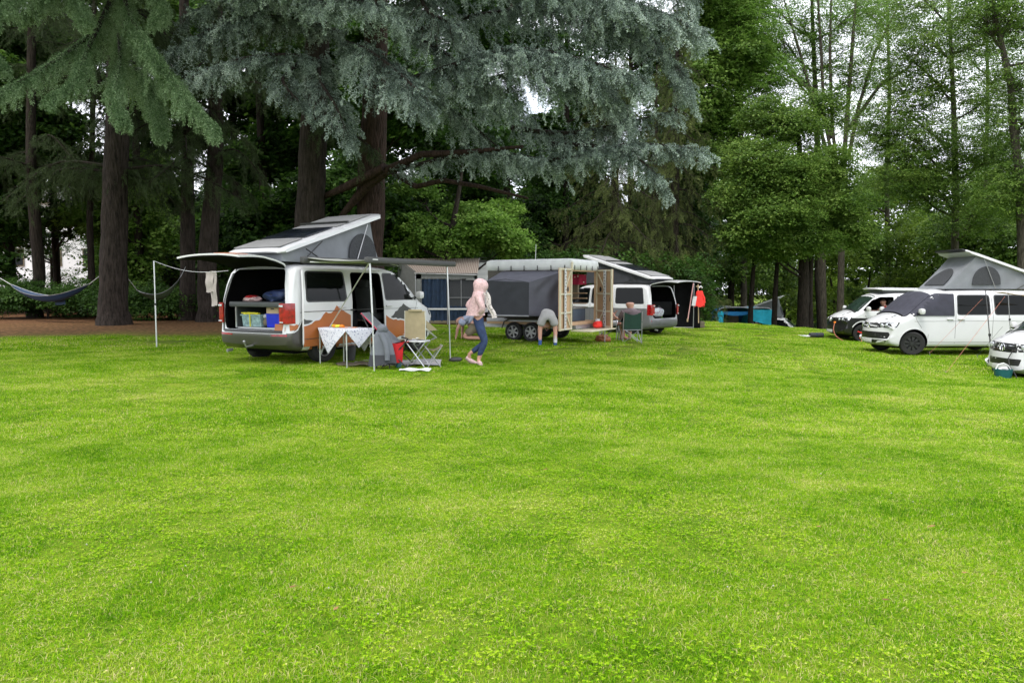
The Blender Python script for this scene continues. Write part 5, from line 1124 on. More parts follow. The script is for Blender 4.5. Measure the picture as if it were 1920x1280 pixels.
# white camper on the right
pw=Vector((15.69,22.57,-.46)); white=make_van('plain white camper at right with raised grey canvas roof and cloth-covered cab windows',pw,R(181.5),M['white_paint'],rim='black_alloy',spokes=9,twin=True,steer=R(-18),rad=.345)
rp_=pop_top(white,-.30,2.42,2.13,3.06,front_win=True,solar=False,base_front=3.0); 
MB().box((2.72,0,.0),(.5,1.35,.05),bev=.02).build('dark_lip',M['black_plastic'],rp_)
patch('windscreen_cover',rp([(3.42,-.74),(4.22,-.80),(4.22,.80),(3.42,.74)],.08),'t',M['sunscreen'],white,.035,.01)
for sd in('l','r'): patch('window_cover',rp([(2.83,1.15),(4.02,1.15),(4.05,1.22),(3.62,1.66),(3.3,1.79),(2.83,1.79)],.03),sd,M['sunscreen'],white,.022,.008,.08)
black=make_van('white over black two-tone van with an open driver window, half hidden behind the white camper',Vector((17.54,29.27,-.58)),R(178.3),split_paint('white_over_black',(.62,.62,.635),(.012,.012,.013),.93),cut_driver=True,rim='black_alloy',spokes=7,twin=False,steer=R(-8),rad=.34)
pop_top(black,.3,3.35,2.0,2.04,win=False,solar=False,struts=False)
patch('arch_trim',strip([(4.0+math.cos(a)*.45,.36+math.sin(a)*.45) for a in np.linspace(.5,PI-.35,12)],.035),'l',M['white_paint'],black,.012,.006,.4)
grey=make_van('white over grey camper with raised roof and tailgate, beside the trailer',Vector((5.64,26.97,-.25)),R(136.6),split_paint('white_over_grey',(.62,.62,.635),(.14,.14,.15),1.02),cut_tail=True,rim='alloy',rad=.33)
pop_top(grey,.16,3.35,2.08,3.0,bellows=M['fabric_dark'],win=False)
tailgate(grey,R(-84))
patch('rear_bumper',rp([(-.85,.34),(.85,.34),(.85,.60),(-.85,.60)],.03),'b',mat('grey_bumper',(.13,.13,.14),.4),grey,.012,.01,.1)
MB().box((.7,0,1.0),(1.0,1.45,.5),bev=.05).build('load_bay_box',M['interior'],grey)
bx=place('patterned_bag','pale patterned bag in the open boot of the grey and white camper','bag',grey,(.20,.28,.68)); blob('bag_body',print_cloth('blue_pink_print',(.42,.45,.5),(.25,.12,.2),14,.35),bx,(.12,.36,.20),(0,0,.18),3,.2); MB().tube([(-.05,-.15,.34),(-.05,0,.44),(-.05,.15,.34)],.01,5).build('bag_handle',M['dark_cord'],bx)
near=make_van('white van cut off by the right picture edge, its dark grille and badge in view',Vector((16.2,17.05,-.70)),R(180),M['white_paint'],front='old',rim='alloy',rad=.33)
far=make_van('distant white camper with a steep grey wedge roof, behind the tree trunks','' and 0 or G(1372,50)+Vector((0,0,-.1)),R(-24),M['white_paint'],rim='alloy')
pop_top(far,.2,3.3,2.1,3.3,win=False,solar=False,front_win=True)

M['bay_canvas_lit']=mat('bay_canvas_lit',(.10,.10,.125),.7,var=.1,bump=.4,bscale=5)  # lighter copy of the bay cloth: light on its slopes, put in colour
# ------------------------------------------------------------ box trailer with a fold-out tent
tl_=thing('box_trailer','brown tandem-axle trailer with silver tarpaulin roof, fold-out tent and open plywood doors','trailer',Vector((2.04,20.98,0.0)),R(150.5))
MB().box((1.32,.885,1.28),(2.64,.03,1.45)).build('side_wall',M['trailer_brown'],tl_,ang=20)
MB().box((1.80,-.885,1.28),(1.68,.03,1.45)).build('side_wall',M['trailer_brown'],tl_,ang=20)
MB().box((2.625,0,1.28),(.03,1.74,1.45)).build('front_wall',M['trailer_brown'],tl_,ang=20)
MB().box((1.32,0,.52),(2.7,1.8,.09)).build('floor',M['ply'],tl_)
MB().box((1.4,.0,.42),(3.0,1.5,.10)).box((3.35,0,.42),(1.4,.10,.10)).build('chassis',M['tube_steel'],tl_)
MB().box((1.32,.91,.60),(2.7,.02,.10)).build('side_rail',M['tube_steel'],tl_)
for y,z0 in((.865,0),(-.865,0)): MB().box((.02,y,1.25),(.07,.07,1.55)).build('corner_post',M['ply'] if y<0 else M['cream'],tl_)
MB().box((.02,0,2.0),(.06,1.8,.07)).build('door_head',M['ply'],tl_)
tz=MB(); tz.box((1.32,0,2.14),(2.78,1.92,.33),bev=.13); tp_=tz.build('tarpaulin',M['tarp'],tl_,ang=60)
for x in np.arange(.15,2.6,.42): 
    for y in(.965,-.965): MB().box((x,y,2.06),(.02,.012,.13)).box((x,y,2.0),(.05,.014,.02)).build('tie_down',M['black_plastic'],tp_)
for y in np.linspace(-.8,.8,5): MB().box((-.075,y,2.06),(.012,.02,.13)).build('tie_down',M['black_plastic'],tp_)
MB().box((-.06,.94,2.1),(.05,.05,.22),bev=.01).build('corner_strap',M['cream'],tp_)
MB().tube([(1.4,.3,2.25),(1.38,.3,2.75)],.008,5).build('aerial',M['white_plastic'],tl_)
# fold-out tent bay
def quadsheet(name,A_,B_,C_,D_,m,wr=.02,fr=20,parent=tl_,th=.008):
    """canvas stretched over four corners with pulled wrinkles"""
    A_,B_,C_,D_=[Vector(q) for q in(A_,B_,C_,D_)]; n_=(B_-A_).cross(D_-A_).normalized()
    return sheet(name,m,parent,26,16,lambda u,v:A_*(1-u)*(1-v)+B_*u*(1-v)+C_*u*v+D_*(1-u)*v+n_*wr*math.sin(fr*(u+.6*v)+3*math.sin(v*4))*math.sin(PI*u)*math.sin(PI*v),th)
quadsheet('bay_roof',(2.15,.91,1.97),(.12,.91,1.97),(.86,1.66,1.65),(2.20,1.66,1.70),M['bay_canvas_lit'],.03,9)
quadsheet('bay_front',(2.20,1.66,1.70),(.86,1.66,1.65),(.90,1.60,.78),(2.20,1.60,.78),M['fabric_dark'],.02,14)  # darker cloth colour stands in for shade on the front
quadsheet('bay_side',(.86,1.66,1.65),(.12,.91,1.97),(.12,.91,.76),(.90,1.60,.78),M['bay_canvas_lit'],.045,11)
quadsheet('bay_end',(2.20,1.66,1.70),(2.15,.91,1.97),(2.15,.91,.76),(2.20,1.60,.78),M['fabric_dark'],.01,9)
MB().tube([(.86,1.665,1.655),(1.6,1.67,1.745),(2.2,1.665,1.70)],.013,6).tube([(.86,1.665,1.655),(.90,1.605,.77)],.013,6).tube([(.12,.93,.74),(.90,1.61,.76),(2.2,1.61,.76),(2.2,.93,.75)],.016,6).build('bay_frame',M['bay_canvas_lit'],tl_)
MB().box((1.55,1.615,.745),(1.3,.03,.03)).build('bay_rail',M['tube_steel'],tl_)
for x in(1.17,1.74): wheel(tl_,x,.93,.27,M['tube_steel'],spokes=6,twin=False,w_=.17); wheel(tl_,x,-.93,.27,M['tube_steel'],spokes=6,twin=False,w_=.17)
fd=MB(); fd.tube([(.78,.95,.36),(.85,.95,.56),(1.0,.95,.62),(1.9,.95,.62),(2.06,.95,.56),(2.14,.95,.36)],.02,5); fd.box((1.45,.93,.64),(1.1,.24,.02)); fd.build('mudguard',M['trailer_brown'],tl_)
def door_leaf(o,d,nrm):
    """plywood leaf; o hinge point, d unit along the leaf, nrm towards the inner face"""
    W_=.86; z0,z1=.37,2.03; o=Vector(o);d=Vector(d).normalized();nrm=Vector(nrm).normalized(); rot=Matrix((d,nrm,Vector((0,0,1)))).transposed()
    pt=lambda a,z,k=0:o+d*a+nrm*k+Vector((0,0,z))
    lf=MB().box(pt(W_/2,(z0+z1)/2),(W_,.02,z1-z0),rot).build('door_leaf',M['ply'],tl_,label='open plywood door leaf with cream battens',ang=20)
    b=MB()
    for a in(.03,W_-.03): b.box(pt(a,(z0+z1)/2,.03),(.06,.04,z1-z0),rot)
    for z in(z0+.03,z0+.47,z0+.97,z1-.03): b.box(pt(W_/2,z,.0302),(W_-.1,.04,.045),rot)
    for z_a,z_b in((z1-.08,z1-.46),(z0+.06,z0+.43)):
        p0,p1=pt(.08,z_a,.03),pt(W_*.48,z_b,.03); q=p1-p0; r2=Matrix((q.normalized(),nrm,q.normalized().cross(nrm))).transposed(); b.box((p0+p1)/2,(q.length,.03,.035),r2)
    b.build('batten_frame',M['cream'],lf,ang=20)
    b=MB(); b.box(pt(W_*.60,(z0+z1)/2,.055),(.13,.012,z1-z0-.04),rot).build('slotted_rail',M['white_plastic'],lf,ang=20)
    for k in range(19): MB().box(pt(W_*.60+(.02 if k%2 else -.02),z0+.08+k*.084,.064),(.03,.008,.03),rot).build('slot',M['black_plastic'],lf)
    MB().lathe([(.001,-.008),(.045,-.008),(.045,.008),(.001,.008)],(0,0,0),'z',12)
    c=pt(W_*.28,1.47,.015); MB().add([c+d*.045*math.cos(a)+Vector((0,0,.07*math.sin(a)))+nrm*k for k in(0,.01) for a in np.linspace(0,2*PI,13)[:-1]],[tuple(range(12)),tuple(range(23,11,-1))]+[(i,(i+1)%12,(i+1)%12+12,i+12) for i in range(12)]).build('grip_hole',M['black_plastic'],lf)
    return lf
door_leaf((0,.90,0),(-.067,.998,0),(-1,-.067,0)); l2=door_leaf((0,-.90,0),(-.82,.57,0),(-.57,-.82,0)) if 0 else door_leaf((0,-.90,0),(-.82,.57,0),(.57,.82,0))
MB().box((-.60,-.50,1.18),(.05,.05,.12),bev=.01).build('latch',M['black_plastic'],l2)
sb=MB(); sb.box((-.38,.15,.34),(.62,1.75,.035),bev=.01); sbp=sb.build('step_board',M['cream'],tl_,label='cream folding step board')
MB().tube([(-.6,-.1,.34),(-.6,-.1,-.02)],.014,6).build('step_leg',M['tube_steel'],tl_)
MB().box((1.25,-.45,.95),(1.3,.6,.04)).box((1.25,.55,.95),(1.4,.5,.04)).build('counter',M['ply'],tl_)
MB().box((.75,-.82,1.55),(.40,.10,.75)).build('wall_cupboard',M['khaki'],tl_)
for z in(1.05,1.2,1.35): MB().box((.55,-.80,z),(.55,.12,.03)).build('shelf',M['ply'],tl_)
cb=place('cool_box','slate blue cool box on the trailer floor inside the open doors','cool box',tl_,(.35,.0,.57)); MB().box((0,0,.17),(.42,.85,.34),bev=.02).build('box_body',M['navy_plastic'],cb); MB().box((0,0,.37),(.45,.89,.06),bev=.02).build('lid',M['tube_steel'],cb)
kt=place('kettle','silver kettle on the shelf inside the trailer, between the plywood doors','kettle',tl_,(.62,-.30,.97)); MB().lathe([(.001,0),(.12,0),(.13,.08),(.10,.2),(.04,.26),(.001,.27)],n=16).build('kettle_body',M['chrome'],kt); MB().tube([(-.1,0,.2),(0,0,.34),(.1,0,.2)],.012,5).build('kettle_handle',M['black_plastic'],kt); MB().tube([(.1,0,.1),(.2,0,.2)],.018,6).build('spout',M['chrome'],kt)
for k,(y,mm,lb) in enumerate(((.42,'white_cloth','white bottle on the trailer shelf left of the kettle'),(.28,'clear_box','pale blue bottle next to the white one on the trailer shelf'),(.05,'bumper_grey','dark bottle just left of the silver kettle in the trailer'))):
    q=place('bottle',lb,'bottle',tl_,(.62,y-.1,.97),group='bottles on the trailer shelf'); MB().lathe([(.001,0),(.04,0),(.04,.15),(.015,.2),(.015,.24),(.001,.24)],n=10).build('bottle_body',M[mm],q); MB().lathe([(.001,.24),(.02,.24),(.02,.265),(.001,.265)],n=8).build('cap',M['blue_cloth'],q)
q=place('dish_towel','white cloth strip hanging from the trailer shelf','towel',tl_,(.34,.05,.97)); sheet('cloth',M['white_cloth'],q,3,8,lambda u,v:Vector((.01*math.sin(v*7),-.05+.10*u,.0-.30*v)),.008)
q=place('red_bag','red and white bag on the step board at the trailer doors','bag',tl_,(-.30,-.30,.36)); blob('bag_body',M['red_jacket'],q,(.12,.20,.12),(0,0,.10),4,.3); blob('white_top',M['white_cloth'],q,(.07,.07,.05),(0,.02,.22),7,.3)
q=place('pink_towel','crimson cloth with pale stripes hung up inside the trailer near the roof','towel',tl_,(.55,-.70,1.9)); sheet('cloth',print_cloth('crimson_print',(.5,.03,.09),(.75,.6,.6),7,.2),q,10,6,lambda u,v:Vector((-.30+.7*u,-.02*math.sin(u*15),-.30*v)),.008)

# ------------------------------------------------------------ caravan and its porch awning
cv=thing('caravan','white box caravan with a dark roof edge, behind the copper camper awning','caravan',G(805,31.6),R(1))
MB().box((0,1.1,1.40),(5.0,2.2,2.15),bev=.08).build('body',M['siding'],cv,ang=30); MB().box((0,1.1,2.52),(5.0,2.2,.09),bev=.03).build('roof',M['charcoal'],cv)
MB().box((.0,-.01,.62),(4.9,.03,.12)).build('skirt_trim',M['charcoal'],cv); MB().lathe([(.001,-.1),(.32,-.1),(.32,.1),(.001,.1)],(.3,.1,.32),'y',20).build('wheel',M['rubber'],cv)
for x in np.arange(1.25,2.4,.3): MB().tube([(x,.03,2.56),(x,.03,2.66)],.012,5).build('rail_peg',M['tube_steel'],cv)
MB().tube([(1.0,.03,2.66),(2.45,.03,2.66)],.016,6).build('roof_rail',M['charcoal'],cv); MB().box((-1.2,-.012,1.6),(1.2,.03,.6),bev=.01).build('window',M['glass'],cv)
an=thing('caravan_awning','caravan porch awning with red-brown striped roof and dark navy curtains','tent',G(837,29.0))
ax0,ax1=-1.2,1.22; zg=2.02
sheet('roof',M['stripes'],an,20,8,lambda u,v:Vector((ax0-1.0*(1-v)*(1-u)+(ax1-ax0)*u+.0*v, 2.0*(1-v)-.02, zg+.62*(1-v)-.05*math.sin(v*PI)-(.10*u*u*v))),.008)
sheet('side_wall',M['tent_grey'],an,8,8,lambda u,v:Vector((ax0-1.0*u,2.0*u,(zg+.6*u)*(1-v)+.05)),.008)
b=MB()
for x in(ax0,ax0+1.25,ax1): b.tube([(x,-.03,0),(x,-.03,zg-.02)],.02,6)
b.tube([(ax0-.05,-.03,zg-.03),(ax1,-.03,zg-.10)],.02,6); b.build('frame',M['tube_steel'],an)
MB().box(((ax0+ax1)/2,0,zg-.13),(ax1-ax0,.012,.22)).build('valance',M['tent_grey'],an); MB().box((ax0+.12,0,1.0),(.22,.012,1.9)).build('front_pillar',M['tent_grey'],an); MB().box((ax1-.06,0,1.0),(.12,.012,1.9)).build('front_pillar',M['tent_grey'],an)
sheet('curtain',M['navy_curtain'],an,40,6,lambda u,v:Vector((ax0+.24+u*1.0,.03+.03*math.sin(u*38)+.02*math.sin(u*17+v*4),1.78-v*1.65)),.006)
sheet('curtain',M['navy_curtain'],an,40,6,lambda u,v:Vector((ax0+1.28+u*1.0,.05+.03*math.sin(u*34+2),.72-v*.60)),.006)
wp_=MB().box((ax0+1.78,.06,1.22),(1.0,.012,1.05)).build('window_panel',M['mesh_window'],an); b=MB()
b.box((ax0+1.78,.04,1.05),(1.0,.02,.02)).box((ax0+1.78,.041,1.22),(.02,.02,1.05)); b.build('window_bars',M['tube_steel'],wp_)
MB().box(((ax0+ax1)/2,-.02,.60),(ax1-ax0-.2,.03,.07),bev=.01).build('white_rail',M['white_plastic'],an); MB().box(((ax0+ax1)/2,.0,.10),(ax1-ax0,.02,.10)).build('ground_flap',M['khaki'],an)

# ------------------------------------------------------------ tents in the distance
def tunnel(name,label,px,Y,w_,h_,d_,m,rz=0,openf=True,zoff=0):
    t=thing(name,label,'tent',G(px,Y,zoff),R(rz))
    def sh(u,v):
        a=PI*u; e=.42; x=-math.copysign(abs(math.cos(a))**e,math.cos(a))*w_/2; z=h_*math.sin(a)**e if 0<u<1 else 0
        return Vector((x,d_*v,z-.04*math.sin(v*PI)*h_+.012*math.sin(v*30)))
    sheet('shell',m,t,28,10,sh,.015); b=MB()
    for y in(-.01,d_): b.tube([sh(u,0)+Vector((0,y,.02)) for u in np.linspace(0,1,24)],.035,6)
    b.build('arch_pole',M['tube_steel'],t); return t,sh
s_h=1.45
tt,_=tunnel('tunnel_tent','dark blue tunnel tent with an open dim front, left of the first slender trunk',1377,42,2.15,s_h,2.6,M['blue_tent'],2)
sheet('side_panel',M['cyan'],tt,6,4,lambda u,v:Vector((-1.02+.42*u,.05+.03*math.sin(u*9),.05+1.2*v)),.01); sheet('back_wall',M['navy_curtain'],tt,4,4,lambda u,v:Vector((-.95+1.9*u,2.4,.05+1.2*v)),.01)
MB().box((.25,1.2,.5),(.8,.05,.9)).build('inner_door',M['khaki'],tt); sheet('rolled_door',M['blue_tent'],tt,10,4,lambda u,v:Vector((-.6+1.5*u,.08,1.22-.14*v-.1*math.sin(u*PI)*v)),.03)
tt,_=tunnel('tunnel_tent','bright cyan tunnel tent between the two slender trunks',1427,41.8,1.35,s_h,2.6,M['cyan'],-6)
sheet('front_sheet',M['cyan'],tt,10,6,lambda u,v:Vector((-.6+1.2*u,-.02+.03*math.sin(u*12),1.36-v*(.6+.3*u)-.0)),.01)
MB().box((-.25,.5,.3),(.5,.3,.6),bev=.05).build('red_bundle',M['pink_edge'],tt); sheet('side_door',M['cyan'],tt,3,6,lambda u,v:Vector((.45+.18*u,-.03,1.0-.95*v)),.01)

# ------------------------------------------------------------ annexe behind the grey camper, poles, red jacket
ax_=thing('annexe_tent','black fabric annexe standing behind the grey and white camper tailgate','tent',G(1284,30.5),R(-8))
z_=1.95
MB().tube([(-.45,0,0),(-.45,0,z_)],.018,6).tube([(.35,0,0),(.35,0,z_)],.018,6).tube([(-.45,0,.04),(.35,0,.04)],.018,6).build('frame',M['tube_steel'],ax_)
sheet('wall',M['interior'],ax_,12,8,lambda u,v:Vector((-.65+1.3*u,.25+.03*math.sin(u*16),.0+z_*v)),.01); sheet('roof',M['interior'],ax_,8,4,lambda u,v:Vector((-.7+1.4*u,-.5+.8*v,z_+.02-.05*math.sin(u*PI))),.01)
q=thing('leaning_pole','pink painted pole leaning against the black annexe roof','pole',P(1289,603,29.8)); MB().tube([(0,0,0),(.24,.05,1.62)],.022,8).build('shaft',M['pink_pole'],q); MB().lathe([(.001,0),(.03,0),(.03,.12),(.001,.12)],(0,0,0),'z',8).build('foot_cap',M['wood_pole'],q)
q=thing('wooden_pole','thin wooden pole standing upright beside the red jacket','pole',P(1310,603,29.8)); MB().tube([(0,0,-.05),(-.05,0,1.5)],.02,8).build('shaft',M['wood_pole'],q); MB().box((-.03,0,1.42),(.20,.03,.03)).build('peg',M['wood_pole'],q)
q=thing('red_jacket','bright red jacket hanging on the upright wooden pole','jacket',P(1312,545,29.7)); 
def jk(u,v):
    a=2*PI*u; w1=.10+.10*v+.02*math.sin(v*9); return Vector((math.cos(a)*w1,math.sin(a)*.06,-.62*v-.04*math.sin(a*3)*v))
sheet('jacket_body',M['red_jacket'],q,16,10,jk,.008); MB().tube([(.06,0,-.06),(.17,0,-.30),(.19,.0,-.50)],[.05,.055,.05],8).build('sleeve',M['red_jacket'],q); MB().tube([(-.03,0,.12),(.05,0,.18),(.10,0,.10)],.03,8).build('hanger_cap',M['white_cloth'],q)
q=thing('grey_bag','small pale grey bag hanging left of the red jacket','bag',P(1304,560,29.7)); sheet('bag_body',M['white_cloth'],q,6,6,lambda u,v:Vector((-.10+.2*u-.05*v,.03*math.sin(u*8),.1-.38*v)),.02); MB().tube([(-.08,0,.08),(0.05,0,.25)],.006,4).build('strap',M['dark_cord'],q)
q=thing('wooden_crate','low wooden crate standing at the foot of the upright wooden pole','crate',G(1311,31.0),R(5)); MB().box((0,0,.14),(.36,.28,.26),bev=.01).build('crate_body',M['khaki'],q); 
for z in(.08,.2): MB().box((0,-.155,z),(.40,.02,.07)).build('plank',M['khaki'],q)

# ------------------------------------------------------------ camp furniture in front of the copper camper
Mt=[]
tb_=thing('camping_table','small folding table with slim aluminium legs beside the copper camper','table',G(646,14.0)+Vector((0,0,0)),R(-42))
TZ=.70; MB().box((0,0,TZ),(.95,.62,.025),bev=.006).build('table_top',M['tablewood'],tb_)
for x in(-.43,.43):
    for y in(-.27,.27): MB().tube([(x,y,TZ-.01),(x,y,.33)],.015,8).tube([(x,y,.35),(x,y,-.03)],.011,8).build('leg',M['aluminium'],tb_)
cl=thing('tablecloth','white leaf-patterned cloth hanging in points over the folding table','tablecloth',tb_.location+Vector((0,0,TZ+.016)),R(-42))
def cloth(u,v):
    a=R(40); x=(u-.5)*1.12; y=(v-.5)*1.12; X=x*math.cos(a)-y*math.sin(a)+.05; Y_=x*math.sin(a)+y*math.cos(a); 
    ox=max(0,abs(X)-.49); oy=max(0,abs(Y_)-.325); d=math.hypot(ox,oy); xx=math.copysign(min(abs(X),.49)+.04*min(1,ox*4),X); yy=math.copysign(min(abs(Y_),.325)+.04*min(1,oy*4),Y_)
    return Vector((xx,yy,.004-d))
sheet('cloth',M['print'],cl,44,44,cloth,.004)
q=thing('orange_bunch','heap of orange and yellow fruit peel on the tablecloth','fruit',tb_.location+Vector((-.10,.06,TZ+.03)))
for k in range(6): blob('piece',M['orange'] if k%2 else M['yellow'],q,(.06,.05,.03),(random.uniform(-.14,.14),random.uniform(-.08,.08),.02),k,.4,2)
sheet('napkin',M['orange'],q,4,4,lambda u,v:Vector((.02+.3*u,-.1+.2*v,-.008+.004*math.sin(u*9))),.004)
# red and grey recliner, seen from the side
ch=thing('camping_chair','reclined grey camping chair with pink edging and a red seat pouch','chair',G(728,14.1),R(-8))
def strp(p0,p1,w0,w1,sag=.03):
    p0=Vector(p0);p1=Vector(p1); return lambda u,v:(p0.lerp(p1,v)+Vector((0,(u-.5)*(w0*(1-v)+w1*v),0))+Vector((-.5,0,-.5))*sag*math.sin(PI*v)*math.sin(PI*u)*2)
bk=sheet('backrest',M['fabric_grey'],ch,8,12,strp((-.46,0,1.02),(.16,0,.45),.46,.52),.012)
for y0,y1 in((-.23,-.26),(.23,.26)): MB().tube([(-.46,y0,1.02),(-.15,(y0+y1)/2,.72),(.16,y1,.45)],.012,6).build('piping',M['pink_edge'],bk)
sheet('seat',M['red_cloth'],ch,8,8,strp((.10,0,.42),(.42,0,.48),.52,.52),.012); sheet('side_pouch',M['red_cloth'],ch,8,10,lambda u,v:Vector((.05+.32*u+.05*v*(.5-u),-.27+.02*math.sin(u*9),.46-.36*v)),.012)
b=MB(); b.tube([(-.44,-.25,1.0),(-.18,-.27,.5),(.0,-.28,.42)],.011,6)
for y in(-.27,.27): b.tube([(-.05,y,.02),(.40,y,.46)],.012,6).tube([(.42,y,.02),(-.05,y,.46)],.012,6)
b.tube([(.42,-.27,.02),(.42,.27,.02)],.011,6).tube([(-.05,-.27,.02),(-.05,.27,.02)],.011,6).build('frame',M['dark_cord'],ch)
MB().tube([(.40,-.28,.46),(.46,-.28,.55),(.34,-.28,.58)],.018,6).build('armrest',M['black_plastic'],ch)
jk_=thing('hooded_jacket','grey hooded jacket draped over the back of a chair next to the table','jacket',G(716,13.55),R(5))
def bell(u,v):
    a=2*PI*u; w1=.07+.17*v**.6+.012*math.sin(a*5+v*3)*v; z=.72-.62*v; return Vector((math.cos(a)*w1,math.sin(a)*w1*.55,z-(.03*math.sin(a*2) if v>.9 else 0)))
sheet('jacket_body',M['hood_grey'],jk_,40,16,bell,.012); sheet('hem_panel',M['fabric_dark'],jk_,40,3,lambda u,v:bell(u,.72+.29*v)*1.0+Vector((math.cos(2*PI*u)*.012,math.sin(2*PI*u)*.010,0)),.006)
MB().tube([(-.02,-.06,.66),(.06,-.10,.50),(.10,-.14,.30),(.10,-.15,.18)],[.05,.055,.05,.045],10).build('sleeve',M['hood_grey'],jk_)
blob('hood',M['hood_grey'],jk_,(.10,.08,.09),(.01,0,.74),6,.3,3,2,False); b=MB()
b.tube([(-.12,.1,.0),(-.10,.08,.45)],.012,5).tube([(.12,.1,0),(.10,.08,.45)],.012,5).tube([(-.12,.1,.3),(.12,.1,.3)],.012,5).build('chair_frame',M['dark_cord'],jk_)
bc=thing('director_chair','beige canvas folding chair with white crossed legs, its back to the camera','chair',G(783,14.15),R(-10))
bb_=sheet('backrest',M['beige'],bc,8,8,lambda u,v:Vector((-.20+.40*u+.02*(1-v)*(u-.5),-.16+.03*math.sin(PI*u),1.08-.54*v)),.012); MB().box((0,-.155,1.085),(.27,.03,.04),bev=.01).build('top_fold',M['beige'],bb_)
MB().box((0,0,.50),(.40,.36,.03),bev=.01).build('seat',M['white_cloth'],bc); b=MB()
for x in(-.20,.20): b.tube([(x,-.16,1.08),(x,-.16,.50)],.012,6)
b.tube([(-.2,-.16,.5),(.2,-.16,.5)],.012,6).build('back_frame',M['aluminium'],bc)
for y in(-.16,.18): MB().tube([(-.19,y,.49),(.17,y,.02)],.012,6).tube([(.19,y+.012,.49),(-.17,y+.012,.02)],.012,6).build('leg',M['aluminium'],bc)
MB().tube([(.21,-.16,.74),(.34,.1,.56),(.22,.18,.52)],.014,6).build('armrest',M['aluminium'],bc); sheet('arm_canvas',M['beige'],bc,4,4,lambda u,v:Vector((.21+.14*u*(1-.0*v),-.14+.28*u,.90-.20*u-.2*v*(1-u))),.008)
q=thing('towel','crumpled white cloth lying on the beige folding chair','towel',bc.location+Vector((-.02,-.03,.52))); blob('cloth_heap',M['white_cloth'],q,(.16,.12,.05),(0,0,.03),9,.5)
st=thing('folding_stool','low folding stool with a sagging brown fabric seat, right of the beige chair','stool',G(812,14.2),R(12))
sheet('seat',M['khaki'],st,8,6,lambda u,v:Vector((-.17+.34*u,-.13+.26*v,.40-.07*math.sin(PI*u)+.02*u)),.01)
for y in(-.13,.13): MB().tube([(-.17,y,.41),(.13,y,.01)],.010,6).tube([(.17,y+.01,.43),(-.12,y+.01,.01)],.010,6).build('leg',M['tube_steel'],st)
def mat_sheet(name,label,px,Y,w_,d_,rz,m,cat='mat'):
    o=thing(name,label,cat,G(px,Y),R(rz)); sheet('cloth',m,o,12,8,lambda u,v:Vector(((u-.5)*w_,(v-.5)*d_,.035+.012*math.sin(u*11+v*5)+.01*math.sin(v*13))),.012); return o
mat_sheet('ground_mat','large pale patterned mat on the grass under the camping chairs',745,14.6,1.7,.9,4,M['mat_white']); mat_sheet('small_rug','small white rug on the grass at the front of the chairs',778,13.4,.55,.28,-3,M['white_cloth'],'rug')
mat_sheet('door_mat','brown mat on the grass under the front of the table',660,14.1,.6,.5,20,M['khaki'])
q=thing('water_bottle','teal drinking bottle standing on the mat behind the grey jacket','bottle',G(746,13.9)); MB().lathe([(.001,0),(.055,0),(.06,.16),(.045,.2),(.001,.2)],n=12).build('bottle_body',M['teal_plastic'],q); MB().lathe([(.001,.2),(.035,.2),(.03,.25),(.001,.25)],n=10).build('cap',M['dark_cord'],q)
q=thing('bucket','dark bucket in the shade under the copper camper, behind the table','bucket',G(655,15.0)); MB().lathe([(.001,0),(.10,0),(.13,.28),(.115,.28),(.09,.02),(.001,.02)],n=16).build('pail',M['bumper_grey'],q); MB().tube([(-.12,0,.27),(0,0,.36),(.12,0,.27)],.006,5).build('handle',M['tube_steel'],q)
q=thing('shoes','pair of dark shoes on the grass by the awning leg','shoes',G(852,15.2)); 
for k in(0,1): blob('shoe',M['bumper_grey'],q,(.13,.05,.05),(.02*k,.12*k,.05),k,.15,2)

# ------------------------------------------------------------ hammocks
def hammock(label,a,c,low,m,ends,wd=.55):
    a,c,low=[P(*q) for q in(a,c,low)]; o=thing('hammock',label,'hammock',a); D=c-a; dp=(low-(a+c)/2); side=D.cross(Vector((0,0,1))).normalized()
    def f(u,v):
        s_=4*u*(1-u); w_=wd*s_**.7; return D*u+dp*s_+side*(v-.5)*w_+Vector((0,0,(2*v-1)**2*.22*s_))
    fb=sheet('cloth',m,o,28,10,f,.008)
    for v in(0,1): MB().tube([f(u,v)+Vector((0,0,.005)) for u in np.linspace(0,1,24)],.012,5).build('edge_cord',M['tube_steel'],fb)
    for k,e in enumerate(ends): MB().tube([f(k,.5),P(*e)-a],.012,5).build('rope',M['white_plastic'],o)
    return o,f
hm,f=hammock('blue hammock slung low at the far left between dark trunks','' and 0 or (20,533,28.5),(168,532,27),(92,566,27.4),M['blue_hammock'],[(-28,505,29),(190,515,26.2)])
sheet('hanging_blanket',M['blue_hammock'],hm,6,6,lambda u,v:f(.50+.13*u,.02)+Vector((0,-.03,-.32*v)),.01); MB().box(f(.58,0)+Vector((.0,-.06,-.10)),(.07,.01,.14),(0,.5,0)).build('white_tag',M['white_plastic'],hm)
hammock('green hammock hanging between the stout cedar and the pair of close trunks','' and 0 or (258,545,27),(338,520,27.5),(303,561,27.2),M['green_hammock'],[(239,521,26.3),(348,500,28.5)],.5)
strunk('woodland_tree','slim trunk outside the left edge holding the blue hammock rope','tree',-28,29,.14,[(-28,480,29),(-26,300,29),(-24,0,29),(-20,-300,29)],M['dark_bark'])

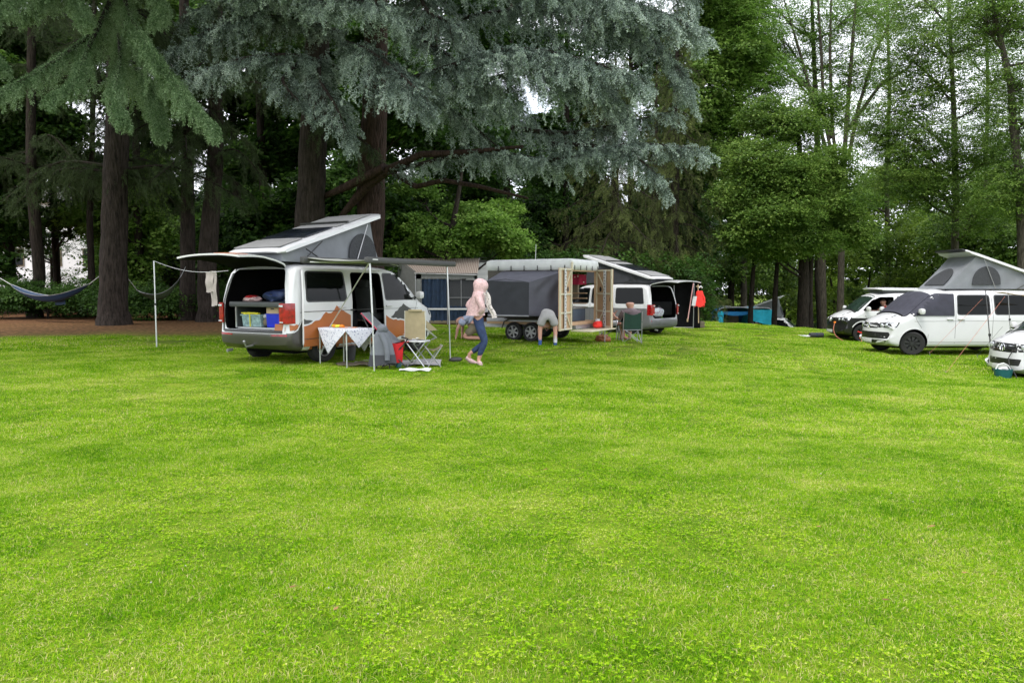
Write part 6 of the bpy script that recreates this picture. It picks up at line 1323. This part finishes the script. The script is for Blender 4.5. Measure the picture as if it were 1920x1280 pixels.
# ------------------------------------------------------------ right side: tarp, poles, lines, small things
tr_=thing('sun_tarp','tan tarp corner stretched on poles between the white camper and the nearest van','tarp',P(1872,548,20.5))
sheet('canvas',M['tan_awning'],tr_,14,8,lambda u,v:Vector((-.15+1.9*u,-.4*v+.9*v*0+1.0*u*v,.0+.05*u-.26*u*v-.10*math.sin(PI*u)*(1-v))),.01)
def pole(label,top,foot,m,r=.014):
    a,b=P(*top),P(*foot); o=thing('tent_pole',label,'pole',b); MB().tube([(0,0,0),(a-b)*.5],r,6).tube([(a-b)*.48,a-b],r*.75,6).build('tube',m,o); MB().lathe([(.001,-.01),(r*1.7,-.01),(r*1.7,.05),(.001,.05)],(a-b)*.48,'z',8).build('clamp',M['black_plastic'],o); return o
pole('long dark tarp pole slanting past the white camper, left of the nearest van',(1848,545,19.2),(1863,712,17.9),M['dark_cord'],.018); pole('short grey tarp pole behind the bonnet of the nearest van',(1890,546,21.3),(1896,650,21.3),M['tube_steel'],.016)
def line(label,a,b,m,r=.006,peg=True,sag=.0):
    a,b=P(*a),P(*b); b.z=min(b.z,b.z); o=thing('guy_line',label,'rope',b); MB().tube([(a-b)*t+Vector((0,0,-sag*math.sin(PI*t))) for t in np.linspace(0,1,6)],r,4).build('cord',m,o)
    if peg: MB().tube([(0,0,.06),(.03,0,-.05)],.008,5).build('peg',M['tube_steel'],o)
    return o
line('long orange guy line running down to the grass in front of the white camper',(1884,556,20.6),(1773,700,17.2),M['red_cord'],.0045); line('thin orange guy line ending under the white camper sill',(1842,560,20.9),(1742,663,20.9),M['red_cord'],.004); line('thin dark guy line crossing the white camper door low down',(1880,612,20.8),(1832,668,20.8),M['dark_cord'],.004)
q=thing('charging_cable','orange cable curving from the black and white van grille to the grass','cable',P(1565,604,28.3)); e=[P(*p)-q.location for p in((1565,604,28.3),(1563,618,28.2),(1568,630,28.1),(1583,640,27.9))]; MB().tube([Vector(p) for p in catmull(e,12)],.013,5).build('cord',M['red_cord'],q); MB().box((0,0,.0),(.08,.06,.06),bev=.01).build('plug',M['orange'],q)
q=thing('wheel_strap','red strap tied round the front wheel of the black and white van','strap',wl(black,(4.0,1.0,.34))); b=MB()
for k in range(5): a=k*2*PI/5+.3; b.tube([(0,-.02,0),(math.cos(a)*.24,-.02,math.sin(a)*.24)],.022,5)
b.build('webbing',M['red_jacket'],q); MB().tube([(0,-.03,0),(-.2,-.25,-.32)],.014,5).build('loose_end',M['red_cord'],q)
q=thing('black_cable','black cable hanging over the bumper of the nearest white van','cable',wl(near,(4.80,.35,.78))); MB().tube([wl(near,p)-q.location for p in((4.86,.35,.78),(4.93,.33,.62),(4.95,.40,.45),(4.90,.55,.25),(4.8,.6,.0))],.012,5).build('cord',M['dark_cord'],q)
q=thing('basket','teal mesh basket with pale handles on the grass at the right edge','basket',G(1886,16.6)); MB().lathe([(.001,0),(.16,0),(.19,.20),(.17,.20),(.15,.02),(.001,.02)],n=18).build('basket_body',M['teal_plastic'],q); MB().tube([(-.17,0,.19),(-.12,0,.30),(0,.0,.33),(.10,0,.28),(.17,0,.19)],.016,6).build('handle',M['white_plastic'],q); blob('cloth_inside',M['white_cloth'],q,(.10,.08,.05),(0,0,.20),3,.4)
q=mat_sheet('ground_sheet','grey ground sheet lying left of the black and white van',1513,30,.8,.5,5,M['tarp'],'sheet'); q=thing('rolled_mat','dark rolled mat lying between the grey sheet and the black van','mat',G(1531,29.8)); MB().tube([(-.25,0,.10),(.30,.05,.10)],.10,12).build('roll',M['fabric_dark'],q); MB().tube([(0,.02,.10),(.04,.02,.10)],.104,12).build('strap',M['navy_curtain'],q)
q=thing('brown_bag','rumpled brown leather bag on the grass by the trailer doors','bag',G(1131,21.6)); blob('bag_body',mat('brown_leather',(.28,.10,.04),.5,var=.5,scale=9),q,(.22,.15,.12),(0,0,.10),4,.5); MB().tube([(-.15,0,.12),(-.02,-.05,.26),(.12,0,.12)],.014,5).build('handle',M['khaki'],q)

# ------------------------------------------------------------ people
def skin(name,J,E_,m,parent,sub=2):
    keys=list(J); me=bpy.data.meshes.new(name); me.from_pydata([J[k][:3] for k in keys],[(keys.index(a),keys.index(b)) for a,b in E_],[])
    o=bpy.data.objects.new(name,me); COL.objects.link(o); md=o.modifiers.new('s','SKIN'); md.use_smooth_shade=True; md.branch_smoothing=.5
    for i,k in enumerate(keys):
        r=J[k][3]; r=r if k[0] in 'ft' and k!='ht' else (r*1.14 if not hasattr(r,'__len__') else (r[0]*1.1,r[1]*1.1)); r=r*1.38 if k in('hd','ht') else r; d=me.skin_vertices[0].data[i]; d.radius=(r,r) if not hasattr(r,'__len__') else r; d.use_root=(i==0)
    ss=o.modifiers.new('u','SUBSURF'); ss.levels=ss.render_levels=sub
    dg=bpy.context.evaluated_depsgraph_get(); dg.update(); r=bpy.data.meshes.new_from_object(o.evaluated_get(dg)); bpy.data.objects.remove(o); r.materials.clear(); smooth(r,180); return link(name,r,m,parent)
def hand(J,E_,wr,d,s,tag_,up=(0,0,1),curl=.4):
    """palm and five fingers growing from the wrist joint"""
    p=Vector(J[wr][:3]); d=Vector(d).normalized(); s=Vector(s); s=(s-d*s.dot(d)).normalized(); n=d.cross(s)
    pm=p+d*.055; J['pm'+tag_]=(*pm,.026); E_.append((wr,'pm'+tag_))
    for k,(o,l) in enumerate(((-.027,.058),(-.009,.072),(.009,.075),(.026,.066))):
        a=p+d*.09+s*o; b=a+(d-n*curl*.5).normalized()*l*.5; c=b+(d-n*curl*1.6).normalized()*l*.5
        for q,v in(('a',a),('b',b),('c',c)): J['f%d%s%s'%(k,q,tag_)]=(*v,.0095 if q!='c' else .0075)
        E_ += [('pm'+tag_,'f%da%s'%(k,tag_)),('f%da%s'%(k,tag_),'f%db%s'%(k,tag_)),('f%db%s'%(k,tag_),'f%dc%s'%(k,tag_))]
    a=p+d*.03+s*.032; b=a+(d*.8+s*.7-n*.3).normalized()*.035; J['t1'+tag_]=(*a,.012); J['t2'+tag_]=(*b,.0095); E_ += [(wr,'t1'+tag_),('t1'+tag_,'t2'+tag_)]
def head_bits(parent,c,f,r=.1,hair=None,skinm=None):
    """nose, ears, eyes, mouth on a head centred at c looking along f"""
    c=Vector(c); f=Vector(f).normalized(); s=f.cross(Vector((0,0,1))).normalized(); u=s.cross(f)
    MB().tube([c+f*r*.88+u*.02,c+f*r*1.14-u*.014,c+f*r*.92-u*.022],[.010,.016,.008],6).build('nose',skinm,parent)
    for k in(-1,1):
        MB().tube([c+s*k*r*.80+u*.022,c+s*k*r*.92,c+s*k*r*.80-u*.03],[.010,.018,.010],6).build('ear',skinm,parent)
        blob('eye',M['white_plastic'],parent,(.012,.012,.010),c+f*r*.84+s*k*.033+u*.012,1,0,2,1,False)
    MB().tube([c+f*r*.9-u*.05-s*.022,c+f*r*.95-u*.052,c+f*r*.9-u*.05+s*.022],.006,5).build('mouth',M['pink_edge'],parent)
    if hair:
        bm=bmesh.new(); bmesh.ops.create_icosphere(bm,subdivisions=3,radius=r*1.12)
        bmesh.ops.bisect_plane(bm,geom=bm.verts[:]+bm.edges[:]+bm.faces[:],plane_co=f*r*.35,plane_no=(f*1.0-u*.5).normalized(),clear_outer=True)
        for v in bm.verts: v.co=v.co+c+u*.01
        me=bpy.data.meshes.new('hair'); bm.to_mesh(me); bm.free(); smooth(me,80); link('hair',me,hair,parent)
def garment(name,m,parent,rings,th=.01,n=28,wr=.012,seed=0):
    """cloth round the body: rings of (centre, rx, ry), closed round, loose folds"""
    cs=catmull([q[0] for q in rings],22); rs=catmull([(q[1],q[2],0) for q in rings],22)
    def f(u,v):
        i=v*21; k=min(int(i),20); t=i-k; c=cs[k]*(1-t)+cs[k+1]*t; r=rs[k]*(1-t)+rs[k+1]*t; a=2*PI*u; w_=1+wr*7*math.sin(a*4+seed+v*5)*v+wr*4*math.sin(a*9+v*11)*v
        return Vector((c[0]+math.cos(a)*r[0]*w_,c[1]+math.sin(a)*r[1]*w_,c[2]))
    return sheet(name,m,parent,n,22,f,th)
# walking woman
pw_=G(897,14.9); wo=thing('person','woman in blue jeans and pink fleece, hood up, right of the awning leg','person',pw_,0)
J=dict(pel=(0,0,.93,.10),sp=(.0,0,1.12,.10),che=(-.01,0,1.30,.12),nk=(.02,0,1.46,.05),hd=(.045,0,1.56,.085),ht=(.05,0,1.64,.07),
 hr=(.0,-.09,.86,.085),kr=(.13,-.10,.47,.055),ar=(.0,-.10,.10,.036),tr=(.03,-.14,.035,.03),tr2=(.06,-.24,.022,.024),hl=(0,.09,.86,.085),kl=(.13,.08,.44,.055),al=(-.20,.08,.20,.036),tl=(-.18,.08,.09,.032),tl2=(-.08,.08,.025,.026),
 sr=(.0,-.18,1.38,.05),er=(.10,-.25,1.14,.04),wr=(.03,-.14,1.08,.028),sl=(-.02,.18,1.38,.05),el=(-.18,.20,1.18,.04),wl_=(-.04,.10,1.10,.028))
E_=[('pel','sp'),('sp','che'),('che','nk'),('nk','hd'),('hd','ht'),('pel','hr'),('hr','kr'),('kr','ar'),('ar','tr'),('tr','tr2'),('pel','hl'),('hl','kl'),('kl','al'),('al','tl'),('tl','tl2'),('che','sr'),('sr','er'),('er','wr'),('che','sl'),('sl','el'),('el','wl_')]
hand(J,E_,'wr',(-.1,.5,-.4),(0,.3,1),'R',curl=.8); hand(J,E_,'wl_',(.5,-.4,-.3),(0,.3,1),'L',curl=.8)
skin('body',J,E_,M['skin'],wo); head_bits(wo,(.05,0,1.57),(1,.25,0),.09,None,M['skin'])
Jj=dict(pel=(0,0,.94,(.125,.11)),wa=(.0,0,1.04,(.12,.10)),hr=(.0,-.085,.84,.098),kr=(.135,-.10,.47,.068),ar=(.01,-.10,.17,.048),hl=(0,.085,.84,.098),kl=(.135,.08,.44,.068),al=(-.15,.08,.235,.048)); skin('jeans',Jj,[('pel','wa'),('pel','hr'),('hr','kr'),('kr','ar'),('pel','hl'),('hl','kl'),('kl','al')],M['jeans'],wo)
garment('jacket',M['pink_fleece'],wo,[((.02,0,1.50),.07,.07),((.01,0,1.45),.10,.15),((.0,0,1.37),.125,.205),((-.02,0,1.25),.14,.20),((-.04,0,1.12),.155,.195),((-.06,0,.99),.17,.20)],seed=2)
for pts_ in ([(.0,-.19,1.39),(.05,-.25,1.26),(.09,-.26,1.14),(.05,-.21,1.07)],[(-.02,.19,1.39),(-.12,.22,1.29),(-.21,.20,1.19),(-.12,.15,1.10)]): MB().tube([Vector(q) for q in catmull(pts_,10)],list(np.linspace(.075,.058,10)),12).build('sleeve',M['pink_fleece'],wo,ang=70)
garment('hood',M['pink_fleece'],wo,[((.03,0,1.725),.02,.02),((.035,0,1.70),.085,.08),((.045,0,1.64),.135,.122),((.05,0,1.56),.142,.130),((.03,0,1.48),.118,.125),((.02,0,1.43),.125,.15)],wr=.008,seed=1); sheet('scarf',M['dotted_scarf'],wo,8,14,lambda u,v:Vector((.10+.09*u+.17*v+.02*math.sin(v*9),-.19+.02*math.sin(u*6)-.03*v,1.44-.50*v+.02*u)),.015)
b=MB(); 
for p,d_ in(((.045,-.17,.03),(.07,-.20)),((-.13,.08,.055),(.20,.0))): pass
MB().tube([(.0,-.07,.05),(.03,-.14,.04),(.06,-.25,.03)],[.045,.05,.035],8).build('shoe',M['pink_fleece'],wo); MB().tube([(-.26,.08,.14),(-.17,.08,.07),(-.05,.08,.02)],[.04,.048,.03],8).build('shoe',M['pink_fleece'],wo)
# man bending forward, seen from behind (he faces away: +x local is away)
pb=G(1027,19.4); bn=thing('person','person bending down in grey shorts and one long white sock, by the trailer','person',pb,R(90))
J=dict(pel=(-.02,0,.90,.11),sp=(.18,0,.90,.11),che=(.38,0,.74,.12),nk=(.50,0,.60,.05),hd=(.54,0,.50,.085),ht=(.54,0,.42,.07),hr=(-.0,-.13,.80,.09),kr=(.03,-.20,.46,.058),ar=(-.02,-.20,.10,.04),tr=(.08,-.20,.04,.035),tr2=(.18,-.21,.025,.028),hl=(0,.13,.80,.09),kl=(.03,.20,.46,.058),al=(-.02,.20,.10,.04),tl=(.08,.20,.04,.035),tl2=(.18,.21,.025,.028),
 sr=(.42,-.18,.70,.05),er=(.60,-.20,.52,.04),wr=(.78,-.10,.45,.028),sl=(.42,.18,.70,.05),el=(.60,.20,.52,.04),wl_=(.78,.10,.45,.028))
hb=[('pel','sp'),('sp','che'),('che','nk'),('nk','hd'),('hd','ht'),('pel','hr'),('hr','kr'),('kr','ar'),('ar','tr'),('tr','tr2'),('pel','hl'),('hl','kl'),('kl','al'),('al','tl'),('tl','tl2'),('che','sr'),('sr','er'),('er','wr'),('che','sl'),('sl','el'),('el','wl_')]
E_=list(hb); hand(J,E_,'wr',(1,.2,-.3),(0,1,0),'R'); hand(J,E_,'wl_',(1,-.2,-.3),(0,1,0),'L'); skin('body',J,E_,M['skin'],bn); head_bits(bn,(.54,0,.47),(.3,0,-1),.09,M['hair'],M['skin'])
skin('shorts',dict(pel=(-.03,0,.88,(.16,.15)),wa=(.08,0,.95,(.15,.13)),hr=(-.01,-.13,.76,.125),kr=(.02,-.195,.50,.095),hl=(-.01,.13,.76,.125),kl=(.02,.195,.50,.095)),[('pel','wa'),('pel','hr'),('hr','kr'),('pel','hl'),('hl','kl')],M['shorts'],bn)
skin('shirt',dict(sp=(.24,0,.87,(.14,.13)),che=(.40,0,.72,(.16,.14)),sr=(.43,-.19,.66,.08),sl=(.43,.19,.66,.08),a=(.52,-.20,.58,.065),b=(.52,.20,.58,.065)),[('sp','che'),('che','sr'),('sr','a'),('che','sl'),('sl','b')],M['fabric_dark'],bn)
for y,m_,z1 in((-.20,'white_cloth',.42),(.20,'blue_cloth',.20)): MB().tube([(-.02,y,.08),(0,y,.22 if z1<.3 else .25),(.025,y,z1)],[.046,.05,.056],10).build('sock',M[m_],bn,label='long white sock' if z1>.3 else 'short blue sock'); MB().tube([(-.05,y,.05),(.08,y,.045),(.2,y,.03)],[.045,.05,.035],8).build('shoe',M['blue_cloth'],bn)
# crouching man behind the woman, facing left
pc=G(879,20.6); cr_=thing('person','person kneeling in a pale blue shirt behind the woman in jeans','person',pc,R(180))
J=dict(pel=(-.18,0,.42,.12),sp=(-.02,0,.58,.12),che=(.12,0,.66,.12),nk=(.20,0,.62,.05),hd=(.27,0,.52,.085),ht=(.30,0,.44,.07),hr=(-.16,-.12,.38,.10),kr=(.14,-.14,.08,.06),ar=(-.26,-.14,.06,.04),tr2=(-.36,-.14,.03,.03),hl=(-.16,.12,.38,.10),kl=(.14,.14,.08,.06),al=(-.26,.14,.06,.04),tl2=(-.36,.14,.03,.03),sr=(.14,-.18,.60,.05),er=(.20,-.22,.32,.042),wr=(.20,-.2,.11,.03),sl=(.14,.18,.60,.05),el=(.30,.2,.34,.042),wl_=(.34,.14,.12,.03))
E_=[('pel','sp'),('sp','che'),('che','nk'),('nk','hd'),('hd','ht'),('pel','hr'),('hr','kr'),('kr','ar'),('ar','tr2'),('pel','hl'),('hl','kl'),('kl','al'),('al','tl2'),('che','sr'),('sr','er'),('er','wr'),('che','sl'),('sl','el'),('el','wl_')]
hand(J,E_,'wr',(.3,0,-1),(0,1,0),'R'); hand(J,E_,'wl_',(.3,0,-1),(0,1,0),'L'); skin('body',J,E_,M['skin'],cr_); head_bits(cr_,(.28,0,.50),(.7,0,-.8),.09,M['hair'],M['skin'])
skin('shirt',dict(sp=(-.12,0,.52,(.21,.20)),mid=(-.01,0,.60,(.23,.21)),che=(.11,0,.64,(.23,.20)),sr=(.14,-.19,.56,.115),er=(.17,-.215,.40,.095),sl=(.15,.19,.56,.115),el=(.22,.2,.40,.095)),[('sp','mid'),('mid','che'),('che','sr'),('sr','er'),('che','sl'),('sl','el')],M['pale_blue'],cr_); skin('shorts',dict(pel=(-.18,0,.40,(.15,.14)),hr=(-.15,-.12,.34,.12),kr=(.08,-.14,.14,.09),hl=(-.15,.12,.34,.12),kl=(.08,.14,.14,.09)),[('pel','hr'),('hr','kr'),('pel','hl'),('hl','kl')],M['khaki'],cr_)
# seated bald man in the green chair, back to the camera
ps=G(1182,21.9); gc=thing('folding_armchair','dark green folding armchair with steel tubes, a bald man sitting in it','chair',ps,R(95))
sheet('backrest',M['green_chair'],gc,10,10,lambda u,v:Vector((-.26-.05*(1-v),(.5-u)*.50,.92-.50*v-.04*math.sin(PI*u)*(1-v)*2)),.012); sheet('seat',M['green_chair'],gc,8,8,lambda u,v:Vector((-.22+.46*v,(.5-u)*.48,.42-.05*math.sin(PI*u)+.03*v)),.012)
b=MB()
for s_ in(-1,1): b.tube([(-.32,s_*.27,.93),(-.27,s_*.28,.4),(-.27,s_*.28,.0)],.012,6).tube([(.25,s_*.28,.0),(.25,s_*.28,.62)],.012,6).tube([(-.27,s_*.28,.02),(.25,s_*.27,.42)],.009,5)
b.tube([(-.27,-.28,.02),(-.25,.26,.44)],.010,5).tube([(-.27,.28,.02),(-.25,-.26,.44)],.010,5).tube([(-.27,-.28,.4),(-.27,.28,.40)],.008,5).tube([(.25,-.28,.04),(.25,.28,.42)],.010,5).build('frame',M['tube_steel'],gc)
for s_ in(-1,1): MB().box((0,s_*.29,.63),(.48,.06,.03),bev=.01).build('armrest',M['green_chair'],gc)
sm=thing('person','bald man in a dull grey shirt sitting back to the camera','person',ps+Vector((-.01,.10,0)),R(95))
J=dict(pel=(-.10,0,.52,.12),sp=(-.15,0,.70,.11),che=(-.17,0,.86,.12),nk=(-.14,0,1.02,.06),hd=(-.12,.02,1.13,.092),ht=(-.12,.02,1.21,.082),hr=(-.04,-.10,.52,.085),kr=(.38,-.12,.50,.06),ar=(.44,-.12,.09,.04),tr2=(.58,-.12,.04,.03),hl=(-.04,.10,.52,.085),kl=(.38,.14,.50,.06),al=(.44,.14,.09,.04),tl2=(.58,.14,.04,.03),sr=(-.16,-.19,.92,.05),er=(-.04,-.30,.68,.042),wr=(.18,-.30,.66,.03),sl=(-.16,.19,.92,.05),el=(-.02,.32,.68,.042),wl_=(.10,.42,.78,.03))
hand(J,E_:=[('pel','sp'),('sp','che'),('che','nk'),('nk','hd'),('hd','ht'),('pel','hr'),('hr','kr'),('kr','ar'),('ar','tr2'),('pel','hl'),('hl','kl'),('kl','al'),('al','tl2'),('che','sr'),('sr','er'),('er','wr'),('che','sl'),('sl','el'),('el','wl_')],'wr',(1,0,0),(0,1,0),'R'); hand(J,E_,'wl_',(.3,.3,.6),(0,1,0),'L'); skin('body',J,E_,M['skin'],sm); head_bits(sm,(-.12,.02,1.15),(1,.3,0),.092,None,M['skin'])
garment('shirt',M['shirt_grey'],sm,[((-.145,0,1.03),.07,.075),((-.15,0,.985),.10,.16),((-.15,0,.92),.115,.235),((-.14,0,.80),.115,.215),((-.12,0,.55),.13,.19)])
for s_ in(-1,1): MB().tube([(-.16,s_*.21,.93),(-.10,s_*.27,.83),(-.05,s_*.30,.74)],[.085,.075,.068],12).build('sleeve',M['shirt_grey'],sm,ang=70)
0; skin('shorts',dict(pel=(-.10,0,.50,(.15,.13)),hr=(.0,-.11,.52,.105),kr=(.30,-.12,.52,.08),hl=(.0,.11,.52,.105),kl=(.30,.14,.52,.08)),[('pel','hr'),('hr','kr'),('pel','hl'),('hl','kl')],M['khaki'],sm)
for y in(-.12,.14): MB().tube([(.42,y,.06),(.52,y,.05),(.62,y,.03)],[.045,.05,.03],8).build('shoe',M['bumper_grey'],sm)
# companion hidden mostly by the right plywood door: sits facing the bald man
pq=G(1143,23.0); c2=copy_tree(gc); c2.location=pq; c2.rotation_euler.z=R(-15); c2['label']='second dark green folding armchair, mostly hidden behind the right plywood door'; gc['group']=c2['group']='green folding armchairs'
cp=thing('person','tanned person in a dark shirt sitting half hidden behind the right plywood door','person',pq,R(-15))
skin('body',J,E_,M['tan_skin'],cp); head_bits(cp,(-.12,.02,1.15),(1,.3,0),.092,M['hair'],M['tan_skin']); garment('shirt',M['fabric_dark'],cp,[((-.145,0,1.03),.07,.075),((-.15,0,.985),.10,.16),((-.15,0,.92),.115,.235),((-.14,0,.80),.115,.215),((-.12,0,.55),.13,.19)])
skin('shorts',dict(pel=(-.10,0,.50,(.15,.13)),hr=(.0,-.11,.52,.105),kr=(.30,-.12,.52,.08),hl=(.0,.11,.52,.105),kl=(.30,.14,.52,.08)),[('pel','hr'),('hr','kr'),('pel','hl'),('hl','kl')],M['white_cloth'],cp)
# driver leaning on the open window of the black and white van
dr=thing('person','driver with an elbow on the open window of the black and white van','person',wl(black,(3.05,.50,.42)),R(178.3))
J=dict(pel=(-.02,0,.52,.12),sp=(-.06,0,.70,.11),che=(-.06,0,.88,.12),nk=(-.02,0,1.02,.055),hd=(.02,0,1.11,.088),ht=(.02,0,1.18,.075),hr=(.04,-.10,.52,.085),kr=(.42,-.12,.50,.06),ar=(.52,-.12,.14,.04),hl=(.04,.10,.52,.085),kl=(.42,.12,.50,.06),al=(.52,.12,.14,.04),sr=(-.06,-.19,.94,.05),er=(.14,-.24,.74,.042),wr=(.36,-.12,.78,.03),sl=(-.06,.19,.94,.05),el=(-.08,.42,.86,.042),wl_=(.14,.45,.86,.03))
E_=[('pel','sp'),('sp','che'),('che','nk'),('nk','hd'),('hd','ht'),('pel','hr'),('hr','kr'),('kr','ar'),('pel','hl'),('hl','kl'),('kl','al'),('che','sr'),('sr','er'),('er','wr'),('che','sl'),('sl','el'),('el','wl_')]
hand(J,E_,'wr',(1,0,0),(0,1,0),'R'); hand(J,E_,'wl_',(1,0,-.1),(0,1,0),'L'); skin('body',J,E_,M['skin'],dr); head_bits(dr,(.02,0,1.13),(1,.5,0),.092,M['hair'],M['skin'])
skin('shirt',dict(sp=(-.04,0,.60,(.16,.13)),che=(-.06,0,.86,(.17,.13)),ne=(-.03,0,.97,.08),sr=(-.06,-.20,.90,.08),er=(.06,-.24,.78,.06),sl=(-.06,.20,.90,.08),el=(-.07,.33,.87,.065)),[('sp','che'),('che','ne'),('che','sr'),('sr','er'),('che','sl'),('sl','el')],M['red_cloth'],dr)
